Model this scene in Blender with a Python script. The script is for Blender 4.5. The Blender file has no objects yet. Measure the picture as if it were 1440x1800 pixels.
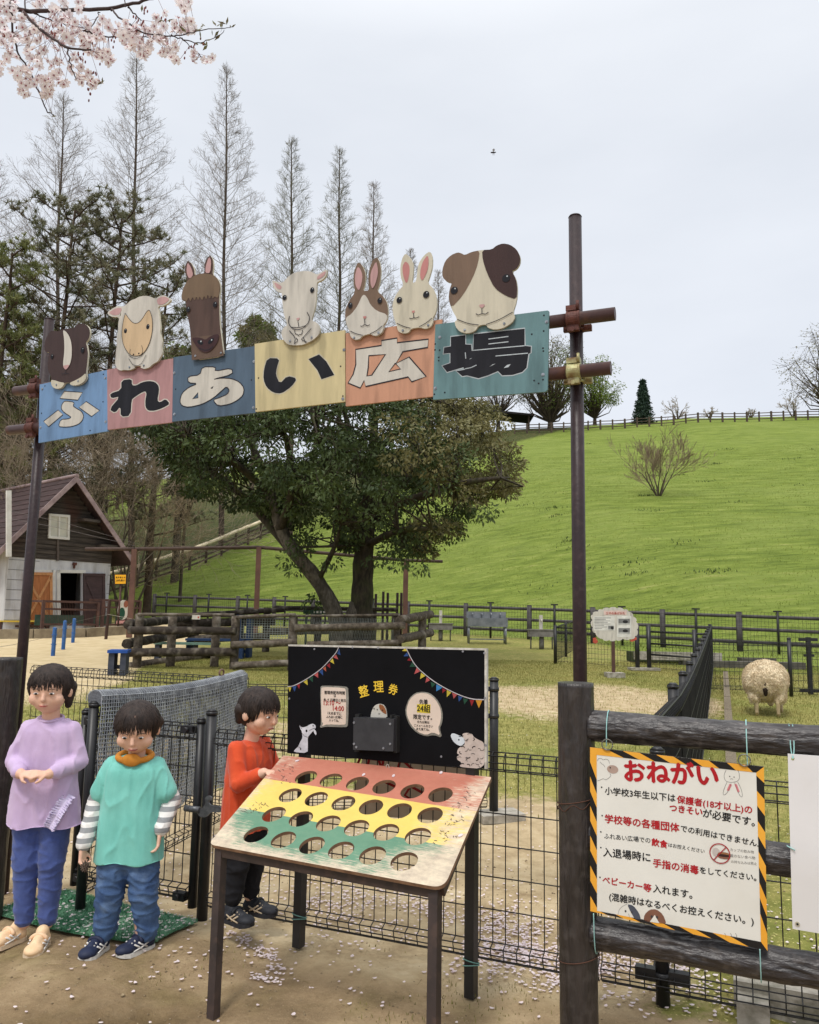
import bpy, math, random
import numpy as np
from mathutils import Vector, Matrix, noise as mnoise
from mathutils.geometry import tessellate_polygon

scene = bpy.context.scene
COL = scene.collection
R = math.radians

# ------------------------------------------------------------------ camera
F, CX, CY = 1400.0, 720.0, 900.0            # focal length and centre, in pixels of the 1440 x 1800 photograph
EYE = np.array([0.0, 0.0, 1.3])
_p, _r = R(7.7), R(1.0)
_fw = np.array([0, math.cos(_p), math.sin(_p)])
_rt0 = np.array([1.0, 0, 0]); _up0 = np.cross(_rt0, _fw)
_rt = _rt0 * math.cos(_r) + _up0 * math.sin(_r)
_up = -_rt0 * math.sin(_r) + _up0 * math.cos(_r)
cam_data = bpy.data.cameras.new('camera')
cam_data.sensor_fit = 'HORIZONTAL'; cam_data.sensor_width = 36.0; cam_data.lens = 36.0 * F / 1440.0
cam_data.clip_start = 0.05; cam_data.clip_end = 2000
cam = bpy.data.objects.new('camera', cam_data); COL.objects.link(cam)
m = Matrix.Identity(4)
for i in range(3):
    m[i][0] = _rt[i]; m[i][1] = _up[i]; m[i][2] = -_fw[i]; m[i][3] = EYE[i]
cam.matrix_world = m
scene.camera = cam

# ------------------------------------------------------------------ sky, sun, exposure
SUN_EL, SUN_AZ = R(58), R(205)              # azimuth clockwise from +Y: behind the camera, to its left
world = bpy.data.worlds.new('World'); scene.world = world; world.use_nodes = True
nt = world.node_tree; nt.nodes.clear()
def _n(tree, typ, **kw):
    n = tree.nodes.new(typ)
    for k, v in kw.items(): setattr(n, k, v)
    return n
wo = _n(nt, 'ShaderNodeOutputWorld'); bg = _n(nt, 'ShaderNodeBackground'); bg.inputs[1].default_value = 0.1
sky = _n(nt, 'ShaderNodeTexSky'); sky.sky_type = 'NISHITA'; sky.sun_disc = False
sky.sun_elevation = SUN_EL; sky.sun_rotation = SUN_AZ
tc = _n(nt, 'ShaderNodeTexCoord'); sep = _n(nt, 'ShaderNodeSeparateXYZ')
nt.links.new(tc.outputs['Generated'], sep.inputs[0])
# overcast cloud sheet: brighter towards the zenith, soft grey-blue mottling
ramp = _n(nt, 'ShaderNodeValToRGB'); e = ramp.color_ramp.elements
e[0].position = 0.0; e[0].color = (0.36, 0.38, 0.38, 1)
e[1].position = 1.0; e[1].color = (2.5, 2.5, 2.5, 1)
for pos, c in ((0.02, (0.82, 0.865, 0.945)), (0.25, (0.84, 0.885, 0.965)), (0.62, (0.87, 0.91, 0.975)), (0.78, (1.35, 1.37, 1.40))):
    q = e.new(pos); q.color = (*c, 1)
nt.links.new(sep.outputs[2], ramp.inputs[0])
mp = _n(nt, 'ShaderNodeMapping'); mp.inputs['Scale'].default_value = (1.2, 1.2, 3.2)
nt.links.new(tc.outputs['Generated'], mp.inputs[0])
cn = _n(nt, 'ShaderNodeTexNoise'); cn.inputs['Scale'].default_value = 2.0; cn.inputs['Detail'].default_value = 6; cn.inputs['Roughness'].default_value = 0.5
nt.links.new(mp.outputs[0], cn.inputs['Vector'])
cr = _n(nt, 'ShaderNodeValToRGB'); ce = cr.color_ramp.elements
ce[0].position = 0.32; ce[0].color = (9.2, 9.25, 9.35, 1); ce[1].position = 0.66; ce[1].color = (10.3, 10.25, 10.2, 1)
nt.links.new(cn.outputs[0], cr.inputs[0])
mul = _n(nt, 'ShaderNodeMix', data_type='RGBA', blend_type='MULTIPLY'); mul.inputs[0].default_value = 1.0; mul.clamp_result = False
nt.links.new(ramp.outputs[0], mul.inputs[6]); nt.links.new(cr.outputs[0], mul.inputs[7])
mx = _n(nt, 'ShaderNodeMix', data_type='RGBA'); mx.inputs[0].default_value = 0.94
nt.links.new(sky.outputs[0], mx.inputs[6]); nt.links.new(mul.outputs[2], mx.inputs[7])
nt.links.new(mx.outputs[2], bg.inputs[0]); nt.links.new(bg.outputs[0], wo.inputs[0])

sun_data = bpy.data.lights.new('sun', 'SUN'); sun_data.energy = 1.8; sun_data.angle = R(11); sun_data.color = (1.0, 0.96, 0.90)
sun = bpy.data.objects.new('sun', sun_data); COL.objects.link(sun)
_sd = Vector((math.sin(SUN_AZ) * math.cos(SUN_EL), math.cos(SUN_AZ) * math.cos(SUN_EL), math.sin(SUN_EL)))
sun.rotation_euler = (-_sd).to_track_quat('-Z', 'Y').to_euler(); sun.location = (-5, -8, 20)
scene.view_settings.view_transform = 'Standard'; scene.view_settings.look = 'None'
scene.view_settings.exposure = 0.0; scene.view_settings.gamma = 1.0
scene.cycles.max_bounces = 5; scene.cycles.transparent_max_bounces = 8

# ------------------------------------------------------------------ photo rays (used at build time to find real positions)
def ray(px, py):
    return _fw + _rt * ((px - CX) / F) - _up * ((py - CY) / F)
def at(px, py, y):
    """point on the photo ray at world depth y"""
    v = ray(px, py); return EYE + v * (y / v[1])
def atz(px, py, z=0.0):
    v = ray(px, py); return EYE + v * ((z - EYE[2]) / v[2])
def proj(p):
    q = np.asarray(p, float) - EYE; w = q @ _fw
    return CX + F * (q @ _rt) / w, CY - F * (q @ _up) / w

# ------------------------------------------------------------------ terrain
def ybase(x):
    x = np.asarray(x, float)
    return np.where(x > 11.3, np.maximum(15, 22 - 0.30 * (x - 11.3)), np.where(x > 0, 22 + 0.7 * (11.3 - x), 29.9 - 0.5 * np.maximum(x, -60)))
def terrain(x, y):
    x = np.asarray(x, float); y = np.asarray(y, float)
    yb = ybase(x)
    s = np.minimum(y, yb)
    z = np.where(s > 18, 0.045 * (s - 10), 0.36 * (np.clip(s - 5, 0, 13) / 13) ** 1.25)
    t = np.maximum(0, y - yb)
    t = np.where(t < 4, t * t / 8, t - 2)
    cap = 94 - yb
    over = np.maximum(0, t - cap)
    t = np.minimum(t, cap) + np.where(over < 6, over - over ** 2 / 12, 3 + 0 * over)
    z = z + 0.335 * t + 0.035 * np.sin(t * 3.3 + 1.2 * np.sin(x * 0.21) + 0.8 * np.sin(x * 0.5 + 1)) * np.clip(t / 4, 0, 1)
    z = z + 0.25 * np.sin(x * 0.11 + 1.3) * np.clip((y - yb) / 25, 0, 1) + 0.3 * np.sin(x * 0.045 + y * 0.05) * np.clip((y - yb) / 30, 0, 1)
    return z
def tz(x, y): return float(terrain(x, y))
def hit(px, py, near=2.0, far=160.0):
    """where the photo ray meets the ground"""
    v = ray(px, py); v = v / v[1]
    ys = np.concatenate([np.arange(near, 30, 0.02), np.arange(30, far, 0.1)])
    P = EYE[None] + v[None] * ys[:, None]
    d = P[:, 2] - terrain(P[:, 0], P[:, 1])
    k = np.argmax(d < 0)
    if d[k] >= 0: k = len(ys) - 1
    p = P[k].copy(); p[2] = tz(p[0], p[1]); return p
def grd(px, y):
    """ground point at depth y under photo column px (taken near the horizon row)"""
    p = at(px, 1090, y); p[2] = tz(p[0], y); return p

# ------------------------------------------------------------------ materials
def lin(c):
    return tuple(((v / 255) / 12.92 if v / 255 <= 0.04045 else ((v / 255 + 0.055) / 1.055) ** 2.4) for v in c)
MATS = {}
def mat(name, rgb, rgb2=None, scale=8.0, rough=0.75, bump=0.0, bscale=40.0, spec=0.3, stretch=(1, 1, 1), detail=5, lo=0.35, hi=0.65, metal=0.0, trans=0.0, k=1.0, sheen=0.0, rgb3=None, scale3=3.0, amt3=0.5, bdist=0.01, streak=False):
    """principled material whose colour wanders between rgb and rgb2 (sRGB 0-255, times k)"""
    if name in MATS: return MATS[name]
    M = bpy.data.materials.new(name); M.use_nodes = True; t = M.node_tree; t.nodes.clear()
    out = _n(t, 'ShaderNodeOutputMaterial'); b = _n(t, 'ShaderNodeBsdfPrincipled')
    t.links.new(b.outputs[0], out.inputs[0])
    b.inputs['Roughness'].default_value = rough; b.inputs['Specular IOR Level'].default_value = spec; b.inputs['Metallic'].default_value = metal
    if sheen: b.inputs['Sheen Weight'].default_value = sheen
    co = _n(t, 'ShaderNodeTexCoord'); mp = _n(t, 'ShaderNodeMapping'); mp.inputs['Scale'].default_value = stretch
    t.links.new(co.outputs['Object'], mp.inputs[0])
    c1 = tuple(v * k for v in lin(rgb)); c2 = tuple(v * k for v in lin(rgb2 if rgb2 else tuple(v * 0.86 for v in rgb)))
    nz = _n(t, 'ShaderNodeTexNoise'); nz.inputs['Scale'].default_value = scale; nz.inputs['Detail'].default_value = detail; nz.inputs['Roughness'].default_value = 0.62
    t.links.new(mp.outputs[0], nz.inputs['Vector'])
    r = _n(t, 'ShaderNodeValToRGB'); r.color_ramp.elements[0].position = lo; r.color_ramp.elements[1].position = hi
    r.color_ramp.elements[0].color = (*c1, 1); r.color_ramp.elements[1].color = (*c2, 1)
    t.links.new(nz.outputs[0], r.inputs[0]); colout = r.outputs[0]
    if rgb3:
        n3 = _n(t, 'ShaderNodeTexNoise'); n3.inputs['Scale'].default_value = scale3; n3.inputs['Detail'].default_value = 7
        t.links.new(mp.outputs[0] if streak else co.outputs['Object'], n3.inputs['Vector'])
        r3 = _n(t, 'ShaderNodeValToRGB'); r3.color_ramp.elements[0].position = 0.52; r3.color_ramp.elements[1].position = 0.68
        r3.color_ramp.elements[1].color = (amt3, amt3, amt3, 1); t.links.new(n3.outputs[0], r3.inputs[0])
        m3 = _n(t, 'ShaderNodeMix', data_type='RGBA'); m3.inputs[7].default_value = (*[v * k for v in lin(rgb3)], 1)
        t.links.new(r3.outputs[0], m3.inputs[0]); t.links.new(colout, m3.inputs[6]); colout = m3.outputs[2]
    t.links.new(colout, b.inputs['Base Color'])
    if trans:
        tr = _n(t, 'ShaderNodeBsdfTranslucent'); t.links.new(colout, tr.inputs[0])
        ms = _n(t, 'ShaderNodeMixShader'); ms.inputs[0].default_value = trans
        t.links.new(b.outputs[0], ms.inputs[1]); t.links.new(tr.outputs[0], ms.inputs[2]); t.links.new(ms.outputs[0], out.inputs[0])
    if bump:
        bn = _n(t, 'ShaderNodeTexNoise'); bn.inputs['Scale'].default_value = bscale; bn.inputs['Detail'].default_value = 6
        t.links.new(mp.outputs[0], bn.inputs['Vector'])
        bp = _n(t, 'ShaderNodeBump'); bp.inputs['Strength'].default_value = bump; bp.inputs['Distance'].default_value = bdist
        t.links.new(bn.outputs[0], bp.inputs['Height']); t.links.new(bp.outputs[0], b.inputs['Normal'])
    MATS[name] = M
    return M

# ------------------------------------------------------------------ mesh builder
class MB:
    def __init__(s): s.v = []; s.f = []; s.n = 0
    def add(s, V, Fc, mi=0, smooth=False):
        V = np.asarray(V, np.float64).reshape(-1, 3)
        if isinstance(Fc, np.ndarray): s.f.append((Fc + s.n, mi, smooth))
        else:
            by = {}
            for q in Fc: by.setdefault(len(q), []).append(q)
            for k, a in by.items(): s.f.append((np.array(a, np.int64) + s.n, mi, smooth))
        s.v.append(V); s.n += len(V); return s
    def box(s, c, size, rz=0.0, mi=0, axes=None):
        h = np.array(size) / 2; V = np.array([[x, y, z] for x in (-1, 1) for y in (-1, 1) for z in (-1, 1)]) * h
        if axes is not None: V = V @ np.array(axes, float)
        elif rz:
            c_, s_ = math.cos(rz), math.sin(rz); V = np.stack([V[:, 0] * c_ - V[:, 1] * s_, V[:, 0] * s_ + V[:, 1] * c_, V[:, 2]], 1)
        return s.add(V + np.array(c), [(0, 1, 3, 2), (4, 6, 7, 5), (0, 4, 5, 1), (2, 3, 7, 6), (0, 2, 6, 4), (1, 5, 7, 3)], mi)
    def tubes(s, P0, P1, R0, R1=None, n=6, cap=False, mi=0, smooth=True):
        P0 = np.asarray(P0, float).reshape(-1, 3); P1 = np.asarray(P1, float).reshape(-1, 3); N = len(P0)
        if N == 0: return s
        R0 = np.broadcast_to(np.asarray(R0, float), (N,)); R1 = R0 if R1 is None else np.broadcast_to(np.asarray(R1, float), (N,))
        d = P1 - P0; d = d / np.maximum(np.linalg.norm(d, axis=1, keepdims=True), 1e-9)
        a = np.where(np.abs(d[:, 2:3]) < 0.9, np.array([[0, 0, 1.0]]), np.array([[1.0, 0, 0]]))
        u = np.cross(d, a); u /= np.linalg.norm(u, axis=1, keepdims=True); w = np.cross(d, u)
        th = np.arange(n) * 2 * math.pi / n
        ring = u[:, None] * np.cos(th)[None, :, None] + w[:, None] * np.sin(th)[None, :, None]
        V = np.concatenate([P0[:, None] + ring * R0[:, None, None], P1[:, None] + ring * R1[:, None, None]], 1).reshape(-1, 3)
        i = np.arange(n); j = (i + 1) % n
        q = np.stack([i, j, j + n, i + n], 1)
        Fq = (q[None] + (np.arange(N) * 2 * n)[:, None, None]).reshape(-1, 4)
        s.add(V, Fq, mi, smooth)
        if cap:
            c0 = np.arange(n)[None] + (np.arange(N) * 2 * n)[:, None]
            s.f.append((c0[:, ::-1] + s.n - len(V), mi, False)); s.f.append((c0 + n + s.n - len(V), mi, False))
        return s
    def tube(s, p0, p1, r0, r1=None, n=12, cap=True, mi=0): return s.tubes([p0], [p1], r0, r1, n, cap, mi)
    def path(s, pts, r, n=6, mi=0, cap=True):
        """one continuous swept tube through pts, r a number or one radius per point"""
        P = np.asarray(pts, float); N = len(P); rr = np.broadcast_to(np.asarray(r, float), (N,))
        d = np.gradient(P, axis=0); d /= np.maximum(np.linalg.norm(d, axis=1, keepdims=True), 1e-9)
        a = np.array([0, 0, 1.0]) if abs(d[0][2]) < 0.9 else np.array([1.0, 0, 0])
        u = np.cross(d[0], a); u /= np.linalg.norm(u); V = []
        th = np.arange(n) * 2 * math.pi / n
        for k in range(N):
            u = u - d[k] * (u @ d[k]); u /= max(np.linalg.norm(u), 1e-9); w = np.cross(d[k], u)
            V.append(P[k] + (np.outer(np.cos(th), u) + np.outer(np.sin(th), w)) * rr[k])
        i = np.arange(n); j = (i + 1) % n; q = np.stack([i, i + n, j + n, j], 1)
        s.add(np.concatenate(V), (q[None] + (np.arange(N - 1) * n)[:, None, None]).reshape(-1, 4)[:, ::-1], mi, True)
        if cap:
            s.f.append((np.arange(n)[None, ::-1] + s.n - N * n, mi, False)); s.f.append((np.arange(n)[None] + s.n - n, mi, False))
        return s
    def ellipsoid(s, c, r, mi=0, nu=16, nv=10, rot=None):
        V = []
        for a in range(nv + 1):
            ph = math.pi * a / nv
            for b in range(nu):
                t = 2 * math.pi * b / nu; V.append((math.sin(ph) * math.cos(t), math.sin(ph) * math.sin(t), math.cos(ph)))
        V = np.array(V) * np.array(r)
        if rot is not None: V = V @ np.array(rot).T
        Fq = [(a * nu + b, (a + 1) * nu + b, (a + 1) * nu + (b + 1) % nu, a * nu + (b + 1) % nu) for a in range(nv) for b in range(nu)]
        return s.add(V + np.array(c), Fq, mi, True)
    def capsule(s, p0, p1, r0, r1, mi=0, n=14):
        p0 = np.array(p0, float); p1 = np.array(p1, float); d = p1 - p0; L = max(np.linalg.norm(d), 1e-6); d = d / L
        pts = []; rr = []
        for k in range(6):
            a = math.pi / 2 * (1 - k / 5); pts.append(p0 - d * r0 * math.sin(a)); rr.append(max(r0 * math.cos(a), 1e-4))
        for k in range(6):
            a = math.pi / 2 * k / 5; pts.append(p1 + d * r1 * math.sin(a)); rr.append(max(r1 * math.cos(a), 1e-4))
        return s.path(pts, rr, n, mi, True)
    def mesh(s, name, mats, off=(0, 0, 0)):
        me = bpy.data.meshes.new(name)
        V = np.concatenate(s.v) - np.array(off, float)
        loops = np.concatenate([f.reshape(-1) for f, _, _ in s.f]); tot = np.concatenate([np.full(len(f), f.shape[1]) for f, _, _ in s.f])
        mi = np.concatenate([np.full(len(f), k) for f, k, _ in s.f]); sm = np.concatenate([np.full(len(f), q) for f, _, q in s.f])
        me.vertices.add(len(V)); me.vertices.foreach_set('co', V.astype(np.float32).ravel())
        me.loops.add(len(loops)); me.loops.foreach_set('vertex_index', loops.astype(np.int32))
        me.polygons.add(len(tot)); me.polygons.foreach_set('loop_start', np.concatenate([[0], np.cumsum(tot)[:-1]]).astype(np.int32))
        me.update(calc_edges=True)
        me.polygons.foreach_set('material_index', mi.astype(np.int32)); me.polygons.foreach_set('use_smooth', sm.astype(bool))
        for q in (mats if isinstance(mats, (list, tuple)) else [mats]): me.materials.append(q)
        me.validate(); return me

WLOC = {}
def thing(name, label, cat, loc=(0, 0, 0), group=None):
    o = bpy.data.objects.new(name, None); COL.objects.link(o); o.location = loc
    o.empty_display_size = 0.1
    o['label'] = label; o['category'] = cat
    if group: o['group'] = group
    WLOC[o.name] = np.array(loc, float); return o
def tag(o, label, cat, group=None, kind=None):
    if label: o['label'] = label
    if cat: o['category'] = cat
    if group: o['group'] = group
    if kind: o['kind'] = kind
    return o
def obj(name, mb, mats, parent=None, label=None):
    """link a mesh built in world coordinates; a child keeps its parent's origin, a top-level mesh gets its base centre"""
    if parent is not None: off = WLOC[parent.name]
    else:
        V = np.concatenate(mb.v); off = np.array([(V[:, 0].min() + V[:, 0].max()) / 2, (V[:, 1].min() + V[:, 1].max()) / 2, V[:, 2].min()])
    o = bpy.data.objects.new(name, mb.mesh(name, mats, off)); COL.objects.link(o)
    WLOC[o.name] = off
    if parent is not None: o.parent = parent
    else: o.location = off
    if label: o['label'] = label
    return o
def struct(name, mb, mats):
    o = obj(name, mb, mats); o['kind'] = 'structure'; return o
def copy_tree(o, parent=None):
    c = o.copy(); COL.objects.link(c)
    if parent is not None: c.parent = parent
    for ch in list(o.children): copy_tree(ch, c)
    return c

# ------------------------------------------------------------------ flat boards: shapes drawn on a plane in the world
class Plane:
    def __init__(s, o, u, v, n):
        s.o = np.array(o, float); s.u = np.array(u, float); s.v = np.array(v, float); s.n = np.array(n, float)
    def uv(s, px, py):
        d = ray(px, py); t = ((s.o - EYE) @ s.n) / (d @ s.n); p = EYE + d * t - s.o
        return np.array([p @ s.u, p @ s.v])
    def z(s, pts, sc=1.0, ox=0.0, oy=0.0): return [s.uv(ox + a / sc, oy + b / sc) for a, b in pts]
    def p(s, uv, w=0.0): return s.o + s.u * uv[0] + s.v * uv[1] + s.n * w
    def poly(s, mb, uv, w0, w1, mi=0, holes=(), side=None):
        """flat shape from w0 (back) to w1 (front)"""
        loops = [list(map(np.asarray, uv))] + [list(map(np.asarray, h)) for h in holes]
        tris = tessellate_polygon([[Vector((a[0], a[1], 0)) for a in L] for L in loops])
        allp = [a for L in loops for a in L]; V = np.array([s.p(a, w1) for a in allp]); Fc = []
        for t in tris:
            a, b, c = (allp[i] for i in t)
            Fc.append(tuple(t) if (b[0] - a[0]) * (c[1] - a[1]) - (b[1] - a[1]) * (c[0] - a[0]) > 0 else tuple(t)[::-1])
        mb.add(V, Fc, mi)
        if w1 - w0 > 1e-5:
            mb.add(np.array([s.p(a, w0) for a in allp]), [f[::-1] for f in Fc], mi if side is None else side)
            for L in loops:
                n = len(L); area = sum(L[i][0] * L[(i + 1) % n][1] - L[(i + 1) % n][0] * L[i][1] for i in range(n))
                VV = np.array([s.p(a, w0) for a in L] + [s.p(a, w1) for a in L])
                fs = [(i, (i + 1) % n, (i + 1) % n + n, i + n) for i in range(n)]
                if area < 0: fs = [f[::-1] for f in fs]
                if L is not loops[0]: fs = fs
                mb.add(VV, fs, mi if side is None else side)
    def stroke(s, mb, uv, width, w, mi=0, closed=False, th=0.0004):
        """painted line of given width lying at height w"""
        P = np.array(uv, float); n = len(P)
        if closed: P = np.concatenate([P, P[:2]]); n = len(P)
        d = np.gradient(P, axis=0)
        if closed: d[0] = d[-2] = P[1] - P[-3]; d[-1] = d[1]
        d /= np.maximum(np.linalg.norm(d, axis=1, keepdims=True), 1e-9); q = np.stack([-d[:, 1], d[:, 0]], 1) * width / 2
        L = P + q; Rr = P - q
        V = [s.p(a, w) for a in L] + [s.p(a, w) for a in Rr]
        m_ = n - 2 if closed else n - 1
        mb.add(np.array(V), [(i + n, i + 1 + n, i + 1, i) for i in range(m_)], mi)
    def ell(s, mb, c, rx, ry, w, mi=0, rot=0.0, n=20, w0=None, arc=None):
        pts = [(c[0] + rx * math.cos(t) * math.cos(rot) - ry * math.sin(t) * math.sin(rot), c[1] + rx * math.cos(t) * math.sin(rot) + ry * math.sin(t) * math.cos(rot)) for t in np.linspace(0, 2 * math.pi, n, endpoint=False)]
        s.poly(mb, pts, w if w0 is None else w0, w, mi)
    def text(s, mb, body, a, b, w, mi=0, bold=0.02, hscale=1.0):
        """write body along the baseline a-b (plane coordinates), as wide as a-b"""
        cu = bpy.data.curves.new('writing', 'FONT'); cu.body = body; cu.offset = bold if bold < 0.012 else 0.0; cu.resolution_u = 3
        o = bpy.data.objects.new('writing', cu); COL.objects.link(o)
        dg = bpy.context.evaluated_depsgraph_get(); me = bpy.data.meshes.new_from_object(o.evaluated_get(dg))
        V = np.array([tuple(v.co) for v in me.vertices]).reshape(-1, 3); Fc = [tuple(p.vertices) for p in me.polygons]
        bpy.data.objects.remove(o); bpy.data.curves.remove(cu); bpy.data.meshes.remove(me)
        if len(V) == 0: return
        a = np.array(a); b = np.array(b); L = np.linalg.norm(b - a); ex = (b - a) / L; ey = np.array([-ex[1], ex[0]])
        x0, x1 = V[:, 0].min(), V[:, 0].max(); k = L / (x1 - x0)
        UV = a[None] + np.outer((V[:, 0] - x0) * k, ex) + np.outer(V[:, 1] * k * hscale, ey)
        sh = bold * k * 0.8 if bold >= 0.012 else 0.0
        for i, (dx, dy) in enumerate(((0, 0), (1, 0), (-1, 0), (0, 1), (0, -1)) if sh > 0 else ((0, 0),)):
            mb.add(np.array([s.p(q + (ex * dx + ey * dy) * sh, w + 0.00004 * i) for q in UV]), Fc, mi)

def smoothpoly(pts, it=2):
    """round a traced outline (Chaikin)"""
    P = [np.asarray(p, float) for p in pts]
    for _ in range(it):
        Q = []
        for i in range(len(P)):
            a, b = P[i], P[(i + 1) % len(P)]; Q += [a * 0.78 + b * 0.22, a * 0.22 + b * 0.78]
        P = Q
    return P
def smoothline(pts, it=2):
    P = [np.asarray(p, float) for p in pts]
    for _ in range(it):
        Q = [P[0]]
        for i in range(len(P) - 1): Q += [P[i] * 0.75 + P[i + 1] * 0.25, P[i] * 0.25 + P[i + 1] * 0.75]
        P = Q + [P[-1]]
    return P
# ------------------------------------------------------------------ ground
rng = np.random.default_rng(7)
GA = np.array([-1.85, 3.89]); GB = np.array([0.61, 2.85])           # feet of the two gate poles
GD = (GB - GA) / np.linalg.norm(GB - GA); GN = np.array([-GD[1], GD[0]])   # along the gate, and inwards
G3 = np.array([GD[0], GD[1], 0.0]); N3 = np.array([GN[0], GN[1], 0.0]); Z3 = np.array([0, 0, 1.0])
def gq(x, y): return (x - GB[0]) * GN[0] + (y - GB[1]) * GN[1]      # distance inside the gate line
def gt(x, y): return (x - GB[0]) * GD[0] + (y - GB[1]) * GD[1]      # distance along it, right of the right pole
def sstep(a, b, x):
    t = np.clip((x - a) / (b - a), 0, 1); return t * t * (3 - 2 * t)
def masks(x, y):
    q = gq(x, y); t = gt(x, y); n1 = 0.5 * np.sin(x * 2.1 + y * 0.7) + 0.5 * np.sin(x * 0.9 - y * 1.7 + 1)
    outside = 1 - sstep(-0.05, 0.25, q + 0.1 * n1)
    near = (1 - sstep(2.1, 3.6, q + 0.5 * n1)) * (1 - 0.75 * sstep(-0.2, 0.5, t))
    patch = 0.72 * sstep(1.15, 0.35, np.hypot((x - 2.6) / 3.4, (y - 12.2) / 2.5) + 0.22 * n1) * (1 - sstep(0.0, 0.5, t))
    patch2 = 0.55 * sstep(1.1, 0.5, np.hypot((x + 1.5) / 2.6, (y - 8.5) / 1.6) + 0.15 * n1)
    yard = sstep(-4.6, -5.6, x + 0.12 * (y - 16) + 0.3 * n1) * sstep(9, 12.5, y) * sstep(33, 30, y)
    sand = np.clip(np.maximum.reduce([outside, near, patch, patch2, yard]), 0, 1)
    hill = sstep(-1.5, 1.0, y - ybase(x)) 
    hill = np.maximum(hill, sstep(14.5, 18, y) * sstep(5.2, 6.5, x) * 0.7)
    bd = (-(x + 16.1) * 11.3 + (y - 43.1) * 7.64) / 13.64; bank = sstep(-0.2, 0.5, bd) * sstep(30, 20, bd + 2 * n1)
    return sand, outside, hill, bank, yard
rows = np.concatenate([np.arange(-9, 1.5, 0.5), np.arange(1.5, 8, 0.045), np.geomspace(8, 230, 170)])
cols = np.linspace(-1, 1, 241); cols = 0.55 * cols + 0.45 * cols ** 3
W = np.maximum(9.0, 0.98 * rows + 7)
X = W[:, None] * cols[None]; Y = np.broadcast_to(rows[:, None], X.shape)
Zg = terrain(X, Y)
def relief(x, y):
    q = gq(x, y); o = 1 - sstep(-0.3, 0.3, q)
    r = 0.012 * np.sin(x * 3.1 + y * 1.7) + 0.010 * np.sin(x * 5.3 - y * 4.1 + 2) + 0.006 * np.sin(x * 11 + y * 9)
    c = np.exp(-(((x + 0.93) / 0.30) ** 2 + ((y - 2.72) / 0.24) ** 2)) * o          # scuffed wet dirt beside the mat
    r2 = 0.020 * np.sin(x * 38 + 3 * np.sin(y * 17)) * np.sin(y * 31 + 2 * np.sin(x * 21)) * c
    return (r * (1 - sstep(6, 9, y)) + r2 - 0.012)
Zg = Zg + relief(X, Y)
def ground_z(x, y): return tz(x, y) + float(relief(x, y))
nr, nc = X.shape; idx = np.arange(nr * nc).reshape(nr, nc)
mb = MB(); mb.add(np.stack([X, Y, Zg], 2).reshape(-1, 3), np.stack([idx[:-1, :-1], idx[:-1, 1:], idx[1:, 1:], idx[1:, :-1]], 2).reshape(-1, 4), 0, True)

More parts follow.
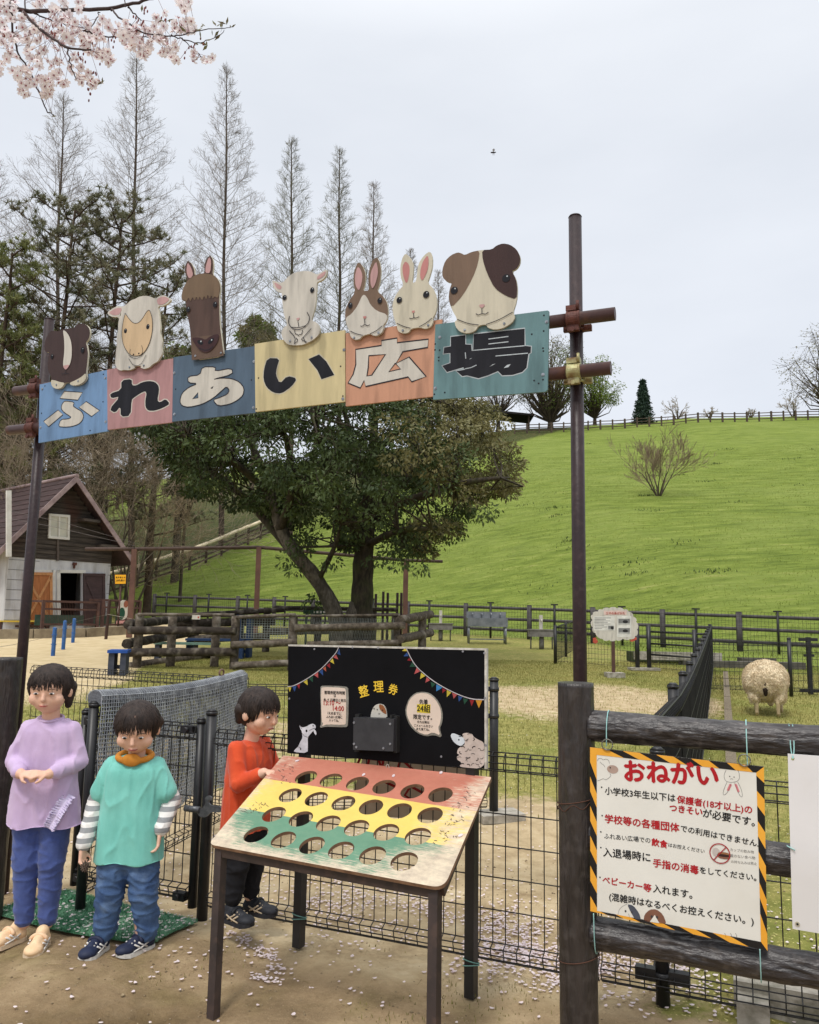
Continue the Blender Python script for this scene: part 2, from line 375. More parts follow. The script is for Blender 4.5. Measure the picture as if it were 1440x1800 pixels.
def ground_material():
    M = bpy.data.materials.new('ground_cover'); M.use_nodes = True; t = M.node_tree; t.nodes.clear(); L = t.links.new
    out = _n(t, 'ShaderNodeOutputMaterial'); b = _n(t, 'ShaderNodeBsdfPrincipled'); L(b.outputs[0], out.inputs[0])
    b.inputs['Roughness'].default_value = 0.95; b.inputs['Specular IOR Level'].default_value = 0.12
    co = _n(t, 'ShaderNodeTexCoord'); A = _n(t, 'ShaderNodeAttribute'); A.attribute_name = 'cover'; A2 = _n(t, 'ShaderNodeAttribute'); A2.attribute_name = 'cover2'
    s1 = _n(t, 'ShaderNodeSeparateColor'); L(A.outputs[0], s1.inputs[0]); s2 = _n(t, 'ShaderNodeSeparateColor'); L(A2.outputs[0], s2.inputs[0])
    def nz(scale, det=6, rough=0.6, st=(1, 1, 1), dist=0.0):
        mp = _n(t, 'ShaderNodeMapping'); mp.inputs['Scale'].default_value = st; L(co.outputs['Object'], mp.inputs[0])
        n = _n(t, 'ShaderNodeTexNoise'); n.inputs['Scale'].default_value = scale; n.inputs['Detail'].default_value = det; n.inputs['Roughness'].default_value = rough; n.inputs['Distortion'].default_value = dist
        L(mp.outputs[0], n.inputs['Vector']); return n.outputs[0]
    def rp(src, stops):
        r = _n(t, 'ShaderNodeValToRGB'); e = r.color_ramp.elements
        e[0].position = stops[0][0]; e[0].color = (*lin(stops[0][1]), 1); e[1].position = stops[-1][0]; e[1].color = (*lin(stops[-1][1]), 1)
        for p, c in stops[1:-1]: q = e.new(p); q.color = (*lin(c), 1)
        L(src, r.inputs[0]); return r.outputs[0]
    def fr(src, lo, hi, amt=1.0):
        r = _n(t, 'ShaderNodeMapRange'); r.inputs[1].default_value = lo; r.inputs[2].default_value = hi; r.inputs[4].default_value = amt; L(src, r.inputs[0]); return r.outputs[0]
    def mixc(f, a, c):
        m_ = _n(t, 'ShaderNodeMix', data_type='RGBA'); L(f, m_.inputs[0]) if not isinstance(f, float) else setattr(m_.inputs[0], 'default_value', f); L(a, m_.inputs[6]); L(c, m_.inputs[7]); return m_.outputs[2]
    def math_(op, a, c):
        m_ = _n(t, 'ShaderNodeMath', operation=op)
        for k, v in ((0, a), (1, c)):
            if isinstance(v, float): m_.inputs[k].default_value = v
            else: L(v, m_.inputs[k])
        return m_.outputs[0]
    sand_in = rp(nz(5, 8, 0.7), [(0.28, (146, 126, 96)), (0.5, (184, 164, 130)), (0.74, (208, 192, 160))])
    sand_out = rp(nz(3.5, 9, 0.68), [(0.26, (114, 96, 72)), (0.5, (154, 132, 102)), (0.74, (188, 166, 132))])
    grit = nz(180, 3, 0.7)
    sand_out = mixc(fr(grit, 0.54, 0.70, 0.65), sand_out, rp(nz(60), [(0.4, (196, 178, 142)), (0.6, (92, 74, 50))]))
    sand_out = mixc(fr(nz(1.7, 7, 0.65), 0.50, 0.68, 0.55), sand_out, rp(nz(14, 6), [(0.35, (88, 80, 42)), (0.65, (124, 114, 66))]))
    sand_out = mixc(math_('MULTIPLY', s2.outputs[1], 0.75), sand_out, rp(nz(22, 5), [(0.35, (70, 54, 36)), (0.65, (104, 84, 58))]))
    sand = mixc(s1.outputs[1], sand_in, sand_out)
    yard = rp(nz(3, 6), [(0.3, (182, 162, 124)), (0.7, (204, 186, 150))]); sand = mixc(s2.outputs[0], sand, yard)
    lawn = rp(nz(9, 9, 0.75), [(0.28, (98, 98, 50)), (0.46, (126, 124, 68)), (0.60, (150, 142, 84)), (0.74, (172, 160, 106))])
    lawn = mixc(fr(nz(1.1, 5), 0.48, 0.68, 0.6), lawn, rp(nz(16, 6, 0.7), [(0.3, (88, 104, 42)), (0.7, (122, 130, 60))]))
    lawn = mixc(fr(nz(70, 2, 0.6), 0.62, 0.70, 0.8), lawn, rp(nz(2), [(0.3, (224, 212, 130)), (0.7, (232, 222, 160))]))
    hillc = rp(nz(1.3, 9, 0.72, (0.35, 1.5, 1.5)), [(0.26, (86, 99, 43)), (0.45, (111, 127, 54)), (0.58, (129, 143, 65)), (0.76, (160, 158, 98))])
    hillc = mixc(fr(nz(3.4, 7, 0.72, (0.07, 1.5, 1.5), 0.5), 0.52, 0.66, 0.85), hillc, rp(nz(8), [(0.3, (70, 88, 32)), (0.7, (90, 106, 42))]))
    hillc = mixc(fr(nz(0.16, 4), 0.45, 0.65, 0.5), hillc, rp(nz(4, 7), [(0.3, (118, 136, 60)), (0.7, (146, 154, 86))]))
    bank = rp(nz(2.2, 8, 0.7), [(0.3, (52, 60, 32)), (0.5, (72, 78, 42)), (0.7, (104, 92, 62))])
    edge = math_('ADD', s1.outputs[0], math_('MULTIPLY', math_('SUBTRACT', nz(7, 8, 0.75), 0.5), 1.5))
    c = mixc(fr(edge, 0.35, 0.65), lawn, sand)
    he = math_('ADD', s1.outputs[2], math_('MULTIPLY', math_('SUBTRACT', nz(1.5, 7, 0.7), 0.5), 0.8))
    c = mixc(fr(he, 0.35, 0.65), c, hillc); c = mixc(s2.outputs[2], c, bank)
    L(c, b.inputs['Base Color'])
    h = math_('ADD', nz(40, 8, 0.7), math_('MULTIPLY', nz(1.6, 8, 0.7, (0.3, 1.6, 1.6)), 6.0))
    h = math_('ADD', math_('MULTIPLY', nz(30, 8, 0.72), 0.8), math_('MULTIPLY', math_('MULTIPLY', nz(1.6, 9, 0.72, (0.25, 1.6, 1.6)), s1.outputs[2]), 16.0))
    bp = _n(t, 'ShaderNodeBump'); bp.inputs['Strength'].default_value = 0.8; bp.inputs['Distance'].default_value = 0.02
    L(h, bp.inputs['Height']); L(bp.outputs[0], b.inputs['Normal'])
    return M
MGROUND = ground_material()
ground = struct('ground', mb, MGROUND)
gv = np.stack([X, Y], 2).reshape(-1, 2); a1 = masks(gv[:, 0], gv[:, 1])
wet = np.exp(-(((gv[:, 0] + 0.93) / 0.34) ** 2 + ((gv[:, 1] - 2.72) / 0.27) ** 2))
for nm, cols3 in (('cover', (a1[0], a1[1], a1[2])), ('cover2', (a1[4], wet, a1[3]))):
    at_ = ground.data.color_attributes.new(nm, 'FLOAT_COLOR', 'POINT')
    at_.data.foreach_set('color', np.stack([*cols3, np.ones(len(gv))], 1).astype(np.float32).ravel())

# ------------------------------------------------------------------ grass and petals nobody could count
def blades(pts, h, w, lean=0.5, seed=1):
    """bent grass blades: (n,3) feet -> builder arrays of two-quad strips"""
    r = np.random.default_rng(seed); n = len(pts); th = r.uniform(0, 2 * math.pi, n); d = np.stack([np.cos(th), np.sin(th), 0 * th], 1)
    s = np.stack([-d[:, 1], d[:, 0], 0 * th], 1); hh = h * r.uniform(0.5, 1.3, n); ln = r.uniform(0.1, lean, n) * hh
    ww = np.broadcast_to(w, (n,)) * r.uniform(0.7, 1.3, n)
    a = pts - s * ww[:, None] / 2; b = pts + s * ww[:, None] / 2
    mid = pts + d * (ln * 0.35)[:, None] + np.array([0, 0, 1.0]) * (hh * 0.6)[:, None]
    tip = pts + d * ln[:, None] + np.array([0, 0, 1.0]) * hh[:, None]
    V = np.stack([a, b, mid + s * ww[:, None] * 0.35, mid - s * ww[:, None] * 0.35, tip], 1).reshape(-1, 3)
    k = np.arange(n)[:, None] * 5
    return V, np.concatenate([k + 0, k + 1, k + 2, k + 3], 1), np.concatenate([k + 3, k + 2, k + 4], 1)
def scatter(n, x0, x1, y0, y1, keep, seed):
    r = np.random.default_rng(seed); y = np.sqrt(r.uniform(y0 ** 2, y1 ** 2, n)); x = r.uniform(-1, 1, n)
    x = (x0 + x1) / 2 + x * (x1 - x0) / 2 if y1 < 20 else x * (0.62 * y + 2)
    k = keep(x, y) > r.uniform(0, 1, n); x, y = x[k], y[k]
    return np.stack([x, y, terrain(x, y) - 0.012], 1)
def grass(name, pts, h, w, M, seed, lean=0.6):
    V, q, t3 = blades(pts, h, w, lean, seed); mb = MB(); mb.add(V, q); mb.f.append((t3, 0, False))
    o = obj(name, mb, M); o['kind'] = 'stuff'; return o
MLAWN = mat('lawn_blades', (112, 114, 58), (160, 150, 92), scale=0.9, rough=0.8, spec=0.1, detail=8, trans=0.25)
MHILLG = mat('hill_blades', (104, 121, 49), (150, 155, 78), scale=0.35, rough=0.8, spec=0.1, detail=8, trans=0.25)
grass('lawn_grass', scatter(150000, -6.5, 9.5, 4.2, 19, lambda x, y: np.clip(1.05 - masks(x, y)[0] * 1.05, 0, 1) * np.where(x < -0.5 * y, 0.5, 1), 3), 0.032, 0.006, MLAWN, 3)
grass('hill_grass', scatter(130000, 0, 0, 18, 70, lambda x, y: masks(x, y)[2] * (1 - masks(x, y)[3]), 4), 0.06, 0.020, MHILLG, 4, 1.0)
wp = []
r_ = np.random.default_rng(11)
for k in range(26):
    p = hit(r_.uniform(900, 1430), 1060 - 290 * r_.uniform(0, 1) ** 0.8, 18)
    n = int(r_.uniform(15, 70)); wp.append(np.array(p) + r_.normal(0, 1, (n, 3)) * np.array([0.45, 0.22, 0]) * r_.uniform(0.5, 1.3))
wp = np.concatenate(wp); wp[:, 2] = terrain(wp[:, 0], wp[:, 1]) - 0.02
grass('hill_weeds', wp, 0.11, 0.04, mat('weed_leaf', (52, 70, 34), (70, 88, 44), scale=1.5, rough=0.8, trans=0.2), 5, 1.2)

MATQ = [atz(*q)[:2] for q in ((-20, 1612), (118, 1570), (348, 1622), (262, 1672))]
def petals():
    r = np.random.default_rng(21); P = []
    def strip(n, t0, t1, q0, sd):
        t = r.uniform(t0, t1, n); q = q0 + r.normal(0, sd, n); return np.stack([GB[0] + GD[0] * t + GN[0] * q, GB[1] + GD[1] * t + GN[1] * q], 1)
    P.append(strip(1500, -1.4, -0.05, 0.62, 0.20)); P.append(strip(1700, -0.55, 0.1, 0.42, 0.13)); P.append(strip(1700, 0.1, 1.0, 0.60, 0.22)); P.append(strip(60, -1.6, 0.1, -0.15, 0.25))
    P.append(strip(700, -2.8, -1.0, 0.7, 0.7)); P.append(strip(900, -2.5, 1.4, 1.6, 0.9)); P.append(strip(110, -3.2, 0.4, -0.8, 0.45))
    c = np.array([atz(*q)[:2] for q in ((402, 1636), (428, 1646), (455, 1658), (478, 1668), (484, 1690), (472, 1708))])                    # the drift by the mat
    P.append(np.concatenate([q + r.normal(0, 0.024, (22, 2)) for q in c]))
    g = r.uniform(0, 1, (900, 2)); P.append(np.stack([-2 + 7 * g[:, 0], 4.5 + 8 * g[:, 1]], 1))
    mt = r.uniform(0, 1, (420, 2)); P.append(np.array([(1 - a) * (1 - b) * q0 + a * (1 - b) * q1 + a * b * q2 + (1 - a) * b * q3 for (a, b) in mt for q0, q1, q2, q3 in [MATQ]])); nm_ = 420
    P = np.concatenate(P); onmat = np.zeros(len(P)); onmat[-nm_:] = .012
    cl_ = np.sin(P[:, 0] * 9 + 2 * np.sin(P[:, 1] * 7)) * np.sin(P[:, 1] * 8 + 1.5 * np.sin(P[:, 0] * 6)); kp = (cl_ > r.uniform(-1.1, .5, len(P))) | (gq(P[:, 0], P[:, 1]) < .1); P = P[kp]; onmat = onmat[kp]; n = len(P)
    z = terrain(P[:, 0], P[:, 1]) + relief(P[:, 0], P[:, 1]) + r.uniform(0.005, 0.012, n) + onmat
    th = r.uniform(0, 2 * math.pi, n); sz = r.uniform(0.006, 0.011, n)
    out = []
    k5 = [(1.0, 0.0), (0.45, 0.62), (-0.5, 0.55), (-1.0, 0.0), (-0.5, -0.55), (0.45, -0.62)]
    for a, b in k5:
        out.append(np.stack([P[:, 0] + sz * (a * np.cos(th) - b * np.sin(th)), P[:, 1] + sz * (a * np.sin(th) + b * np.cos(th)), z + sz * 0.45 * (a * a - 0.4) * r.uniform(0, 1, n)], 1))
    mb = MB(); mb.add(np.stack(out, 1).reshape(-1, 3), np.arange(n * 6).reshape(n, 6))
    o = obj('fallen_petals', mb, mat('petal_fallen', (222, 204, 206), (236, 224, 226), scale=30, rough=0.7, trans=0.2)); o['kind'] = 'stuff'
petals()

def litter():
    r = np.random.default_rng(33); n = 5200; t = r.uniform(-3.4, 1.2, n); q = np.where(r.uniform(0, 1, n) < .72, -r.uniform(0, 2.3, n), r.uniform(0, 1.8, n)); x = GB[0] + GD[0] * t + GN[0] * q; y = GB[1] + GD[1] * t + GN[1] * q
    P = np.stack([x, y, terrain(x, y) + relief(x, y)], 1); s = r.uniform(.0014, .0058, n) * np.where(r.uniform(0, 1, n) < .05, 1.9, 1); mb = MB(); o6 = np.array([[1, 0, 0], [0, 1, 0], [-1, 0, 0], [0, -1, 0], [0, 0, .8], [0, 0, -.6]])
    V = P[:, None] + o6[None] * (s[:, None, None] * r.uniform(.6, 1.3, (n, 6, 1))); fc = np.array([(0, 1, 4), (1, 2, 4), (2, 3, 4), (3, 0, 4), (1, 0, 5), (2, 1, 5), (3, 2, 5), (0, 3, 5)]); mb.add(V.reshape(-1, 3), (fc[None] + (np.arange(n) * 6)[:, None, None]).reshape(-1, 3), 0, True)
    k = r.integers(0, n, 420); a = r.uniform(0, 6.28, 420); L = r.uniform(.012, .06, 420); d = np.stack([np.cos(a), np.sin(a), 0 * a], 1) * L[:, None]; A = P[k] + np.array([0, 0, .003]); M_ = A + d * .5 + np.array([0, 0, .004]) + r.normal(size=(420, 3)) * .004; mb.tubes(A, M_, .0008, n=3, mi=1); mb.tubes(M_, A + d, .0008, .0005, n=3, mi=1)
    o = obj('grit_and_straw', mb, [mat('grit', (164, 146, 116), (86, 72, 54), scale=30, rough=.95), mat('straw', (176, 158, 110), (116, 96, 66), scale=20, rough=.9)]); o['kind'] = 'stuff'
litter()
grass('moss_tufts', scatter(16000, -3, 1.5, 1.6, 4.2, lambda x, y: np.clip(np.sin(x * 4.3 + 2 * np.sin(y * 3.1)) * np.sin(y * 4.7 + x) * 1.3 - .25 + .35 * (x > -.2), 0, 1) * (gq(x, y) < .25), 8), 0.012, 0.003, mat('moss_blade', (96, 94, 46), (136, 126, 74), scale=3, rough=.9), 8, .9)
# ------------------------------------------------------------------ entrance gate
KP = 0.80
M_POLE = mat('pole_paint', (52, 37, 39), (42, 30, 32), scale=6, rough=0.42, spec=0.35, rgb3=(120, 100, 92), scale3=42, amt3=0.10, bump=0.15, bscale=60)
M_BAR = mat('crossbar_paint', (80, 54, 50), (64, 42, 40), scale=9, rough=0.45, spec=0.45, rgb3=(120, 78, 52), scale3=16, amt3=0.4)
M_RUST = mat('rusty_clamp', (104, 62, 52), (78, 46, 40), scale=30, rough=0.6, bump=0.3, bscale=90)
M_ZINC = mat('zinc_clamp', (186, 190, 140), (136, 112, 66), scale=22, rough=0.45, metal=0.3, spec=0.5, rgb3=(96, 48, 28), scale3=14, amt3=0.9)
M_BOLT = mat('bolt_steel', (176, 180, 186), (120, 122, 126), scale=60, rough=0.35, metal=0.6)
def paint(name, c, c2=None, **kw):
    kw.setdefault('rgb3', tuple(v * 0.72 for v in c)); kw.setdefault('scale3', 3.5); kw.setdefault('amt3', 0.62); kw.setdefault('streak', True)
    return mat(name, c, c2 or tuple(v * 0.93 for v in c), scale=5, stretch=(5, 5, 0.8), rough=0.6, spec=0.25, bump=0.08, bscale=30, k=KP, **kw)
P_BLUE = paint('paint_sky_blue', (128, 164, 206)); P_PINK = paint('paint_pink', (196, 150, 150)); P_SLATE = paint('paint_slate', (94, 114, 134))
P_YEL = paint('paint_pale_yellow', (228, 212, 164)); P_ORA = paint('paint_apricot', (220, 164, 134)); P_TEAL = paint('paint_teal', (116, 152, 156))
P_WHITE = paint('paint_white', (226, 220, 208)); P_CREAM = paint('paint_cream', (224, 216, 194)); P_BLACK = paint('paint_black', (24, 24, 32), rgb3=(40, 40, 48)); P_DKBR = paint('paint_dark_brown', (76, 58, 56))
P_DKBR2 = paint('paint_deep_brown', (70, 48, 46)); P_TAN = paint('paint_tan', (134, 110, 92)); P_BROWN = paint('paint_mid_brown', (96, 74, 66)); P_SKIN = paint('paint_flesh', (230, 200, 160))
P_EARP = paint('paint_ear_pink', (214, 170, 168)); P_EARR = paint('paint_ear_rose', (214, 146, 142)); P_HAIR = paint('paint_mane', (130, 108, 86)); P_NOSEB = paint('paint_muzzle_dark', (70, 44, 46)); P_LINE = paint('paint_outline', (44, 40, 48), rgb3=(60, 56, 60)); P_CHALK = paint('paint_chalk', (206, 214, 218))

gate = thing('entrance_gate', 'brown pipe gate with a painted animal signboard reading ふれあい広場 across its top', 'gate', (GA[0] * .5 + GB[0] * .5, GA[1] * .5 + GB[1] * .5, 0))
def pole(G, top):
    mb = MB(); b = np.array([G[0], G[1], -0.02]); t = np.array([G[0], G[1], top])
    mb.tube(b, t, 0.0243, n=24); mb.tube(t, t + Z3 * 0.006, 0.0255, 0.022, n=24); return obj('pole', mb, M_POLE, gate)
zr = at(1011, 382, GB[1])[2]; zl = at(90, 562, GA[1])[2]
pole(GB, zr); pole(GA, zl)
zu, zlw = 2.405, 2.205
def on_gate(t, z, off): return np.array([GB[0] + GD[0] * t, GB[1] + GD[1] * t, z]) - N3 * off
Lg = np.linalg.norm(GB - GA)
for z, t1, t0 in ((zu, 0.150, -Lg - 0.135), (zlw, 0.132, -Lg - 0.155)):
    mb = MB(); a = on_gate(t0, z, 0.050); b = on_gate(t1, z, 0.050)
    mb.tubes([a, b - G3 * 0.004], [b, b - G3 * 0.05], [0.0243, 0.0205], [0.0243, 0.0205], 24); 
    mb.f.append((np.arange(24)[None, ::-1], 0, False)); mb.f.append((np.arange(24)[None, ::-1] + 72, 1, False))
    # open end: a thin rim and a dark inside
    n = 24; i = np.arange(n); j = (i + 1) % n; mb.f.append((np.stack([i + 24, j + 24, j + 48, i + 48], 1), 0, False))
    if z == zlw: mb.ellipsoid(on_gate(0.085, z + 0.0215, 0.054), (0.008, 0.008, 0.004), 1, 10, 6)
    obj('crossbar', mb, [M_BAR, mat('pipe_inside', (20, 16, 16))], gate)
def clamp(t, z, M):
    c = on_gate(t, z, 0.05); mb = MB(); out = -N3
    for k, (du, dw) in enumerate(((-0.020, 0), (0.020, 0))):                 # twin half shells round the crossbar
        P = [c + G3 * du + (out * math.cos(a) + Z3 * math.sin(a)) * 0.0265 for a in np.linspace(-2.2, 2.2, 12)]
        mb.path(P, 0.006, 6)
    P = [c + (out * math.cos(a) + Z3 * math.sin(a)) * 0.0275 for a in np.linspace(-1.7, 1.7, 14)]
    for p0, p1 in zip(P[:-1], P[1:]): mb.box((p0 + p1) / 2, (0.046, np.linalg.norm(p1 - p0) + 0.001, 0.005), axes=[G3, (p1 - p0) / np.linalg.norm(p1 - p0), np.cross(G3, (p1 - p0) / np.linalg.norm(p1 - p0))])
    mb.box(c + Z3 * 0.038 + out * 0.006, (0.050, 0.026, 0.020), axes=[G3, -N3, Z3]); mb.box(c - Z3 * 0.036 + out * 0.004, (0.042, 0.022, 0.022), axes=[G3, -N3, Z3])
    mb.tube(c + Z3 * 0.030 + G3 * 0.018 + out * 0.018, c + Z3 * 0.062 + G3 * 0.018 + out * 0.018, 0.006, n=8)
    mb.tube(c - Z3 * 0.048 + out * 0.02, c - Z3 * 0.048 + out * 0.032, 0.009, n=6)
    q = c + N3 * 0.05                                                       # ring round the pole
    ringp = [q + (G3 * math.cos(a) + N3 * math.sin(a)) * 0.028 - Z3 * 0.012 for a in np.linspace(0, 2 * math.pi, 20)]
    for dz in (-0.014, 0.0, 0.014): mb.path([p + Z3 * dz for p in ringp], 0.0055, 6)
    mb.box(q + G3 * 0.04 - Z3 * 0.022, (0.034, 0.020, 0.022), axes=[G3, -N3, Z3]); mb.box(q - G3 * 0.036 - Z3 * 0.018, (0.022, 0.018, 0.02), axes=[G3, -N3, Z3])
    return obj('clamp', mb, M, gate)
clamp(0.0, zu, M_RUST); clamp(0.0, zlw, M_ZINC)['label'] = 'pale rusty galvanised pipe clamp'; clamp(-Lg, zu, M_RUST); clamp(-Lg, zlw, M_RUST)

BP = Plane(on_gate(0, 0, 0.0765), G3, Z3, -N3)
TH = 0.010
def bolts(mb, uv, w, mi, r=0.008):
    for q in uv:
        BP.ell(mb, q, r, r, w + 0.0015, mi, n=12, w0=w); BP.ell(mb, q, r * .5, r * .5, w + 0.004, mi, n=8, w0=w)
def panel(zz, corners, mats, label, glyphs, holes=(), outline=None, w=0.0, dots=(), screws=()):
    mb = MB(); BP.poly(mb, BP.z(corners, *zz), w, w + TH, 0)
    for d in dots: BP.ell(mb, BP.uv(zz[1] + d[0] / zz[0], zz[2] + d[1] / zz[0]), 0.0035, 0.0035, w + TH + 0.0006, 1, n=8)
    bolts(mb, BP.z(screws, *zz), w + TH, 2, 0.0065)
    p = obj('sign_panel', mb, [mats[0], P_BLACK, M_BOLT], gate, label)
    mb = MB()
    for k, g in enumerate(glyphs):
        uv = BP.z(g, *zz); hh = [BP.z(h, *zz) for h in holes] if k == 0 else []
        if outline:
            lw = outline[0]
            BP.stroke(mb, uv, lw, w + TH + outline[2], 1, closed=True)
            for h in hh: BP.stroke(mb, h, lw, w + TH + outline[2], 1, closed=True)
        BP.poly(mb, uv, w + TH + 0.0008, w + TH + 0.0008, 0, hh)
    o = obj('lettering', mb, [mats[1], mats[2]], p); return p, o
Z1, Z2, Z3_, Z4, Z5, Z6 = (7.5, 60, 560), (6.923, 180, 510), (5.625, 300, 440), (6.4286, 440, 460), (6.4286, 600, 440), (6.0, 760, 420)
panel(Z1, [(80, 1645), (988, 1490), (988, 684), (95, 876)], (P_BLUE, P_WHITE, P_LINE), 'sky blue panel painted with ふ',
      [smoothpoly([(430, 1092), (555, 1108), (535, 1160), (580, 1190), (650, 1230), (678, 1290), (660, 1350), (610, 1400), (520, 1430), (430, 1438), (342, 1430), (375, 1335), (470, 1330), (515, 1310), (490, 1290), (420, 1245), (382, 1200), (385, 1150), (405, 1115)], 1),
       [(420, 965), (662, 980), (600, 1082), (362, 1060)], [(340, 1212), (405, 1272), (215, 1432), (148, 1362)], [(710, 1100), (885, 1218), (780, 1298), (615, 1178)]],
      outline=(0.0036, 0, 0.0014), dots=[(935, 742), (930, 1104), (120, 1255), (760, 1482), (165, 895)], screws=[(130, 935), (960, 790), (965, 1365), (108, 1440)])
panel(Z2, [(85, 1705), (868, 1615), (882, 838), (78, 976)], (P_PINK, P_BLACK, P_WHITE), 'pink panel painted with れ',
      [smoothpoly([(253, 1105), (380, 1090), (382, 1165), (430, 1170), (500, 1130), (590, 1112), (660, 1125), (705, 1170), (712, 1230), (690, 1350), (720, 1375), (790, 1330), (845, 1392), (760, 1440), (660, 1475), (580, 1475), (545, 1430), (545, 1340), (560, 1270), (545, 1235), (480, 1265), (400, 1320), (378, 1345), (365, 1535), (245, 1548), (242, 1420), (178, 1502), (105, 1458), (240, 1300), (130, 1325), (112, 1268), (252, 1222)], 1)],
      outline=(0.010, 0, 0.0004), w=0.001)
panel(Z3_, [(32, 1700), (858, 1612), (856, 955), (45, 1065)], (P_SLATE, P_WHITE, P_LINE), 'slate blue panel painted with あ',
      [smoothpoly([(330, 1160), (465, 1160), (455, 1205), (622, 1172), (632, 1235), (430, 1285), (520, 1270), (620, 1275), (700, 1310), (745, 1370), (735, 1440), (680, 1490), (600, 1530), (485, 1548), (435, 1485), (500, 1465), (580, 1430), (600, 1390), (570, 1355), (530, 1390), (440, 1470), (330, 1530), (200, 1560), (130, 1545), (108, 1500), (130, 1420), (200, 1360), (290, 1325), (192, 1318), (188, 1255), (310, 1240)], 1)],
      holes=[[(290, 1415), (290, 1465), (235, 1478)], [(415, 1372), (440, 1355), (430, 1372)]], outline=(0.0042, 0, 0.0014), w=0.002, dots=[(68, 1380), (815, 1290)], screws=[(54, 1220), (56, 1627), (840, 1108), (836, 1562)])
panel(Z4, [(80, 1705), (1092, 1590), (1086, 785), (70, 940)], (P_YEL, P_BLACK, P_CREAM), 'pale yellow panel painted with い',
      [smoothpoly([(215, 1100), (355, 1105), (320, 1210), (310, 1290), (355, 1390), (440, 1300), (552, 1330), (490, 1420), (375, 1502), (280, 1490), (205, 1430), (170, 1340), (175, 1230)], 1), [(678, 1112), (797, 1060), (880, 1140), (970, 1292), (825, 1340), (780, 1240)]],
      outline=(0.009, 0, 0.0004), w=0.004, dots=[(115, 1325), (1040, 1193), (1065, 1528), (90, 1673)], screws=[(1078, 1008), (1065, 1560)])
panel(Z5, [(65, 1768), (1075, 1655), (1150, 1640), (1150, 790), (65, 948)], (P_ORA, P_WHITE, P_LINE), 'apricot panel painted with 広',
      [[(470, 1030), (645, 1002), (645, 1055), (998, 1015), (990, 1108), (710, 1155), (630, 1290), (780, 1215), (972, 1435), (810, 1495), (770, 1440), (290, 1548), (275, 1480), (230, 1565), (92, 1508), (150, 1410), (180, 1300), (178, 1130), (470, 1085)]],
      holes=[[(325, 1200), (515, 1185), (360, 1420), (305, 1430), (320, 1330)], [(625, 1285), (685, 1350), (550, 1382)]], outline=(0.0052, 0, 0.0014), w=0.001, screws=[(48, 1138)])
pt, lt = panel(Z6, [(22, 1705), (1200, 1622), (1226, 1600), (1240, 775), (1225, 768), (45, 915)], (P_TEAL, P_BLACK, P_CHALK), 'teal panel painted with 場',
      [[(210, 1045), (362, 1028), (362, 1125), (422, 1128), (428, 1190), (445, 1188), (452, 1018), (985, 960), (985, 1140), (1052, 1148), (1048, 1212), (1025, 1225), (1005, 1370), (960, 1415), (860, 1445), (750, 1450), (705, 1405), (600, 1450), (500, 1480), (380, 1450), (330, 1458), (268, 1405), (360, 1390), (340, 1365), (170, 1415), (120, 1350), (205, 1320), (205, 1215), (132, 1222), (140, 1158), (210, 1145)]],
      outline=(0.0085, 0, 0.0004), w=0.004, dots=[(1188, 820), (1185, 985), (1060, 1018), (45, 1120), (42, 1182), (92, 1185), (82, 1260), (82, 1295), (1178, 1165), (1182, 1195), (1085, 1505), (1132, 1535), (1178, 1495), (146, 1630), (36, 1648)], screws=[(92, 1050), (48, 1585), (1216, 888), (1178, 1442)])
mb = MB()
for L in ([(605, 1070), (815, 1042)], [(605, 1122), (815, 1098)], [(430, 1190), (700, 1165), (985, 1140)], [(680, 1248), (1020, 1218)], [(362, 1210), (368, 1275)], [(360, 1382), (420, 1370), (480, 1343)]):
    BP.stroke(mb, BP.z(L, *Z6), 0.0036, 0.004 + TH + 0.0016)
for Pq in ([(405, 1284), (415, 1272), (436, 1270)], [(615, 1362), (650, 1335), (682, 1328)], [(765, 1375), (800, 1342), (840, 1333), (815, 1365)]): BP.poly(mb, BP.z(Pq[::-1], *Z6), 0.004 + TH + 0.0016, 0.004 + TH + 0.0016)
obj('lettering', mb, P_CHALK, pt)

WA = TH + 0.006                                                             # animal boards sit on the panels
def animal(zz, label, outline, patches, eyes, lines=(), screws=(), lw=0.003, linemat=None):
    mb = MB(); mats = []; 
    def mi(M):
        if M not in mats: mats.append(M)
        return mats.index(M)
    BP.poly(mb, BP.z(smoothpoly(outline[1], 1), *zz), WA, WA + TH, mi(outline[0]), side=mi(P_CREAM))
    w = WA + TH
    for k, (M, pts) in enumerate(patches): BP.poly(mb, BP.z(smoothpoly(pts, 1), *zz), w + 0.0008 * (k + 1), w + 0.0008 * (k + 1), mi(M))
    we = w + 0.0008 * (len(patches) + 1)
    for (x, y, rx, ry, rot) in eyes:
        c = BP.uv(zz[1] + x / zz[0], zz[2] + y / zz[0]); dz = 3.4 / 1400 / zz[0]
        BP.ell(mb, c, rx * dz, ry * dz, we, mi(P_BLACK), rot)
        if rx > 20 and rx == abs(rx): BP.ell(mb, c + np.array([0.25 * rx * dz, 0.45 * ry * dz]), rx * dz * .22, rx * dz * .22, we + 0.0005, mi(P_CHALK), n=8)
    for L in lines: BP.stroke(mb, smoothline(BP.z(L, *zz), 2), lw, we, mi(linemat or P_LINE))
    bolts(mb, BP.z(screws, *zz), w + 0.001, mi(M_BOLT), 0.005)
    return obj('animal_cutout', mb, mats, gate, label)
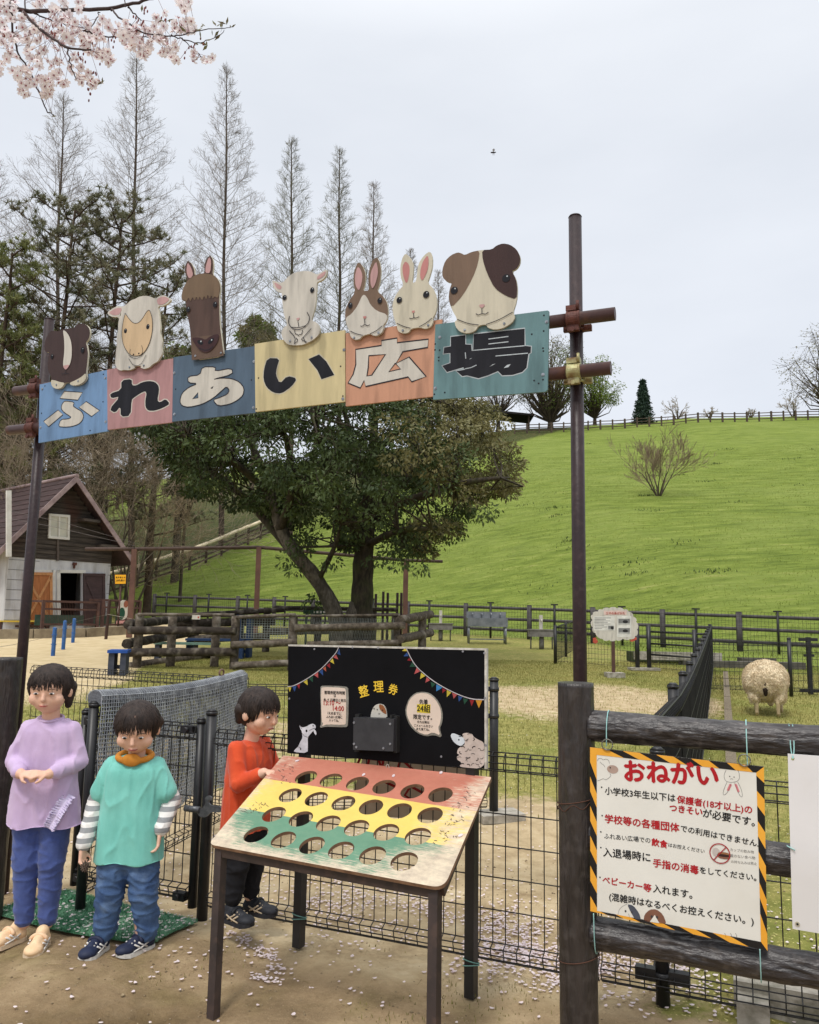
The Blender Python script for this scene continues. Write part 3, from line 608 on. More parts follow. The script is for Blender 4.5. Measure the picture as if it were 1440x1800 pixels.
animal(Z1, 'dark brown guinea pig cutout with a white blaze', (P_DKBR, [(270, 190), (215, 270), (190, 370), (195, 440), (215, 465), (258, 462), (242, 540), (235, 640), (245, 720), (285, 790), (280, 850), (290, 905), (320, 935), (360, 948), (405, 938), (440, 910), (460, 868), (500, 862), (527, 868), (540, 895), (600, 905), (670, 888), (725, 845), (748, 795), (738, 735), (755, 600), (765, 480), (752, 390), (735, 340), (775, 290), (792, 220), (785, 160), (755, 115), (705, 88), (650, 90), (605, 115), (580, 145), (500, 155), (430, 165), (370, 190), (330, 180)][::-1]),
       [(P_CREAM, [(280, 825), (283, 890), (310, 930), (355, 947), (405, 938), (442, 908), (460, 866), (400, 858), (338, 836)][::-1]), (P_CREAM, [(527, 866), (538, 895), (590, 905), (660, 890), (720, 850), (747, 800), (736, 738), (690, 785), (610, 832)][::-1]),
        (P_WHITE, [(438, 172), (480, 195), (520, 250), (545, 320), (558, 410), (555, 530), (535, 620), (500, 680), (474, 697), (445, 660), (442, 600), (455, 500), (460, 400), (455, 290)][::-1]), (P_EARP, [(446, 642), (532, 628), (500, 680), (474, 698), (448, 665)][::-1])],
       [(298, 523, 27, 35, 0), (700, 440, 34, 44, 0)], [[(425, 752), (455, 756), (475, 738), (478, 705)], [(475, 738), (500, 752), (522, 742)]], [(352, 893), (638, 845)])
animal(Z2, 'white sheep cutout with tan face and pink ears', (P_WHITE, [(270, 290), (275, 340), (210, 350), (150, 345), (100, 300), (180, 240), (240, 215), (300, 225), (340, 200), (390, 150), (450, 130), (490, 105), (560, 92), (620, 98), (690, 130), (740, 95), (800, 85), (888, 135), (850, 185), (790, 215), (722, 222), (735, 290), (745, 400), (755, 490), (745, 540), (762, 600), (775, 660), (765, 720), (778, 790), (750, 840), (720, 890), (660, 920), (620, 960), (560, 980), (508, 962), (525, 940), (430, 945), (450, 965), (380, 995), (310, 990), (270, 1000), (225, 975), (200, 900), (210, 840), (212, 760), (225, 700), (220, 600), (240, 520), (240, 440), (255, 350)][::-1]),
       [(P_EARP, [(292, 240), (220, 240), (120, 300), (190, 332), (258, 322)][::-1]), (P_EARP, [(708, 135), (790, 98), (872, 135), (800, 197), (726, 207)][::-1]),
        (P_SKIN, [(330, 305), (385, 385), (430, 428), (480, 430), (530, 390), (615, 245), (650, 330), (665, 420), (655, 560), (625, 670), (580, 760), (520, 815), (450, 822), (380, 805), (320, 720), (292, 620), (290, 520), (305, 410)][::-1])],
       [(335, 520, 25, 33, 0), (606, 470, 27, 35, 0), (432, 805, 12, 10, 0), (497, 793, 12, 10, 0)],
       [[(330, 305), (385, 385), (430, 428), (480, 430), (530, 390), (615, 245), (650, 330), (665, 420), (655, 560), (625, 670), (580, 760), (520, 815)], [(330, 305), (305, 410), (290, 520), (292, 620), (320, 720), (380, 805)], [(375, 815), (430, 855), (490, 855), (545, 800)], [(395, 742), (385, 790), (400, 820), (460, 828), (530, 810), (548, 760), (530, 695)], [(375, 855), (430, 945), (525, 935), (585, 810)]], [(380, 958), (553, 938)], lw=0.0022)
animal(Z3_, 'brown horse cutout with tan forelock', (P_BROWN, [(150, 515), (145, 480), (160, 400), (205, 315), (178, 240), (180, 170), (205, 122), (245, 155), (270, 210), (272, 270), (320, 255), (372, 249), (368, 180), (385, 110), (425, 70), (452, 110), (458, 180), (448, 262), (490, 290), (520, 340), (528, 400), (515, 470), (515, 600), (522, 760), (545, 940), (562, 1062), (247, 1106), (238, 920), (228, 780), (208, 690), (188, 580), (185, 520)][::-1]),
       [(paint('paint_muzzle', (112, 90, 76)), [(240, 885), (245, 880), (520, 850), (530, 850), (545, 940), (562, 1058), (560, 1062), (252, 1104), (247, 1104)][::-1]), (P_HAIR, [(150, 512), (145, 480), (160, 400), (205, 320), (270, 272), (350, 252), (430, 257), (490, 292), (520, 342), (524, 400), (515, 470), (500, 495), (470, 475), (455, 505), (440, 465), (425, 507), (405, 455), (390, 514), (370, 470), (350, 520), (325, 475), (310, 520), (295, 475), (275, 520), (255, 480), (235, 530), (215, 485), (195, 532), (180, 512)][::-1]),
        (P_EARP, [(218, 300), (195, 240), (205, 140), (240, 190), (264, 265), (240, 296)][::-1]), (P_EARP, [(384, 250), (384, 190), (418, 86), (442, 130), (432, 250)][::-1]),
        (P_NOSEB, [(245, 888), (300, 880), (350, 890), (385, 908), (420, 880), (470, 855), (522, 850), (510, 920), (470, 980), (430, 1020), (380, 1035), (330, 1010), (290, 960)][::-1])],
       [(215, 608, 25, 31, 0), (480, 560, 25, 31, 0), (335, 932, 40, 20, -0.5), (440, 918, 40, 21, 0.6)], [[(325, 985), (370, 1010), (420, 1005), (465, 970)]], [(283, 1062), (535, 1034)])
animal(Z4, 'pale grey goat cutout with goatee', (P_WHITE, [(405, 265), (460, 200), (520, 155), (620, 132), (720, 135), (783, 175), (830, 150), (905, 108), (895, 180), (850, 235), (788, 258), (785, 300), (775, 500), (745, 620), (725, 690), (790, 710), (825, 780), (810, 850), (740, 910), (640, 960), (540, 968), (460, 960), (400, 890), (385, 830), (410, 770), (460, 735), (420, 640), (400, 500), (395, 370), (345, 365), (300, 320), (280, 230), (340, 255)][::-1]),
       [(P_EARP, [(300, 252), (395, 300), (385, 342), (338, 332)][::-1]), (P_EARP, [(795, 190), (895, 128), (872, 190), (790, 237)][::-1]), (P_EARP, [(555, 665), (605, 655), (578, 695)][::-1])],
       [(428, 433, 28, 30, 0), (738, 350, 26, 32, 0)], [[(485, 640), (468, 700), (490, 755), (540, 795), (600, 795), (660, 760), (700, 710), (712, 650), (680, 597)], [(500, 765), (560, 772), (620, 765), (670, 745)], [(578, 695), (588, 760)], [(540, 800), (550, 845), (575, 845), (585, 862), (600, 845), (620, 850), (632, 795)], [(482, 805), (555, 885), (535, 950)], [(555, 885), (585, 915), (540, 950)], [(728, 780), (640, 880), (610, 905), (680, 935)], [(640, 880), (665, 940)]], [(487, 920), (730, 880)])
animal(Z5, 'brown and white rabbit cutout', (P_TAN, [(190, 500), (170, 400), (175, 270), (220, 155), (270, 200), (305, 290), (300, 400), (275, 487), (348, 482), (335, 370), (345, 250), (380, 150), (430, 102), (465, 160), (480, 260), (465, 400), (435, 490), (500, 540), (550, 620), (560, 720), (545, 820), (500, 880), (515, 900), (490, 960), (430, 995), (370, 980), (365, 965), (270, 990), (240, 1030), (180, 1038), (135, 1000), (125, 940), (95, 870), (75, 780), (80, 690), (120, 600)][::-1]),
       [(P_WHITE, [(295, 525), (330, 570), (360, 640), (430, 710), (552, 750), (545, 820), (500, 880), (513, 900), (490, 958), (430, 993), (372, 980), (365, 965), (270, 990), (240, 1028), (180, 1036), (137, 1000), (127, 940), (97, 870), (82, 788), (150, 745), (220, 650), (265, 545)][::-1]), (P_EARP, [(215, 213), (250, 240), (275, 310), (265, 400), (235, 490), (195, 430), (185, 330)][::-1]), (P_EARP, [(428, 148), (445, 220), (448, 300), (420, 410), (385, 470), (362, 400), (365, 280)][::-1]), (P_EARR, [(275, 775), (328, 770), (300, 807)][::-1])],
       [(138, 650, 26, 32, 0), (470, 598, 27, 33, 0)], [[(300, 805), (303, 855)], [(252, 882), (275, 888), (303, 860), (330, 885), (358, 868)], [(140, 940), (200, 970), (280, 988)], [(360, 970), (430, 940), (500, 880)]], [(180, 1012), (453, 957)])
animal(Z5, 'cream rabbit cutout with rosy ears', (P_CREAM, [(735, 420), (700, 330), (695, 220), (720, 110), (755, 65), (810, 110), (845, 190), (840, 300), (825, 395), (870, 390), (885, 290), (900, 180), (960, 90), (1030, 38), (1058, 110), (1055, 220), (1030, 310), (1000, 395), (1060, 450), (1100, 540), (1110, 640), (1095, 730), (1055, 795), (1068, 830), (1040, 890), (980, 915), (910, 895), (815, 910), (790, 955), (730, 965), (670, 940), (655, 870), (620, 780), (605, 660), (630, 560), (680, 480)][::-1]),
       [(P_EARR, [(755, 150), (795, 190), (805, 260), (780, 392), (755, 395), (725, 300), (720, 210)][::-1]), (P_EARR, [(1005, 85), (1018, 150), (1005, 260), (945, 382), (920, 330), (925, 240), (955, 150)][::-1]), (P_EARR, [(822, 715), (868, 705), (848, 742)][::-1])],
       [(688, 592, 32, 34, 0), (990, 530, 35, 38, 0)], [[(848, 742), (852, 790)], [(800, 795), (830, 802), (852, 790), (880, 795), (912, 778)], [(660, 852), (740, 890), (815, 908)], [(912, 893), (990, 850), (1055, 795)]], [(726, 932), (1012, 872)])
animal(Z6, 'large guinea pig cutout with tan and dark brown patches', (P_CREAM, [(235, 490), (180, 480), (130, 430), (130, 350), (160, 260), (220, 200), (290, 170), (330, 180), (365, 200), (440, 165), (530, 148), (650, 142), (700, 100), (765, 78), (840, 90), (910, 140), (950, 220), (945, 290), (910, 345), (860, 370), (905, 450), (920, 550), (910, 680), (870, 800), (895, 850), (860, 910), (770, 965), (680, 982), (605, 960), (590, 925), (515, 935), (470, 1000), (390, 1022), (310, 1000), (270, 950), (258, 895), (290, 875), (225, 760), (195, 660), (205, 560)][::-1]),
       [(P_TAN, [(233, 488), (180, 478), (131, 430), (131, 350), (161, 261), (221, 201), (290, 171), (330, 181), (365, 201), (440, 166), (525, 150), (505, 290), (450, 440), (350, 620), (225, 755), (197, 660), (207, 560)][::-1]), (P_DKBR2, [(548, 148), (650, 143), (700, 101), (765, 79), (840, 91), (909, 141), (949, 220), (944, 290), (909, 345), (858, 370), (904, 450), (919, 550), (909, 665), (800, 630), (680, 550), (600, 390), (555, 250)][::-1]), (P_EARP, [(508, 722), (588, 715), (548, 763)][::-1])],
       [(258, 572, 36, 36, 0), (802, 445, 38, 38, 0)], [[(548, 762), (548, 810)], [(485, 815), (510, 835), (548, 812), (585, 825), (617, 800)], [(290, 875), (400, 920), (515, 935)], [(590, 930), (730, 880), (870, 800)]], [(366, 985), (780, 918)])
# ------------------------------------------------------------------ imitation-wood post and rail fence
_bk = dict(rough=0.36, spec=0.5, bump=1.0, bscale=42, rgb3=(96, 90, 87), scale3=34, amt3=0.55, bdist=0.014)
M_LOG = mat('fake_bark', (56, 50, 48), (38, 34, 33), scale=46, stretch=(1, 1, 0.16), **{**_bk, 'amt3': 0.22}); M_RAIL = mat('fake_bark_rail', (60, 55, 55), (38, 35, 36), scale=36, stretch=(0.22, 0.4, 1), **_bk)
M_BLACK = mat('black_coating', (26, 26, 28), (36, 36, 38), scale=12, rough=0.42, spec=0.5)
M_BLACKM = mat('black_wire', (22, 22, 24), (34, 33, 33), scale=20, rough=0.5, spec=0.4)
def bark_log(mb, p0, p1, r, seed, n=40, step=0.012, amp=0.05, mi=0, grain=(9, 9, 3)):
    p0 = np.array(p0, float); p1 = np.array(p1, float); L = np.linalg.norm(p1 - p0); d = (p1 - p0) / L
    a = Z3 if abs(d[2]) < 0.9 else np.array([1.0, 0, 0]); u = np.cross(d, a); u /= np.linalg.norm(u); w = np.cross(d, u)
    N = max(2, int(L / step)); V = []
    for k in range(N + 1):
        s = L * k / N
        for j in range(n):
            t = 2 * math.pi * j / n; c = math.cos(t); s_ = math.sin(t)
            w1 = 0.5 * mnoise.noise(Vector((c * 1.5 + seed, s_ * 1.5, s * 5)))
            q = 1 - 2.2 * abs(mnoise.noise(Vector((c * 3.4 + seed + w1, s_ * 3.4, s * 8 + w1 * 2)))); q2 = mnoise.noise(Vector((c * 7 - seed, s_ * 7 + 3, s * 26)))
            V.append(p0 + d * s + (u * c + w * s_) * r * (1 + amp * 0.8 * q + amp * 0.5 * q2 + amp * mnoise.noise(Vector((c + seed, s_, s * 3)))))
    i = np.arange(n); j = (i + 1) % n; q = np.stack([i, j, j + n, i + n], 1)
    base = mb.n; mb.add(np.array(V), (q[None] + (np.arange(N) * n)[:, None, None]).reshape(-1, 4), mi, True)
    mb.f.append((np.arange(n)[None, ::-1] + base, mi, False)); mb.f.append((np.arange(n)[None] + base + N * n, mi, False))
PR = np.array([*at(1012, 1195, 2.5)[:2], 0]); PR[2] = 0
lf = thing('rail_fence', 'dark bark-textured post with three rails carrying the two notice boards', 'fence', tuple(PR))
zt = at(1012, 1200, 2.5)[2]
mb = MB(); bark_log(mb, PR - Z3 * 0.05, PR + Z3 * zt, 0.0545, 3.1, 44, amp=0.035); post_o = obj('post', mb, M_LOG, lf)
mb = MB(); P = [PR + Z3 * 0.77 + np.array([math.cos(a), math.sin(a), 0]) * 0.0575 + Z3 * 0.012 * math.sin(a * 1.0 + 2) for a in np.linspace(0, 2 * math.pi, 40)]; mb.path(P, 0.0016, 6); mb.path([p - Z3 * 0.014 + Z3 * 0.008 * math.sin(k) for k, p in enumerate(P)], 0.0013, 6)
P = [p - Z3 * 0.445 for p in P]; mb.path(P, 0.0014, 6); obj('binding_wire', mb, mat('rusted_wire', (92, 62, 48)), lf)
RL = Plane(PR, G3, Z3, -N3)
for k, ((a_, b_), s) in enumerate(((((1060, 1277), (1440, 1319)), 5.5), (((1380, 1509), (1440, 1516)), 9.2), (((1055, 1641), (1440, 1714)), 2.4))):
    z0_, z1_ = RL.uv(*a_), RL.uv(*b_); z = z0_[1] + .0
    mb = MB(); bark_log(mb, PR + G3 * 0.04 + Z3 * z, PR + G3 * 1.9 + Z3 * (z - 0.012), 0.0425, s, 52, 0.008, amp=0.095); obj('rail', mb, M_RAIL, lf)
ZT, ZL = RL.uv(1060, 1277)[1], RL.uv(1055, 1641)[1]
lp = MB(); PL = np.array([*at(14, 1152, 3.6)[:2], 0]); bark_log(lp, PL - Z3 * 0.05, PL + Z3 * at(14, 1156, 3.6)[2], 0.062, 7.7, 40, amp=0.035)
tag(obj('gate_post', lp, M_LOG), 'thick dark bark-textured post behind the child in lavender', 'post')

# ------------------------------------------------------------------ welded mesh fences
def fence_panel(A, B, z0, z1, name, parent, sv=0.05, sh=0.115, r=0.0022, bend=True, bulge=0.032, face=None, rh=None):
    """welded wire panel between ground points A and B"""
    A = np.array(A, float); B = np.array(B, float); L = np.linalg.norm((B - A)[:2]); d = (B - A) / L; nrm = np.array([d[1], -d[0], 0]) if face is None else face
    n = max(1, int(round(L / sv))); t = (np.arange(n + 1) / n * L)
    if bend: prof = [(z1 - 0.070, 0), (z1 - 0.058, bulge), (z1 - 0.012, bulge * 0.6), (z1, 0)]; bot = [(z0, 0), (z0 + 0.012, bulge * 0.6), (z0 + 0.052, bulge), (z0 + 0.064, 0)]
    else: prof = [(z1, 0)]; bot = [(z0, 0)]
    chain = bot + prof; P0 = []; P1 = []
    for (za, oa), (zb, ob) in zip(chain[:-1], chain[1:]):
        P0.append(A + d * t[:, None] + Z3 * za + nrm * oa); P1.append(A + d * t[:, None] + Z3 * zb + nrm * ob)
    if bend:                                           # the folded loop closes back on itself
        P0.append(A + d * t[:, None] + Z3 * z1); P1.append(A + d * t[:, None] + Z3 * (z1 - 0.07))
    hz = [c for c in chain] + [(z, 0) for z in np.arange(bot[-1][0] + sh, prof[0][0] - sh * 0.4, sh)]
    if bend: hz += [(z1 - 0.035, bulge), (z0 + 0.03, bulge)]
    mb = MB(); mb.tubes(np.concatenate(P0), np.concatenate(P1), r, n=5)
    mb.tubes([A + Z3 * z + nrm * o for z, o in hz], [B + Z3 * z + nrm * o for z, o in hz], rh or r * 1.15, n=5)
    return obj(name, mb, M_BLACKM, parent)
def round_post(P, z1, r, parent, cap=True, z0=-0.03, name='post', bands=()):
    P = np.array(P, float); mb = MB(); mb.tube(P + Z3 * z0, P + Z3 * z1, r, n=18)
    if cap: mb.tube(P + Z3 * z1, P + Z3 * (z1 + 0.014), r * 1.12, n=18); mb.tube(P + Z3 * (z1 + 0.014), P + Z3 * (z1 + 0.026), r * 1.12, r * 0.5, n=18)
    for b in bands: mb.tube(P + Z3 * (b - 0.012), P + Z3 * (b + 0.012), r * 1.16, n=18)
    return obj(name, mb, M_BLACK, parent)
def gl(t, q=0.0, z=0.0): return np.array([GB[0] + GD[0] * t + GN[0] * q, GB[1] + GD[1] * t + GN[1] * q, z])
FQ = 0.19
tp = gt(*atz(350, 1614)[:2])                                                 # the latch post of the little gate
ff = thing('mesh_fence', 'black welded mesh fence right behind the ticket stand and along the gate line', 'fence', tuple(gl(-0.7, 0.02)))
fence_panel(gl(tp + 0.04, FQ), gl(0.02, FQ), 0.045, 0.80, 'wire_panel', ff, 0.049, 0.116)
fence_panel(gl(0.03, FQ), gl(1.7, FQ), 0.045, 0.78, 'wire_panel', ff, 0.049, 0.116)
round_post(gl(tp, FQ), 0.86, 0.024, ff)
# the open post at the corner of the inner fence
tpc = 0.235
mbp = round_post(gl(tpc, FQ), 0.84, 0.024, ff, bands=(0.10,))
mb = MB()
for s in (-1, 1): mb.box(gl(tpc + 0.055 * s, FQ, 0.10), (0.07, 0.035, 0.04), axes=[G3, N3, Z3])
obj('post_bracket', mb, M_BLACK, ff)
# gate leaf
tl = gt(*atz(128, 1568)[:2])
leaf = thing('mesh_gate', 'closed black mesh gate leaf with a latch hook behind the child in teal', 'gate', tuple(gl((tl + tp) / 2, 0.02)))
fence_panel(gl(tl + 0.03, FQ), gl(tp - 0.07, FQ), 0.06, 0.815, 'wire_panel', leaf, 0.05, 0.125, 0.0026)
for t_, nm in ((tl, 'frame_post'), (tp - 0.055, 'frame_post')): round_post(gl(t_, FQ), 0.82, 0.020, leaf, z0=0.03, name=nm)
for z in (0.075, 0.79):
    mb = MB()
    for t_ in (tl + 0.05, tp - 0.11): mb.box(gl(t_, FQ - 0.015, z), (0.06, 0.035, 0.035), axes=[G3, N3, Z3]); mb.tube(gl(t_, FQ - 0.05, z), gl(t_, FQ - 0.02, z), 0.012, n=10)
    obj('corner_bracket', mb, M_BLACK, leaf)
LP = Plane(gl(tp - 0.05, FQ - 0.055, 0.0), G3, Z3, -N3); mb = MB()
lz = [LP.uv(1 * x / 2.769 + 0, 1140 + y / 2.769) for x, y in ((955, 790), (985, 780), (1003, 755), (1000, 725), (1015, 715), (1033, 722), (1032, 742), (1020, 735), (1018, 752), (1030, 765), (1080, 768), (1080, 798), (1030, 795), (1005, 822), (975, 820))]
LP.poly(mb, smoothpoly(lz, 1), -0.004, 0.004); mb.tube(LP.p(LP.uv(325, 1421), -0.004), LP.p(LP.uv(352, 1424), 0.0), 0.014, n=12)
obj('latch', mb, mat('latch_steel', (112, 114, 118), (84, 86, 90), scale=40, rough=0.4, metal=0.4), leaf)

# net draped over the second leaf, running back from the hinge
NA = np.array([*at(166, 1230, 3.74)[:2], 0]); NB = np.array([*at(428, 1188, 5.33)[:2], 0])
ng = thing('netted_gate', 'black mesh gate leaf hung with grey bird netting, standing open inwards', 'gate', tuple((NA + NB) / 2))
fence_panel(NA, NB, 0.06, 0.90, 'wire_panel', ng, 0.055, 0.125, 0.0022)
round_post(NB, 0.905, 0.026, ng); round_post(NA, 0.88, 0.022, ng)
M_NET = mat('grey_net', (184, 188, 192), (140, 144, 150), scale=12, rough=0.9)
def net():
    r = np.random.default_rng(5); d = (NB - NA); L = np.linalg.norm(d); d = d / L; nn = np.array([d[1], -d[0], 0]); mb = MB()
    if (EYE - NA) @ nn < 0: nn = -nn
    nu, nv = 84, 34; G = np.zeros((nu + 1, nv + 1, 3))
    for i in range(nu + 1):
        for j in range(nv + 1):
            t = i / nu; s = j / nv; h = 0.93 - 0.62 * s - 0.030 * math.sin(t * 3.14)
            w = 0.038 + 0.012 * math.sin(t * 23 + s * 3) * s + 0.014 * math.sin(t * 9 - s * 6) * s + r.normal(0, 0.0015)
            G[i, j] = NA + d * (t * L * 0.985 + 0.012 * math.sin(s * 9 + t * 4) * s) + nn * w + Z3 * (h + 0.018 * math.sin(t * 14 + s * 5) * s)
    mb.tubes(G[:-1].reshape(-1, 3), G[1:].reshape(-1, 3), 0.0026, n=3); mb.tubes(G[:, :-1].reshape(-1, 3), G[:, 1:].reshape(-1, 3), 0.0028, n=3)
    G2 = G - nn * 0.05 + d * 0.012 + Z3 * .007; mb.tubes(G2[:, :-1].reshape(-1, 3), G2[:, 1:].reshape(-1, 3), 0.0024, n=3); mb.tubes(G2[:-1].reshape(-1, 3), G2[1:].reshape(-1, 3), 0.0022, n=3)
    P = [NA + d * L * t + Z3 * (0.915 + 0.004 * math.sin(t * 31) - 0.030 * math.sin(t * 3.14)) for t in np.linspace(0, 0.985, 80)]; mb.path(P, 0.036 + 0.004 * np.sin(np.arange(80) * 1.3), 14, 1)
    for k in range(150):
        c = NA + d * L * (0.985 * k / 150) + Z3 * (0.915 - 0.030 * math.sin(3.14 * k / 150)); mb.path([c + d * .004 * math.sin(k * 3 + a) + (nn * math.cos(a) + Z3 * math.sin(a)) * 0.041 for a in np.linspace(-.6, 3.4, 8)], 0.0016, 3, cap=False)
    mb.add(G.reshape(-1, 3) - nn * .004, [(i * (nv + 1) + j, (i + 1) * (nv + 1) + j, (i + 1) * (nv + 1) + j + 1, i * (nv + 1) + j + 1) for i in range(nu) for j in range(nv)], 2, True)
    g_ = mat('net_gauze', (96, 99, 104), (78, 80, 86), scale=20, rough=.9); t_ = g_.node_tree; o_ = t_.nodes['Material Output']; tr = _n(t_, 'ShaderNodeBsdfTransparent'); ms = _n(t_, 'ShaderNodeMixShader'); ms.inputs[0].default_value = .5; t_.links.new(tr.outputs[0], ms.inputs[1]); t_.links.new(t_.nodes['Principled BSDF'].outputs[0], ms.inputs[2]); t_.links.new(ms.outputs[0], o_.inputs[0])
    obj('netting', mb, [M_NET, mat('net_roll', (134, 137, 142), (100, 102, 108), scale=60, stretch=(1, 1, 3), rough=.95, bump=.8, bscale=160), g_], ng)
    mb = MB(); c = NA + d * L * 0.8 + Z3 * 0.955
    mb.path([c + d * 0.03 * math.cos(a) + Z3 * 0.02 * math.sin(a) for a in np.linspace(0, 6.28, 14)], 0.006, 6); obj('tie', mb, mat('tie_brown', (126, 98, 84)), ng)
net()
# inner fence
IA = np.array([*at(60, 1168, 6.3)[:2], 0]); IB = NB + np.array([0.03, 0.03, 0]); IC = np.array([*atz(868, 1436)[:2], 0])
inn = thing('mesh_fence', 'black mesh fence inside the gate, running behind the netting and the black board', 'fence', tuple((IB + IC) / 2))
fence_panel(IA, IB, 0.06, 0.90, 'wire_panel', inn, 0.06, 0.13, 0.0024); fence_panel(IB, IC - np.array([0.05, 0, 0]), 0.06, 0.86, 'wire_panel', inn, 0.06, 0.13, 0.0024)
round_post(IC, 0.895, 0.030, inn, bands=(0.84, 0.66)); mb = MB()
for z in (0.84, 0.66): mb.box(IC + np.array([-0.05, 0, z]), (0.07, 0.03, 0.03))
obj('post_bracket', mb, M_BLACK, inn)
mb = MB(); mb.box(IC + np.array([0.03, -0.03, 0.015]), (0.30, 0.20, 0.05), 0.3); obj('footing', mb, mat('concrete', (176, 170, 158), (138, 132, 122), scale=14, rough=0.9, bump=0.4, bscale=60, rgb3=(96, 96, 70), scale3=7, amt3=0.5), inn)
M_CONC = MATS['concrete']

# black fence running away from the corner post
def rf_pt(q): 
    p = gl(tpc, FQ) + N3 * q - G3 * (0.027 * max(0, q - 1)); p[2] = tz(p[0], p[1]); return p
rfn = thing('mesh_fence', 'tall dark mesh fence running straight away from the front rails to the far pens', 'fence', tuple(rf_pt(0.3)))
QS = [0.06, 1.2, 2.3, 3.4, 4.5, 5.6, 6.7, 7.8, 8.9, 10.0, 11.1, 12.2, 13.3, 14.6, 16.0]
for k, (a, b) in enumerate(zip(QS[:-1], QS[1:])):
    A, B = rf_pt(a), rf_pt(b); fence_panel(A, B, 0.05, 0.95, 'wire_panel', rfn, 0.05, 0.12, 0.0030 if k < 4 else 0.0038, face=-G3, bulge=0.035)
    if k: round_post(A - G3 * 0.035, 0.985, 0.026, rfn, bands=(0.90, 0.5))
mb = MB()
for a, b in zip(QS[:-1], QS[1:]):
    A, B = rf_pt(a), rf_pt(b); A = A - G3 * 0.02; B = B - G3 * 0.02
    for z in (0.92, 0.895): mb.tube(A + Z3 * z, B + Z3 * z, 0.013, n=8)
obj('top_rail', mb, M_BLACK, rfn)
mb = MB(); n_ = 60                                         # the fold of the top seen end-on as a run of hoops
for q in np.arange(0.08, 3.2, 0.05): 
    c = rf_pt(q) - G3 * 0.02 + Z3 * 0.915; mb.path([c + (G3 * math.cos(a) + Z3 * math.sin(a)) * 0.034 for a in np.linspace(0, 2 * math.pi, 9)], 0.0022, 4, cap=False)
obj('top_fold', mb, M_BLACKM, rfn)
mb = MB(); mb.box(rf_pt(7.0) - G3 * 0.07 + Z3 * 0.62, (0.05, 0.07, 0.11), axes=[G3, N3, Z3]); obj('counter_tag', mb, mat('tag_cream', (222, 208, 150)), rfn)
# old timber edging beside it, and the concrete kerb under the rails
M_SLEEP = mat('sleeper_wood', (136, 124, 104), (98, 88, 74), scale=10, stretch=(6, 6, 6), rough=0.9, bump=0.5, bscale=20)
mb = MB()
for q in np.arange(0.9, 13.5, 1.5):
    A, B = rf_pt(q) + G3 * 0.24, rf_pt(q + 1.47) + G3 * 0.24; bx = (B - A) / np.linalg.norm(B - A)
    mb.box((A + B) / 2 + Z3 * 0.03, (1.46, 0.09, 0.11), axes=[bx, np.cross(Z3, bx), np.cross(bx, np.cross(Z3, bx))])
tag(obj('timber_edging', mb, M_SLEEP), 'weathered timber edging lying along the foot of the receding dark fence', 'edging')
mb = MB()
for k, t_ in enumerate(np.arange(0.46, 1.8, 0.62)): mb.box(gl(t_ + 0.3, FQ + 0.13, 0.035), (0.60, 0.13, 0.13), axes=[G3, N3, Z3])
mb.box(gl(0.52, FQ + 0.42, 0.02), (0.10, 0.9, 0.10), axes=[G3, N3, Z3])
tag(obj('kerb', mb, M_CONC), 'grey concrete kerb blocks on the ground under the front rails', 'kerb')

# ------------------------------------------------------------------ turf mat
c4 = [atz(*q)[:2] for q in ((-20, 1612), (118, 1570), (348, 1622), (262, 1672))]
def quadpt(a, b): return (1 - a) * (1 - b) * c4[0] + a * (1 - b) * c4[1] + a * b * c4[2] + (1 - a) * b * c4[3]
mb = MB(); N_ = 24; V = [np.array([*quadpt(i / N_, j / N_), 0]) for i in range(N_ + 1) for j in range(N_ + 1)]
for v in V: v[2] = ground_z(v[0], v[1]) + 0.014
mb.add(np.array(V), [(i * (N_ + 1) + j, (i + 1) * (N_ + 1) + j, (i + 1) * (N_ + 1) + j + 1, i * (N_ + 1) + j + 1)[::-1] for i in range(N_) for j in range(N_)], 0, True)
r_ = np.random.default_rng(9); ab = r_.uniform(0, 1, (30000, 2)); pp = np.array([[*quadpt(*q), 0] for q in ab]); pp[:, 2] = terrain(pp[:, 0], pp[:, 1]) + relief(pp[:, 0], pp[:, 1]) + 0.012
V, q4, t3 = blades(pp, 0.013, 0.0028, 0.9, 8); mb.add(V, q4, 1); mb.f.append((t3 + mb.n - len(V), 1, False))
tag(obj('turf_mat', mb, [mat('mat_backing', (58, 104, 76), (84, 124, 96), scale=20, rough=0.9), mat('turf_fibre', (62, 132, 92), (126, 172, 140), scale=7, rough=0.6, spec=0.3)]), 'worn green artificial turf mat under the small gate, strewn with petals', 'mat')

# ------------------------------------------------------------------ ticket stand
FL, FRr = atz(525, 1655), atz(828, 1742); SU = FRr - FL; SU[2] = 0; SW = np.linalg.norm(SU); SU = SU / SW; SN = np.array([SU[1], -SU[0], 0.0])   # SN towards the camera
M_STEEL = mat('stand_steel', (62, 50, 46), (44, 36, 34), scale=8, rough=0.45, spec=0.45, rgb3=(96, 74, 62), scale3=30, amt3=0.3)
st = thing('ticket_stand', 'steel stand with a black board above a sloping striped board of round holes', 'stand', tuple((FL + FRr) / 2 * np.array([1, 1, 0])))
BB = Plane((FL + FRr) / 2 * np.array([1, 1, 0]) + SN * 0.028, SU, Z3, SN)
def sq(mb, a, b, s=0.042, mi=0):
    a = np.array(a, float); b = np.array(b, float); d = (b - a) / np.linalg.norm(b - a); ref = SU if abs(SU @ d) < 0.9 else SN; x = ref - d * (ref @ d); x /= np.linalg.norm(x)
    mb.box((a + b) / 2, (s, s, np.linalg.norm(b - a)), axes=[x, np.cross(d, x), d], mi=mi)
zB1 = BB.uv(680, 1137)[1]; 
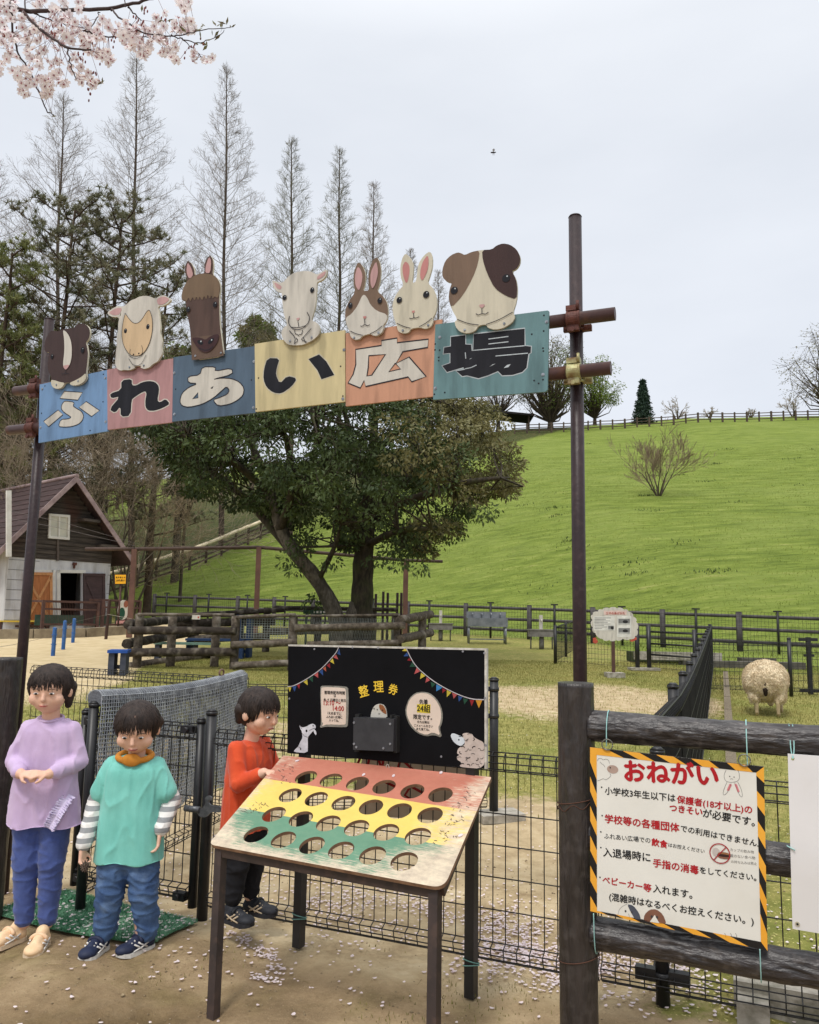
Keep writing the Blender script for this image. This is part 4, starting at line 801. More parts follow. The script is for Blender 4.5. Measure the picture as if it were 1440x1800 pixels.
for p in (FL, FRr):
    mb = MB(); sq(mb, [p[0], p[1], -0.02], [p[0], p[1], zB1 - 0.05], 0.037)
    obj('leg', mb, M_BLACK, st)
mb = MB()
for p in (FL, FRr):
    for h, n in ((0.10, 4), (0.085, 3)): mb.path([p * np.array([1, 1, 0]) + np.array([math.cos(a) * 0.029, math.sin(a) * 0.029, h + 0.01 * math.sin(a + n)]) for a in np.linspace(0, 2 * math.pi, 18)], 0.002, 5)
obj('twine', mb, mat('twine_teal', (120, 168, 158)), st)
cn_ = [BB.uv(*q) for q in ((505, 1324), (856, 1352), (856, 1140), (507, 1133))]
mb = MB(); BB.poly(mb, smoothpoly(cn_, 0), -0.012, 0.0, 0, side=1); board = obj('ticket_board', mb, [mat('board_black', (10, 10, 13), (15, 15, 19), scale=6, rough=0.85, spec=0.15), mat('board_edge', (214, 210, 202), (170, 164, 154), scale=30, rough=0.8)], st)
mb = MB()
for q in ((553, 1141), (665, 1139), (814, 1145), (509, 1228), (776, 1330), (620, 1138), (852, 1148), (853, 1227), (854, 1310)): BB.ell(mb, BB.uv(*q), 0.0042, 0.0042, 0.002, 0, n=10, w0=0)
b_ = MB()
for q in ([cn_[3], cn_[2], cn_[2] - (0, .007), cn_[3] - (0, .007)], [cn_[1] - (.009, 0), cn_[1], cn_[2] - (0, .0072), cn_[2] - (.009, .0072)]): BB.poly(b_, q, .0008, .0008)
obj('bare_edge', b_, MATS['board_edge'], board)
obj('screw', mb, mat('screw_grey', (150, 150, 156), metal=0.3), board)
BZL = lambda pts: BB.z(pts, 6.857, 480, 1120); BZR = lambda pts: BB.z(pts, 6.857, 680, 1130)
FLAG = {k: mat('flag_' + k, c, tuple(v * 0.85 for v in c), scale=30, rough=0.8, k=0.8) for k, c in dict(blue=(48, 84, 150), pink=(206, 96, 96), yellow=(226, 204, 72), red=(160, 36, 44), coral=(214, 106, 78), green=(36, 84, 62), sky=(66, 140, 204), gold=(226, 160, 48), white=(220, 214, 218)).items()}
def bunting(Zf, rope, flags):
    mb = MB(); BB.stroke(mb, smoothline(Zf(rope), 2), 0.0034, 0.0016, 0); keys = ['white'] + sorted({f[0] for f in flags})
    for c, tri in flags: BB.poly(mb, Zf(tri), 0.0008, 0.0008, keys.index(c))
    obj('painted_bunting', mb, [FLAG[k] for k in keys], board)
bunting(BZL, [(178, 595), (240, 592), (340, 545), (480, 460), (600, 370), (700, 260), (770, 180), (800, 105)],
        [('yellow', [(180, 598), (222, 605), (205, 662)]), ('blue', [(232, 592), (285, 590), (262, 658)]), ('red', [(288, 575), (328, 565), (318, 628)]), ('yellow', [(368, 540), (415, 510), (420, 580)]), ('green', [(432, 500), (485, 470), (482, 545)]), ('pink', [(497, 458), (545, 420), (547, 492)]), ('blue', [(556, 415), (602, 385), (606, 462)]), ('coral', [(603, 380), (637, 352), (643, 416)]), ('red', [(645, 340), (686, 312), (692, 375)]), ('yellow', [(688, 292), (722, 255), (740, 325)]), ('pink', [(728, 245), (762, 210), (788, 268)]), ('blue', [(775, 200), (800, 140), (815, 218)])])
bunting(BZR, [(235, 58), (280, 160), (350, 280), (460, 380), (590, 480), (740, 565), (890, 635), (1030, 680), (1175, 685)],
        [('yellow', [(185, 98), (235, 55), (248, 100)]), ('blue', [(203, 163), (245, 115), (265, 160)]), ('red', [(248, 212), (272, 180), (300, 218)]), ('green', [(275, 290), (310, 232), (345, 290)]), ('pink', [(332, 378), (362, 300), (402, 345)]), ('yellow', [(403, 437), (415, 360), (468, 398)]), ('pink', [(465, 482), (482, 412), (522, 450)]), ('green', [(545, 542), (530, 470), (590, 495)]), ('sky', [(598, 585), (600, 500), (672, 540)]), ('red', [(672, 608), (672, 545), (716, 570)]), ('yellow', [(725, 655), (725, 568), (780, 598)]), ('pink', [(808, 675), (788, 600), (850, 625)]), ('blue', [(870, 712), (862, 638), (915, 655)]), ('green', [(935, 745), (922, 665), (982, 685)]), ('red', [(1025, 765), (1000, 690), (1055, 690)]), ('gold', [(1112, 788), (1072, 690), (1155, 685)])])
mb = MB()
for ch, a, b in (('整', (1052, 722), (1160, 690)), ('理', (1218, 655), (1335, 652))): BB.text(mb, ch, BZL([a])[0], BZL([b])[0], 0.0008, 0, 0.02)
BB.text(mb, '券', BZR([(18, 595)])[0], BZR([(122, 628)])[0], 0.0008, 0, 0.02)
obj('painted_title', mb, mat('paint_title_yellow', (240, 204, 70), (224, 184, 52), rough=0.7), board)
M_PAPER = mat('bubble_paper', (222, 204, 190), (212, 194, 180), scale=8, rough=0.5); M_LAM = mat('laminate_edge', (110, 106, 98), (150, 148, 140), scale=20, rough=0.3, spec=0.5); M_INK = mat('ink_black', (24, 22, 22)); M_INKR = mat('ink_red', (176, 44, 44)); M_HIL = mat('highlight_yellow', (238, 212, 60))
def bubble(Zf, outer, inner, lines, extra=None, label=None):
    mb = MB(); BB.poly(mb, smoothpoly(Zf(outer), 1), 0, 0.0016, 1); BB.poly(mb, smoothpoly(Zf(inner), 1), 0.0022, 0.0022, 0)
    if extra: BB.poly(mb, Zf(extra), 0.0027, 0.0027, 4)
    for txt, a, b, c in lines: BB.text(mb, txt, Zf([a])[0], Zf([b])[0], 0.0033, c, 0.022)
    obj('speech_bubble', mb, [M_PAPER, M_LAM, M_INK, M_INKR, M_HIL], board, label)
bubble(BZL, [(570, 605), (600, 582), (880, 592), (915, 625), (908, 1060), (885, 1088), (640, 1078), (565, 1095), (585, 1040)], [(582, 625), (605, 600), (860, 610), (885, 640), (885, 1040), (860, 1058), (655, 1050), (590, 1075), (612, 1040), (590, 1020)],
       [('整理券配布時間', (625, 682), (872, 690), 2), ('は', (740, 722), (765, 722), 2), ('金 土 日曜日と祝日', (615, 768), (880, 780), 2), ('13:10 〜', (618, 818), (822, 822), 3), ('14:00', (728, 885), (860, 890), 3), ('13:30までに', (665, 928), (830, 940), 2), ('ふれあい広場に', (648, 972), (840, 980), 2), ('入ってね。', (680, 1012), (800, 1020), 2)])
bubble(BZR, [(435, 588), (520, 605), (600, 670), (660, 770), (680, 880), (665, 980), (640, 1030), (670, 1145), (570, 1110), (480, 1130), (370, 1090), (280, 1000), (235, 890), (225, 790), (270, 670), (350, 600)], [(430, 602), (510, 615), (590, 680), (648, 780), (662, 880), (645, 980), (622, 1020), (650, 1120), (560, 1075), (480, 1112), (380, 1075), (295, 985), (248, 880), (242, 790), (280, 680), (355, 615)],
       [('先着', (398, 735), (500, 735), 2), ('24組', (370, 820), (530, 832), 2), ('限定です。', (328, 912), (550, 925), 2), ('それ以降は', (372, 965), (520, 972), 2), ('ごメェ〜んなさい', (335, 1005), (560, 1020), 2), ('また来てね。', (362, 1050), (520, 1060), 2)], [(370, 738), (532, 742), (528, 850), (368, 838)])
mb = MB()                                                                  # painted goat
G_W, G_L = mat('chalk_white', (216, 218, 226), (180, 182, 190), scale=20, rough=0.85), M_INK
BB.poly(mb, smoothpoly(BZL([(318, 1058), (350, 1090), (400, 1080), (450, 1050), (485, 1042), (515, 1062), (518, 1095), (490, 1125), (450, 1170), (420, 1208), (422, 1300), (420, 1398), (245, 1385), (275, 1345), (305, 1320), (330, 1260), (358, 1215), (350, 1140), (330, 1105)]), 1), 0.0008, 0.0008, 0)
BB.poly(mb, BZL([(500, 1112), (518, 1130), (526, 1165), (518, 1182), (500, 1160), (488, 1128)]), 0.0008, 0.0008, 0)
for L in ([(355, 1160), (375, 1190), (420, 1208)], [(440, 1125), (480, 1105), (512, 1098)], [(330, 1070), (345, 1098), (352, 1110)], [(305, 1322), (330, 1330), (345, 1350)]): BB.stroke(mb, BZL(L), 0.0016, 0.0014, 1)
BB.ell(mb, BZL([(406, 1130)])[0], 0.005, 0.0055, 0.0014, 1); BB.ell(mb, BZL([(486, 1068)])[0], 0.0028, 0.0028, 0.0014, 1); BB.ell(mb, BZL([(334, 1348)])[0], 0.003, 0.004, 0.0014, 1); BB.ell(mb, BZL([(365, 1072)])[0], 0.003, 0.003, 0.0014, 1)
obj('painted_goat', mb, [G_W, G_L], board)
mb = MB()                                                                  # painted sheep
BB.poly(mb, smoothpoly(BZR([(905, 1100), (960, 1082), (1030, 1095), (1048, 1135), (1110, 1170), (1165, 1195), (1178, 1245), (1185, 1520), (900, 1500), (878, 1480), (905, 1440), (850, 1410), (845, 1370), (885, 1350), (845, 1335), (860, 1275), (905, 1245), (945, 1230), (930, 1160)]), 2), 0.0008, 0.0008, 2)
BB.poly(mb, smoothpoly(BZR([(770, 1120), (785, 1092), (820, 1092), (860, 1110), (905, 1125), (945, 1165), (940, 1210), (900, 1245), (850, 1230), (800, 1185)]), 2), 0.0014, 0.0014, 0)
for k in range(26):
    x, y = [(890, 1110), (935, 1105), (1000, 1110), (1035, 1160), (960, 1160), (990, 1175), (915, 1265), (950, 1290), (1010, 1275), (1060, 1265), (1110, 1290), (1150, 1280), (905, 1320), (880, 1390), (940, 1400), (985, 1370), (990, 1410), (1040, 1350), (1080, 1400), (1100, 1450), (1050, 1470), (980, 1480), (1140, 1380), (1150, 1440), (915, 1470), (1100, 1500)][k]
    a = k * 1.7; L = [(x + 26 * math.cos(a + q) , y + 18 * math.sin(a + q)) for q in (0, 0.6, 1.2, 1.8, 2.4)]; BB.stroke(mb, BZR(L), 0.0014 + 0.0012 * (k % 3 == 0), 0.0020, 1)
BB.ell(mb, BZR([(872, 1168)])[0], 0.003, 0.003, 0.0020, 1)
obj('painted_sheep', mb, [mat('chalk_blue_white', (214, 222, 230), rough=0.85), M_INK, mat('chalk_warm', (206, 192, 184), (182, 168, 160), scale=16, rough=0.85)], board)
# ticket box with the guinea pig peeping out
mb = MB(); BZ3 = lambda pts: BB.z(pts, 3.6, 490, 1120)
BB.poly(mb, smoothpoly(BZ3([(583, 515), (590, 470), (610, 432), (640, 420), (670, 430), (685, 465), (690, 515)]), 1), 0.0, 0.004, 0); BB.poly(mb, smoothpoly(BZ3([(640, 422), (668, 432), (684, 465), (686, 490), (660, 475), (640, 450)]), 1), 0.0048, 0.0048, 1)
for q in ((608, 452), (628, 458), (662, 462)): BB.ell(mb, BZ3([q])[0], 0.0024, 0.003, 0.0054, 2, n=8)
BB.stroke(mb, BZ3([(634, 482), (642, 487), (646, 480)]), 0.0016, 0.0054, 2); obj('painted_guinea_pig', mb, [P_WHITE, mat('paint_ginger', (150, 92, 54)), M_INK], board)
mb = MB(); q = BZ3([(508, 705), (760, 715), (764, 512), (510, 503)]); BB.poly(mb, q, 0.0, 0.040, 0); q2 = BZ3([(500, 722), (528, 722), (528, 485), (504, 485)]); BB.poly(mb, q2, 0, 0.022, 1)
BB.poly(mb, BZ3([(745, 728), (768, 728), (768, 498), (745, 495)]), 0, 0.022, 1); BB.poly(mb, BZ3([(736, 512), (746, 512), (746, 488), (737, 487)]), 0, 0.036, 1)
for a in ((515, 535), (742, 543), (515, 668), (742, 668), (530, 688), (700, 695)): BB.ell(mb, BZ3([a])[0], 0.0045, 0.0045, 0.043, 2, n=10, w0=0.04)
obj('ticket_box', mb, [mat('box_charcoal', (58, 58, 62), (50, 50, 54), scale=20, rough=0.5), mat('box_bracket', (40, 40, 40)), MATS['screw_grey']], board)
# sloping board of holes
zR = (BB.uv(505, 1331)[1] + BB.uv(862, 1362)[1]) / 2
RUN = 0.52
FP = Plane(BB.o + SN * RUN, SU, Z3, SN); fl, fr_ = FP.uv(372, 1488), FP.uv(776, 1560); zF = (fl[1] + fr_[1]) / 2
vv = np.array([0, 0, 1.0]) * (zR - zF) - SN * RUN; vl = np.linalg.norm(vv); vv = vv / vl
TP = Plane(BB.o * np.array([1, 1, 0]) + Z3 * zR, SU, vv, np.cross(SU, vv))
T2 = lambda pts: TP.z(pts, 2.571, 340, 1310)
def fillet(c, rad, n=7):
    out = []
    for i in range(4):
        p = np.array(c[i]); a = np.array(c[i - 1]) - p; b = np.array(c[(i + 1) % 4]) - p; a /= np.linalg.norm(a); b /= np.linalg.norm(b)
        for t in np.linspace(0, 1, n): out.append(p + a * rad[i] * (1 - t) ** 2 + b * rad[i] * t ** 2)
    return out
oc = [TP.uv(366, 1484), TP.uv(780, 1562), TP.uv(864, 1366), TP.uv(498, 1328)]
oc_b = min(oc[0][1], oc[1][1])
TT = MB(); holes = []
rows_ = [[(509, 145), (622, 158), (742, 173), (862, 188), (990, 208), (1117, 224)], [(438, 226), (556, 243), (678, 262), (803, 279), (932, 297), (1070, 316)], [(364, 312), (486, 333), (610, 353), (738, 374), (872, 393), (1015, 412)], [(283, 403), (407, 427), (536, 452), (668, 475), (810, 498), (953, 525)]]
for rw in rows_:
    for c in T2(rw): holes.append([(c[0] + 0.0445 * math.cos(a), c[1] + 0.0445 * math.sin(a)) for a in np.linspace(0, 2 * math.pi, 28, endpoint=False)])
TP.poly(TT, fillet(oc, (0.03, 0.045, 0.006, 0.006)), -0.012, 0.0, 0, holes, side=1)
def board_paint():
    M = bpy.data.materials.new('painted_board'); M.use_nodes = True; t = M.node_tree; t.nodes.clear(); L = t.links.new
    out = _n(t, 'ShaderNodeOutputMaterial'); b = _n(t, 'ShaderNodeBsdfPrincipled'); L(b.outputs[0], out.inputs[0]); b.inputs['Roughness'].default_value = 0.62; b.inputs['Specular IOR Level'].default_value = 0.3
    uv = _n(t, 'ShaderNodeAttribute'); uv.attribute_name = 'board'; sp = _n(t, 'ShaderNodeSeparateXYZ'); L(uv.outputs['Vector'], sp.inputs[0])
    def nz(s, st=(1, 1, 1), d=8, r=0.7):
        m_ = _n(t, 'ShaderNodeMapping'); m_.inputs['Scale'].default_value = st; m_.inputs['Rotation'].default_value = (0, 0, 0.5 if st != (1, 1, 1) else 0); L(uv.outputs['Vector'], m_.inputs[0]); n = _n(t, 'ShaderNodeTexNoise'); n.inputs['Scale'].default_value = s; n.inputs['Detail'].default_value = d; n.inputs['Roughness'].default_value = r; L(m_.outputs[0], n.inputs[0]); return n.outputs[0]
    def ma(op, a, c):
        n = _n(t, 'ShaderNodeMath', operation=op)
        for k, v in ((0, a), (1, c)):
            if isinstance(v, (int, float)): n.inputs[k].default_value = v
            else: L(v, n.inputs[k])
        return n.outputs[0]
    y = ma('ADD', sp.outputs[1], ma('MULTIPLY', ma('SUBTRACT', nz(9), 0.5), 0.006))
    r = _n(t, 'ShaderNodeValToRGB'); r.color_ramp.interpolation = 'CONSTANT'; e = r.color_ramp.elements
    yb1 = T2([(790, 225)])[0][1] / vl; yb2 = T2([(690, 372)])[0][1] / vl           # fractions down the slope (negative)
    e[0].position = 0; e[0].color = (*lin((72, 130, 104)), 1); e[1].position = 1 + yb2; e[1].color = (*lin((222, 194, 90)), 1); q = e.new(1 + yb1); q.color = (*lin((182, 104, 84)), 1)
    L(ma('ADD', y, 1.0), r.inputs[0])
    # wear: towards the rim and round the holes, scratched along the grain
    ex = ma('SUBTRACT', ma('ABSOLUTE', sp.outputs[0], 0), 0.42); ey = ma('SUBTRACT', ma('MULTIPLY', y, -1.0), 0.90)
    wear = ma('MAXIMUM', ma('ADD', ma('MULTIPLY', ex, 1.5), -0.03), ma('MULTIPLY', ey, 4.0))
    wear = ma('MAXIMUM', wear, ma('MULTIPLY', ma('ADD', ma('SUBTRACT', ma('ABSOLUTE', sp.outputs[0], 0), 0.40), ma('SUBTRACT', ma('MULTIPLY', y, -1.0), 0.72)), 1.5))
    n = ma('ADD', ma('MULTIPLY', ma('SUBTRACT', nz(5, (1, 1, 1), 5), 0.5), 1.0), ma('MULTIPLY', ma('SUBTRACT', nz(26, (0.45, 5, 1), 9, 0.75), 0.5), 1.5))
    f = _n(t, 'ShaderNodeMapRange'); f.inputs[1].default_value = 0.06; f.inputs[2].default_value = 0.32; f.inputs[3].default_value = 0.10; f.inputs[4].default_value = 0.92; L(ma('ADD', wear, n), f.inputs[0])
    bare = _n(t, 'ShaderNodeValToRGB'); bare.color_ramp.elements[0].color = (*lin((222, 204, 178)), 1); bare.color_ramp.elements[1].color = (*lin((176, 158, 142)), 1); bare.color_ramp.elements[0].position = .35; bare.color_ramp.elements[1].position = .7; L(nz(18), bare.inputs[0])
    m1 = _n(t, 'ShaderNodeMix', data_type='RGBA'); L(f.outputs[0], m1.inputs[0]); L(r.outputs[0], m1.inputs[6]); L(bare.outputs[0], m1.inputs[7])
    n4 = _n(t, 'ShaderNodeMapRange'); n4.inputs[1].default_value = 0.45; n4.inputs[2].default_value = 0.75; n4.inputs[4].default_value = 0.35; L(nz(3.5), n4.inputs[0])
    m2 = _n(t, 'ShaderNodeMix', data_type='RGBA', blend_type='MULTIPLY'); L(n4.outputs[0], m2.inputs[0]); L(m1.outputs[2], m2.inputs[6]); m2.inputs[7].default_value = (0.62, 0.58, 0.52, 1)
    L(m2.outputs[2], b.inputs['Base Color'])
    bp = _n(t, 'ShaderNodeBump'); bp.inputs['Strength'].default_value = 0.25; bp.inputs['Distance'].default_value = 0.002; L(n, bp.inputs['Height']); L(bp.outputs[0], b.inputs['Normal'])
    return M
tt = obj('hole_board', TT, [board_paint(), mat('ply_edge', (150, 118, 92), (116, 88, 68), scale=30, rough=0.8)], st)
W_ = WLOC[tt.name]; at_ = tt.data.attributes.new('board', 'FLOAT_VECTOR', 'POINT'); ucs = (oc[0][0] + oc[1][0]) / 2
for i, v in enumerate(tt.data.vertices):
    p = np.array(v.co) + W_ - TP.o; at_.data[i].vector = ((p @ TP.u - 0.0) / (2 * 0.40), (p @ TP.v) / vl, 0)
mb = MB(); r_ = random.Random(4)                                          # worn black characters left on the rim
for (x, y) in ((1245, 205), (1245, 235), (1222, 268), (1205, 285), (1190, 320), (1185, 345), (1165, 350), (1140, 395), (1160, 415), (1110, 430), (425, 100), (420, 125), (408, 160), (300, 265), (270, 295), (250, 300), (290, 280)):
    for k in range(6):
        a = (x + r_.uniform(-28, 28), y + r_.uniform(-12, 12)); b = (a[0] + r_.uniform(-14, 14), a[1] + r_.uniform(-10, 10)); TP.stroke(mb, T2([a, ((a[0] + b[0]) / 2 + 1, (a[1] + b[1]) / 2), b]), r_.uniform(0.0012, 0.003), 0.0008, 0)
obj('worn_lettering', mb, mat('faded_ink', (62, 52, 50), (96, 82, 74), scale=60), tt)
mb = MB(); r_ = random.Random(3)
for (x, y) in ((470, 72), (770, 135), (1208, 410), (1120, 126), (905, 140)):
    c = T2([(x, y)])[0]; TP.ell(mb, c, 0.009, 0.006, 0.003, 0, r_.uniform(0, 3), n=8, w0=0.001)
o = obj('settled_petals', mb, MATS['petal_fallen'], tt)
# frame and front legs
mb = MB(); z0 = -0.034; a, b, c, d_ = (TP.p(q, z0) for q in (oc[0] + np.array([0.03, 0.022]), oc[1] + np.array([-0.035, 0.022]), oc[2] + np.array([-0.035, -0.05]), oc[3] + np.array([0.03, -0.05])))
sq(mb, a, b, 0.036); sq(mb, d_, a, 0.034); sq(mb, c, b, 0.034); obj('frame', mb, M_STEEL, st)
for q in (a, b - SU * 0.012):
    mb = MB(); sq(mb, [q[0], q[1], q[2] + 0.012], [q[0] * .955, q[1] * .955, -0.03], 0.031); obj('leg', mb, M_STEEL, st)
mb = MB(); c_ = BB.p(BB.uv(684, 1343), 0.01); mb.path([c_ + SU * 0.008 * math.sin(a) * (1 if k % 2 else 0.6) + Z3 * (0.012 * math.cos(a) - 0.012) for k, a in enumerate(np.linspace(0, 6.28, 14))], 0.0014, 5); obj('string_loop', mb, mat('string_white', (214, 206, 196)), board)
# notice with red strokes hung on the mesh behind the stand
RP = Plane(gl(-0.35, FQ + 0.015), G3, Z3, -N3); mb = MB(); RP.poly(mb, [RP.uv(*q) for q in ((612, 1432), (690, 1437), (815, 1446), (842, 1340), (640, 1322))], -0.004, 0.0, 0)
for L in ([(640, 1318), (628, 1345)], [(652, 1320), (646, 1350)], [(660, 1322), (672, 1352)], [(638, 1332), (672, 1336)], [(676, 1326), (672, 1350)], [(690, 1328), (712, 1340), (742, 1368)], [(706, 1330), (700, 1350)], [(672, 1372), (702, 1386)], [(722, 1382), (712, 1398), (726, 1408)], [(722, 1382), (744, 1394)], [(716, 1376), (740, 1372)]): RP.stroke(mb, [RP.uv(*q) for q in L], 0.011, 0.0012, 1)
tag(obj('hung_notice', mb, [mat('notice_beige', (188, 174, 158), (172, 158, 142), scale=6, rough=0.6), mat('notice_red', (150, 30, 36))]), 'beige notice with red strokes hanging on the mesh behind the hole board', 'notice')

# ------------------------------------------------------------------ request board and blank board on the rails
QP = Plane(PR + Z3 * 0 - np.array([-SN[0] * 0, 0, 0]) + N3 * -0.056, G3, Z3, -N3)
QZ = lambda pts: QP.z(pts, 3.4286, 1020, 1240)
rb = thing('request_board', 'white board headed おねがい with a black and yellow striped border, tied to the rails', 'sign', tuple(QP.p(QP.uv(1190, 1600)) * np.array([1, 1, 1])))
oq = QZ([(62, 1240), (1130, 1480), (1108, 370), (60, 252)]); iq = QZ([(102, 1238), (1090, 1425), (1062, 405), (100, 298)])
mb = MB(); QP.poly(mb, oq, -0.006, 0.0, 0, side=1); obj('panel', mb, [mat('enamel_white', (228, 226, 218), (220, 218, 210), scale=4, rough=0.4, spec=0.4, rgb3=(206, 200, 186), scale3=6, amt3=0.3), mat('enamel_edge', (40, 38, 36))], rb)
mb = MB(); M_HZY = mat('hazard_yellow', (236, 172, 62), (228, 160, 50), scale=6, rough=0.5); M_HZK = mat('hazard_black', (24, 22, 22), (32, 30, 30), scale=10, rough=0.5)
for i in range(4):
    a, b = np.array(oq[i]), np.array(oq[(i + 1) % 4]); c, d_ = np.array(iq[(i + 1) % 4]), np.array(iq[i])
    n_ = (17, 17, 17, 17)[i]; S = 10 if i in (0, 2) else 11
    for k in range(S):
        f0, f1 = k / S, (k + 1) / S; sh = 1.0 / S * (0.75 if i in (0, 1) else -0.75) 
        sh = (1.0 / S) * (-0.8, 0.8, -0.8, 0.8)[i]
        lp_ = lambda p, q, f: p * (1 - min(max(f, 0), 1)) + q * min(max(f, 0), 1)
        quad = [lp_(a, b, f0), lp_(a, b, f1), lp_(d_, c, f1 + sh), lp_(d_, c, f0 + sh)]
        if k == 0: quad[3] = d_
        if k == S - 1: quad[2] = c
        if abs(np.linalg.norm(quad[2] - quad[3])) < 1e-5: quad = quad[:3]
        QP.poly(mb, quad, 0.0008, 0.0008, (k + (0, 0, 1, 0)[i]) % 2)
obj('striped_border', mb, [M_HZY, M_HZK], rb)
mb = MB(); w = 0.0008
def qt(s, a, b, mi=0, bold=0.025, hs=1.0): QP.text(mb, s, QZ([a])[0], QZ([b])[0], w, mi, bold, hs)
qt('おねがい', (272, 447), (832, 478), 1, 0.05, 1.0)
qt('小学校3年生以下は', (150, 532), (574, 578)); qt('保護者(18才以上)の', (584, 584), (1036, 650), 1, 0.035); qt('つきそい', (540, 634), (736, 662), 1, 0.045); qt('が必要です。', (740, 668), (1052, 726))
qt('学校等の各種団体', (150, 702), (598, 760), 1, 0.035); qt('での利用はできません.', (606, 756), (1074, 850), 0, 0.022); qt('ふれあい広場での', (145, 800), (424, 828), 0, 0.008); qt('飲食', (430, 840), (526, 858), 1, 0.045); qt('はお控えください', (532, 850), (750, 890), 0, 0.008)
qt('入退場時に', (140, 905), (424, 940)); qt('手指の消毒', (440, 968), (714, 1015), 1, 0.035); qt('をしてください。', (722, 1008), (1062, 1056)); qt('ベビーカー等', (136, 1068), (428, 1122), 1, 0.035); qt('入れます。', (440, 1122), (676, 1162)); qt('(混雑時はなるべくお控えください。)', (176, 1170), (1046, 1322))
for s_, a, b in (('カップの飲み物', (905, 876), (1048, 892)), ('蓋のない食べ物', (905, 912), (1056, 928)), ('の持ち込みは禁止', (910, 948), (1066, 962))): qt(s_, a, b, 2, 0.0)
for q in ((130, 493), (133, 664), (125, 762), (125, 857), (120, 1036)): QP.ell(mb, QZ([q])[0], 0.0022, 0.0022, w, 0, n=10)
obj('lettering', mb, [M_INK, mat('sign_red', (178, 28, 36), (166, 24, 32)), mat('pencil_grey', (128, 124, 120))], rb)
mb = MB()
def qs(L, wd=0.0008, mi=2, it=2): QP.stroke(mb, smoothline(QZ(L), it), wd, w, mi)
def qe(c, rx, ry, mi, ww=w, rot=0.0): QP.ell(mb, QZ([c])[0], rx * 1.0 / 3.4286 / 1400 * 2.35, ry / 3.4286 / 1400 * 2.35, ww, mi, rot)
qe((196, 385), 33, 24, 0); qe((182, 375), 4, 5, 2, w + 0.0006)
qs([(104, 335), (112, 318), (130, 320), (140, 330), (155, 322), (172, 330), (178, 350)]); qs([(120, 340), (130, 352), (142, 358), (150, 372)]); qs([(105, 455), (125, 448), (140, 440), (152, 450), (175, 438), (188, 420), (180, 412)])
qs([(880, 390), (866, 420), (872, 450), (890, 462), (920, 464), (948, 458), (962, 440), (958, 405), (950, 390)]); qs([(886, 462), (868, 500), (860, 535), (872, 542), (895, 515), (910, 470)]); qs([(932, 466), (950, 520), (970, 555), (980, 545), (972, 505), (950, 462)])
QP.poly(mb, QZ([(900, 472), (915, 478), (898, 515), (884, 512)]), w, w, 1); QP.poly(mb, QZ([(930, 474), (944, 474), (962, 520), (950, 524)]), w, w, 1)
for q in ((902, 428), (928, 432)): qe(q, 3, 3, 2)
qs([(905, 445), (915, 440), (922, 447)])
ringc = QZ([(842, 892)])[0]; k_ = 2.35 / 3.4286 / 1400
qe((868, 898), 34, 12, 3, w + 0.0002); qe((866, 905), 36, 7, 5, w + 0.0006); qe((868, 915), 33, 10, 4, w + 0.0002); qe((820, 885), 20, 24, 6, w)
QP.stroke(mb, [ringc + np.array([math.cos(a), math.sin(a)]) * 52 * k_ for a in np.linspace(0, 2 * math.pi, 28, endpoint=False)], 0.0028, w + 0.0012, 7, closed=True); QP.stroke(mb, [ringc + np.array([-34, -40]) * k_, ringc, ringc + np.array([36, 40]) * k_], 0.0026, w + 0.0012, 7)
QP.poly(mb, smoothpoly(QZ([(283, 1197), (320, 1205), (355, 1250), (368, 1292), (330, 1287), (305, 1245)]), 1), w, w, 8); qs([(228, 1262), (235, 1230), (262, 1205), (285, 1198)], 0.0006); qe((274, 1240), 5, 6, 2); qe((312, 1246), 4, 5, 2, w + 0.0006); qs([(290, 1255), (296, 1262), (296, 1280)], 0.0006)
QP.poly(mb, smoothpoly(QZ([(382, 1300), (388, 1260), (420, 1230), (460, 1228), (500, 1260), (522, 1318), (480, 1315)]), 1), w, w, 4); QP.poly(mb, QZ([(450, 1262), (478, 1312), (420, 1304)]), w + 0.0006, w + 0.0006, 9)
for q in ((432, 1272), (464, 1276)): qe(q, 6, 7, 2, w + 0.001)
for q in (870, 905, 935): qs([(q, 1372), (q + 8, 1385), (q + 9, 1398)], 0.0008)
obj('drawing', mb, [mat('draw_tan', (186, 160, 146)), mat('draw_pink', (216, 130, 136)), mat('draw_line', (70, 66, 66)), mat('draw_bun', (150, 104, 68)), mat('draw_brown', (140, 96, 76)), mat('draw_dark', (58, 36, 32)), mat('draw_cup', (196, 186, 180)), mat('draw_ring', (168, 44, 50)), mat('draw_slate', (84, 88, 100)), MATS['enamel_white']], rb)
mb = MB()
for q in ((165, 236), (990, 330)):
    c = QP.p(QZ([q])[0], 0.004); mb.path([c + (G3 * math.cos(a) + Z3 * math.sin(a)) * 0.0155 for a in np.linspace(0, 2 * math.pi, 24)], 0.0018, 6)
obj('hanging_ring', mb, mat('ring_steel', (132, 130, 122), (96, 94, 88), metal=0.6, rough=0.35), rb)
mb = MB(); M_TW = mat('twine_mint', (164, 206, 202), (140, 184, 182), scale=40)
def loop(px_, ztop, zbot, lower=True):
    c = QP.p(QP.uv(*px_)); t_ = (c - PR) @ G3; base = PR + G3 * t_
    P = [base + np.array([0, 0, 1]) * z + N3 * o for z, o in ((zbot, -0.052), (ztop - 0.03, -0.047), (ztop, -0.030), (ztop + 0.016, 0.0), (ztop, 0.032), (ztop - 0.05, 0.047))]
    mb.path(smoothline(P, 2), 0.0017, 5)
loop((1065, 1255), ZT + .036, ZT - .05); loop((1312, 1285), ZT + .032, ZT - .08)
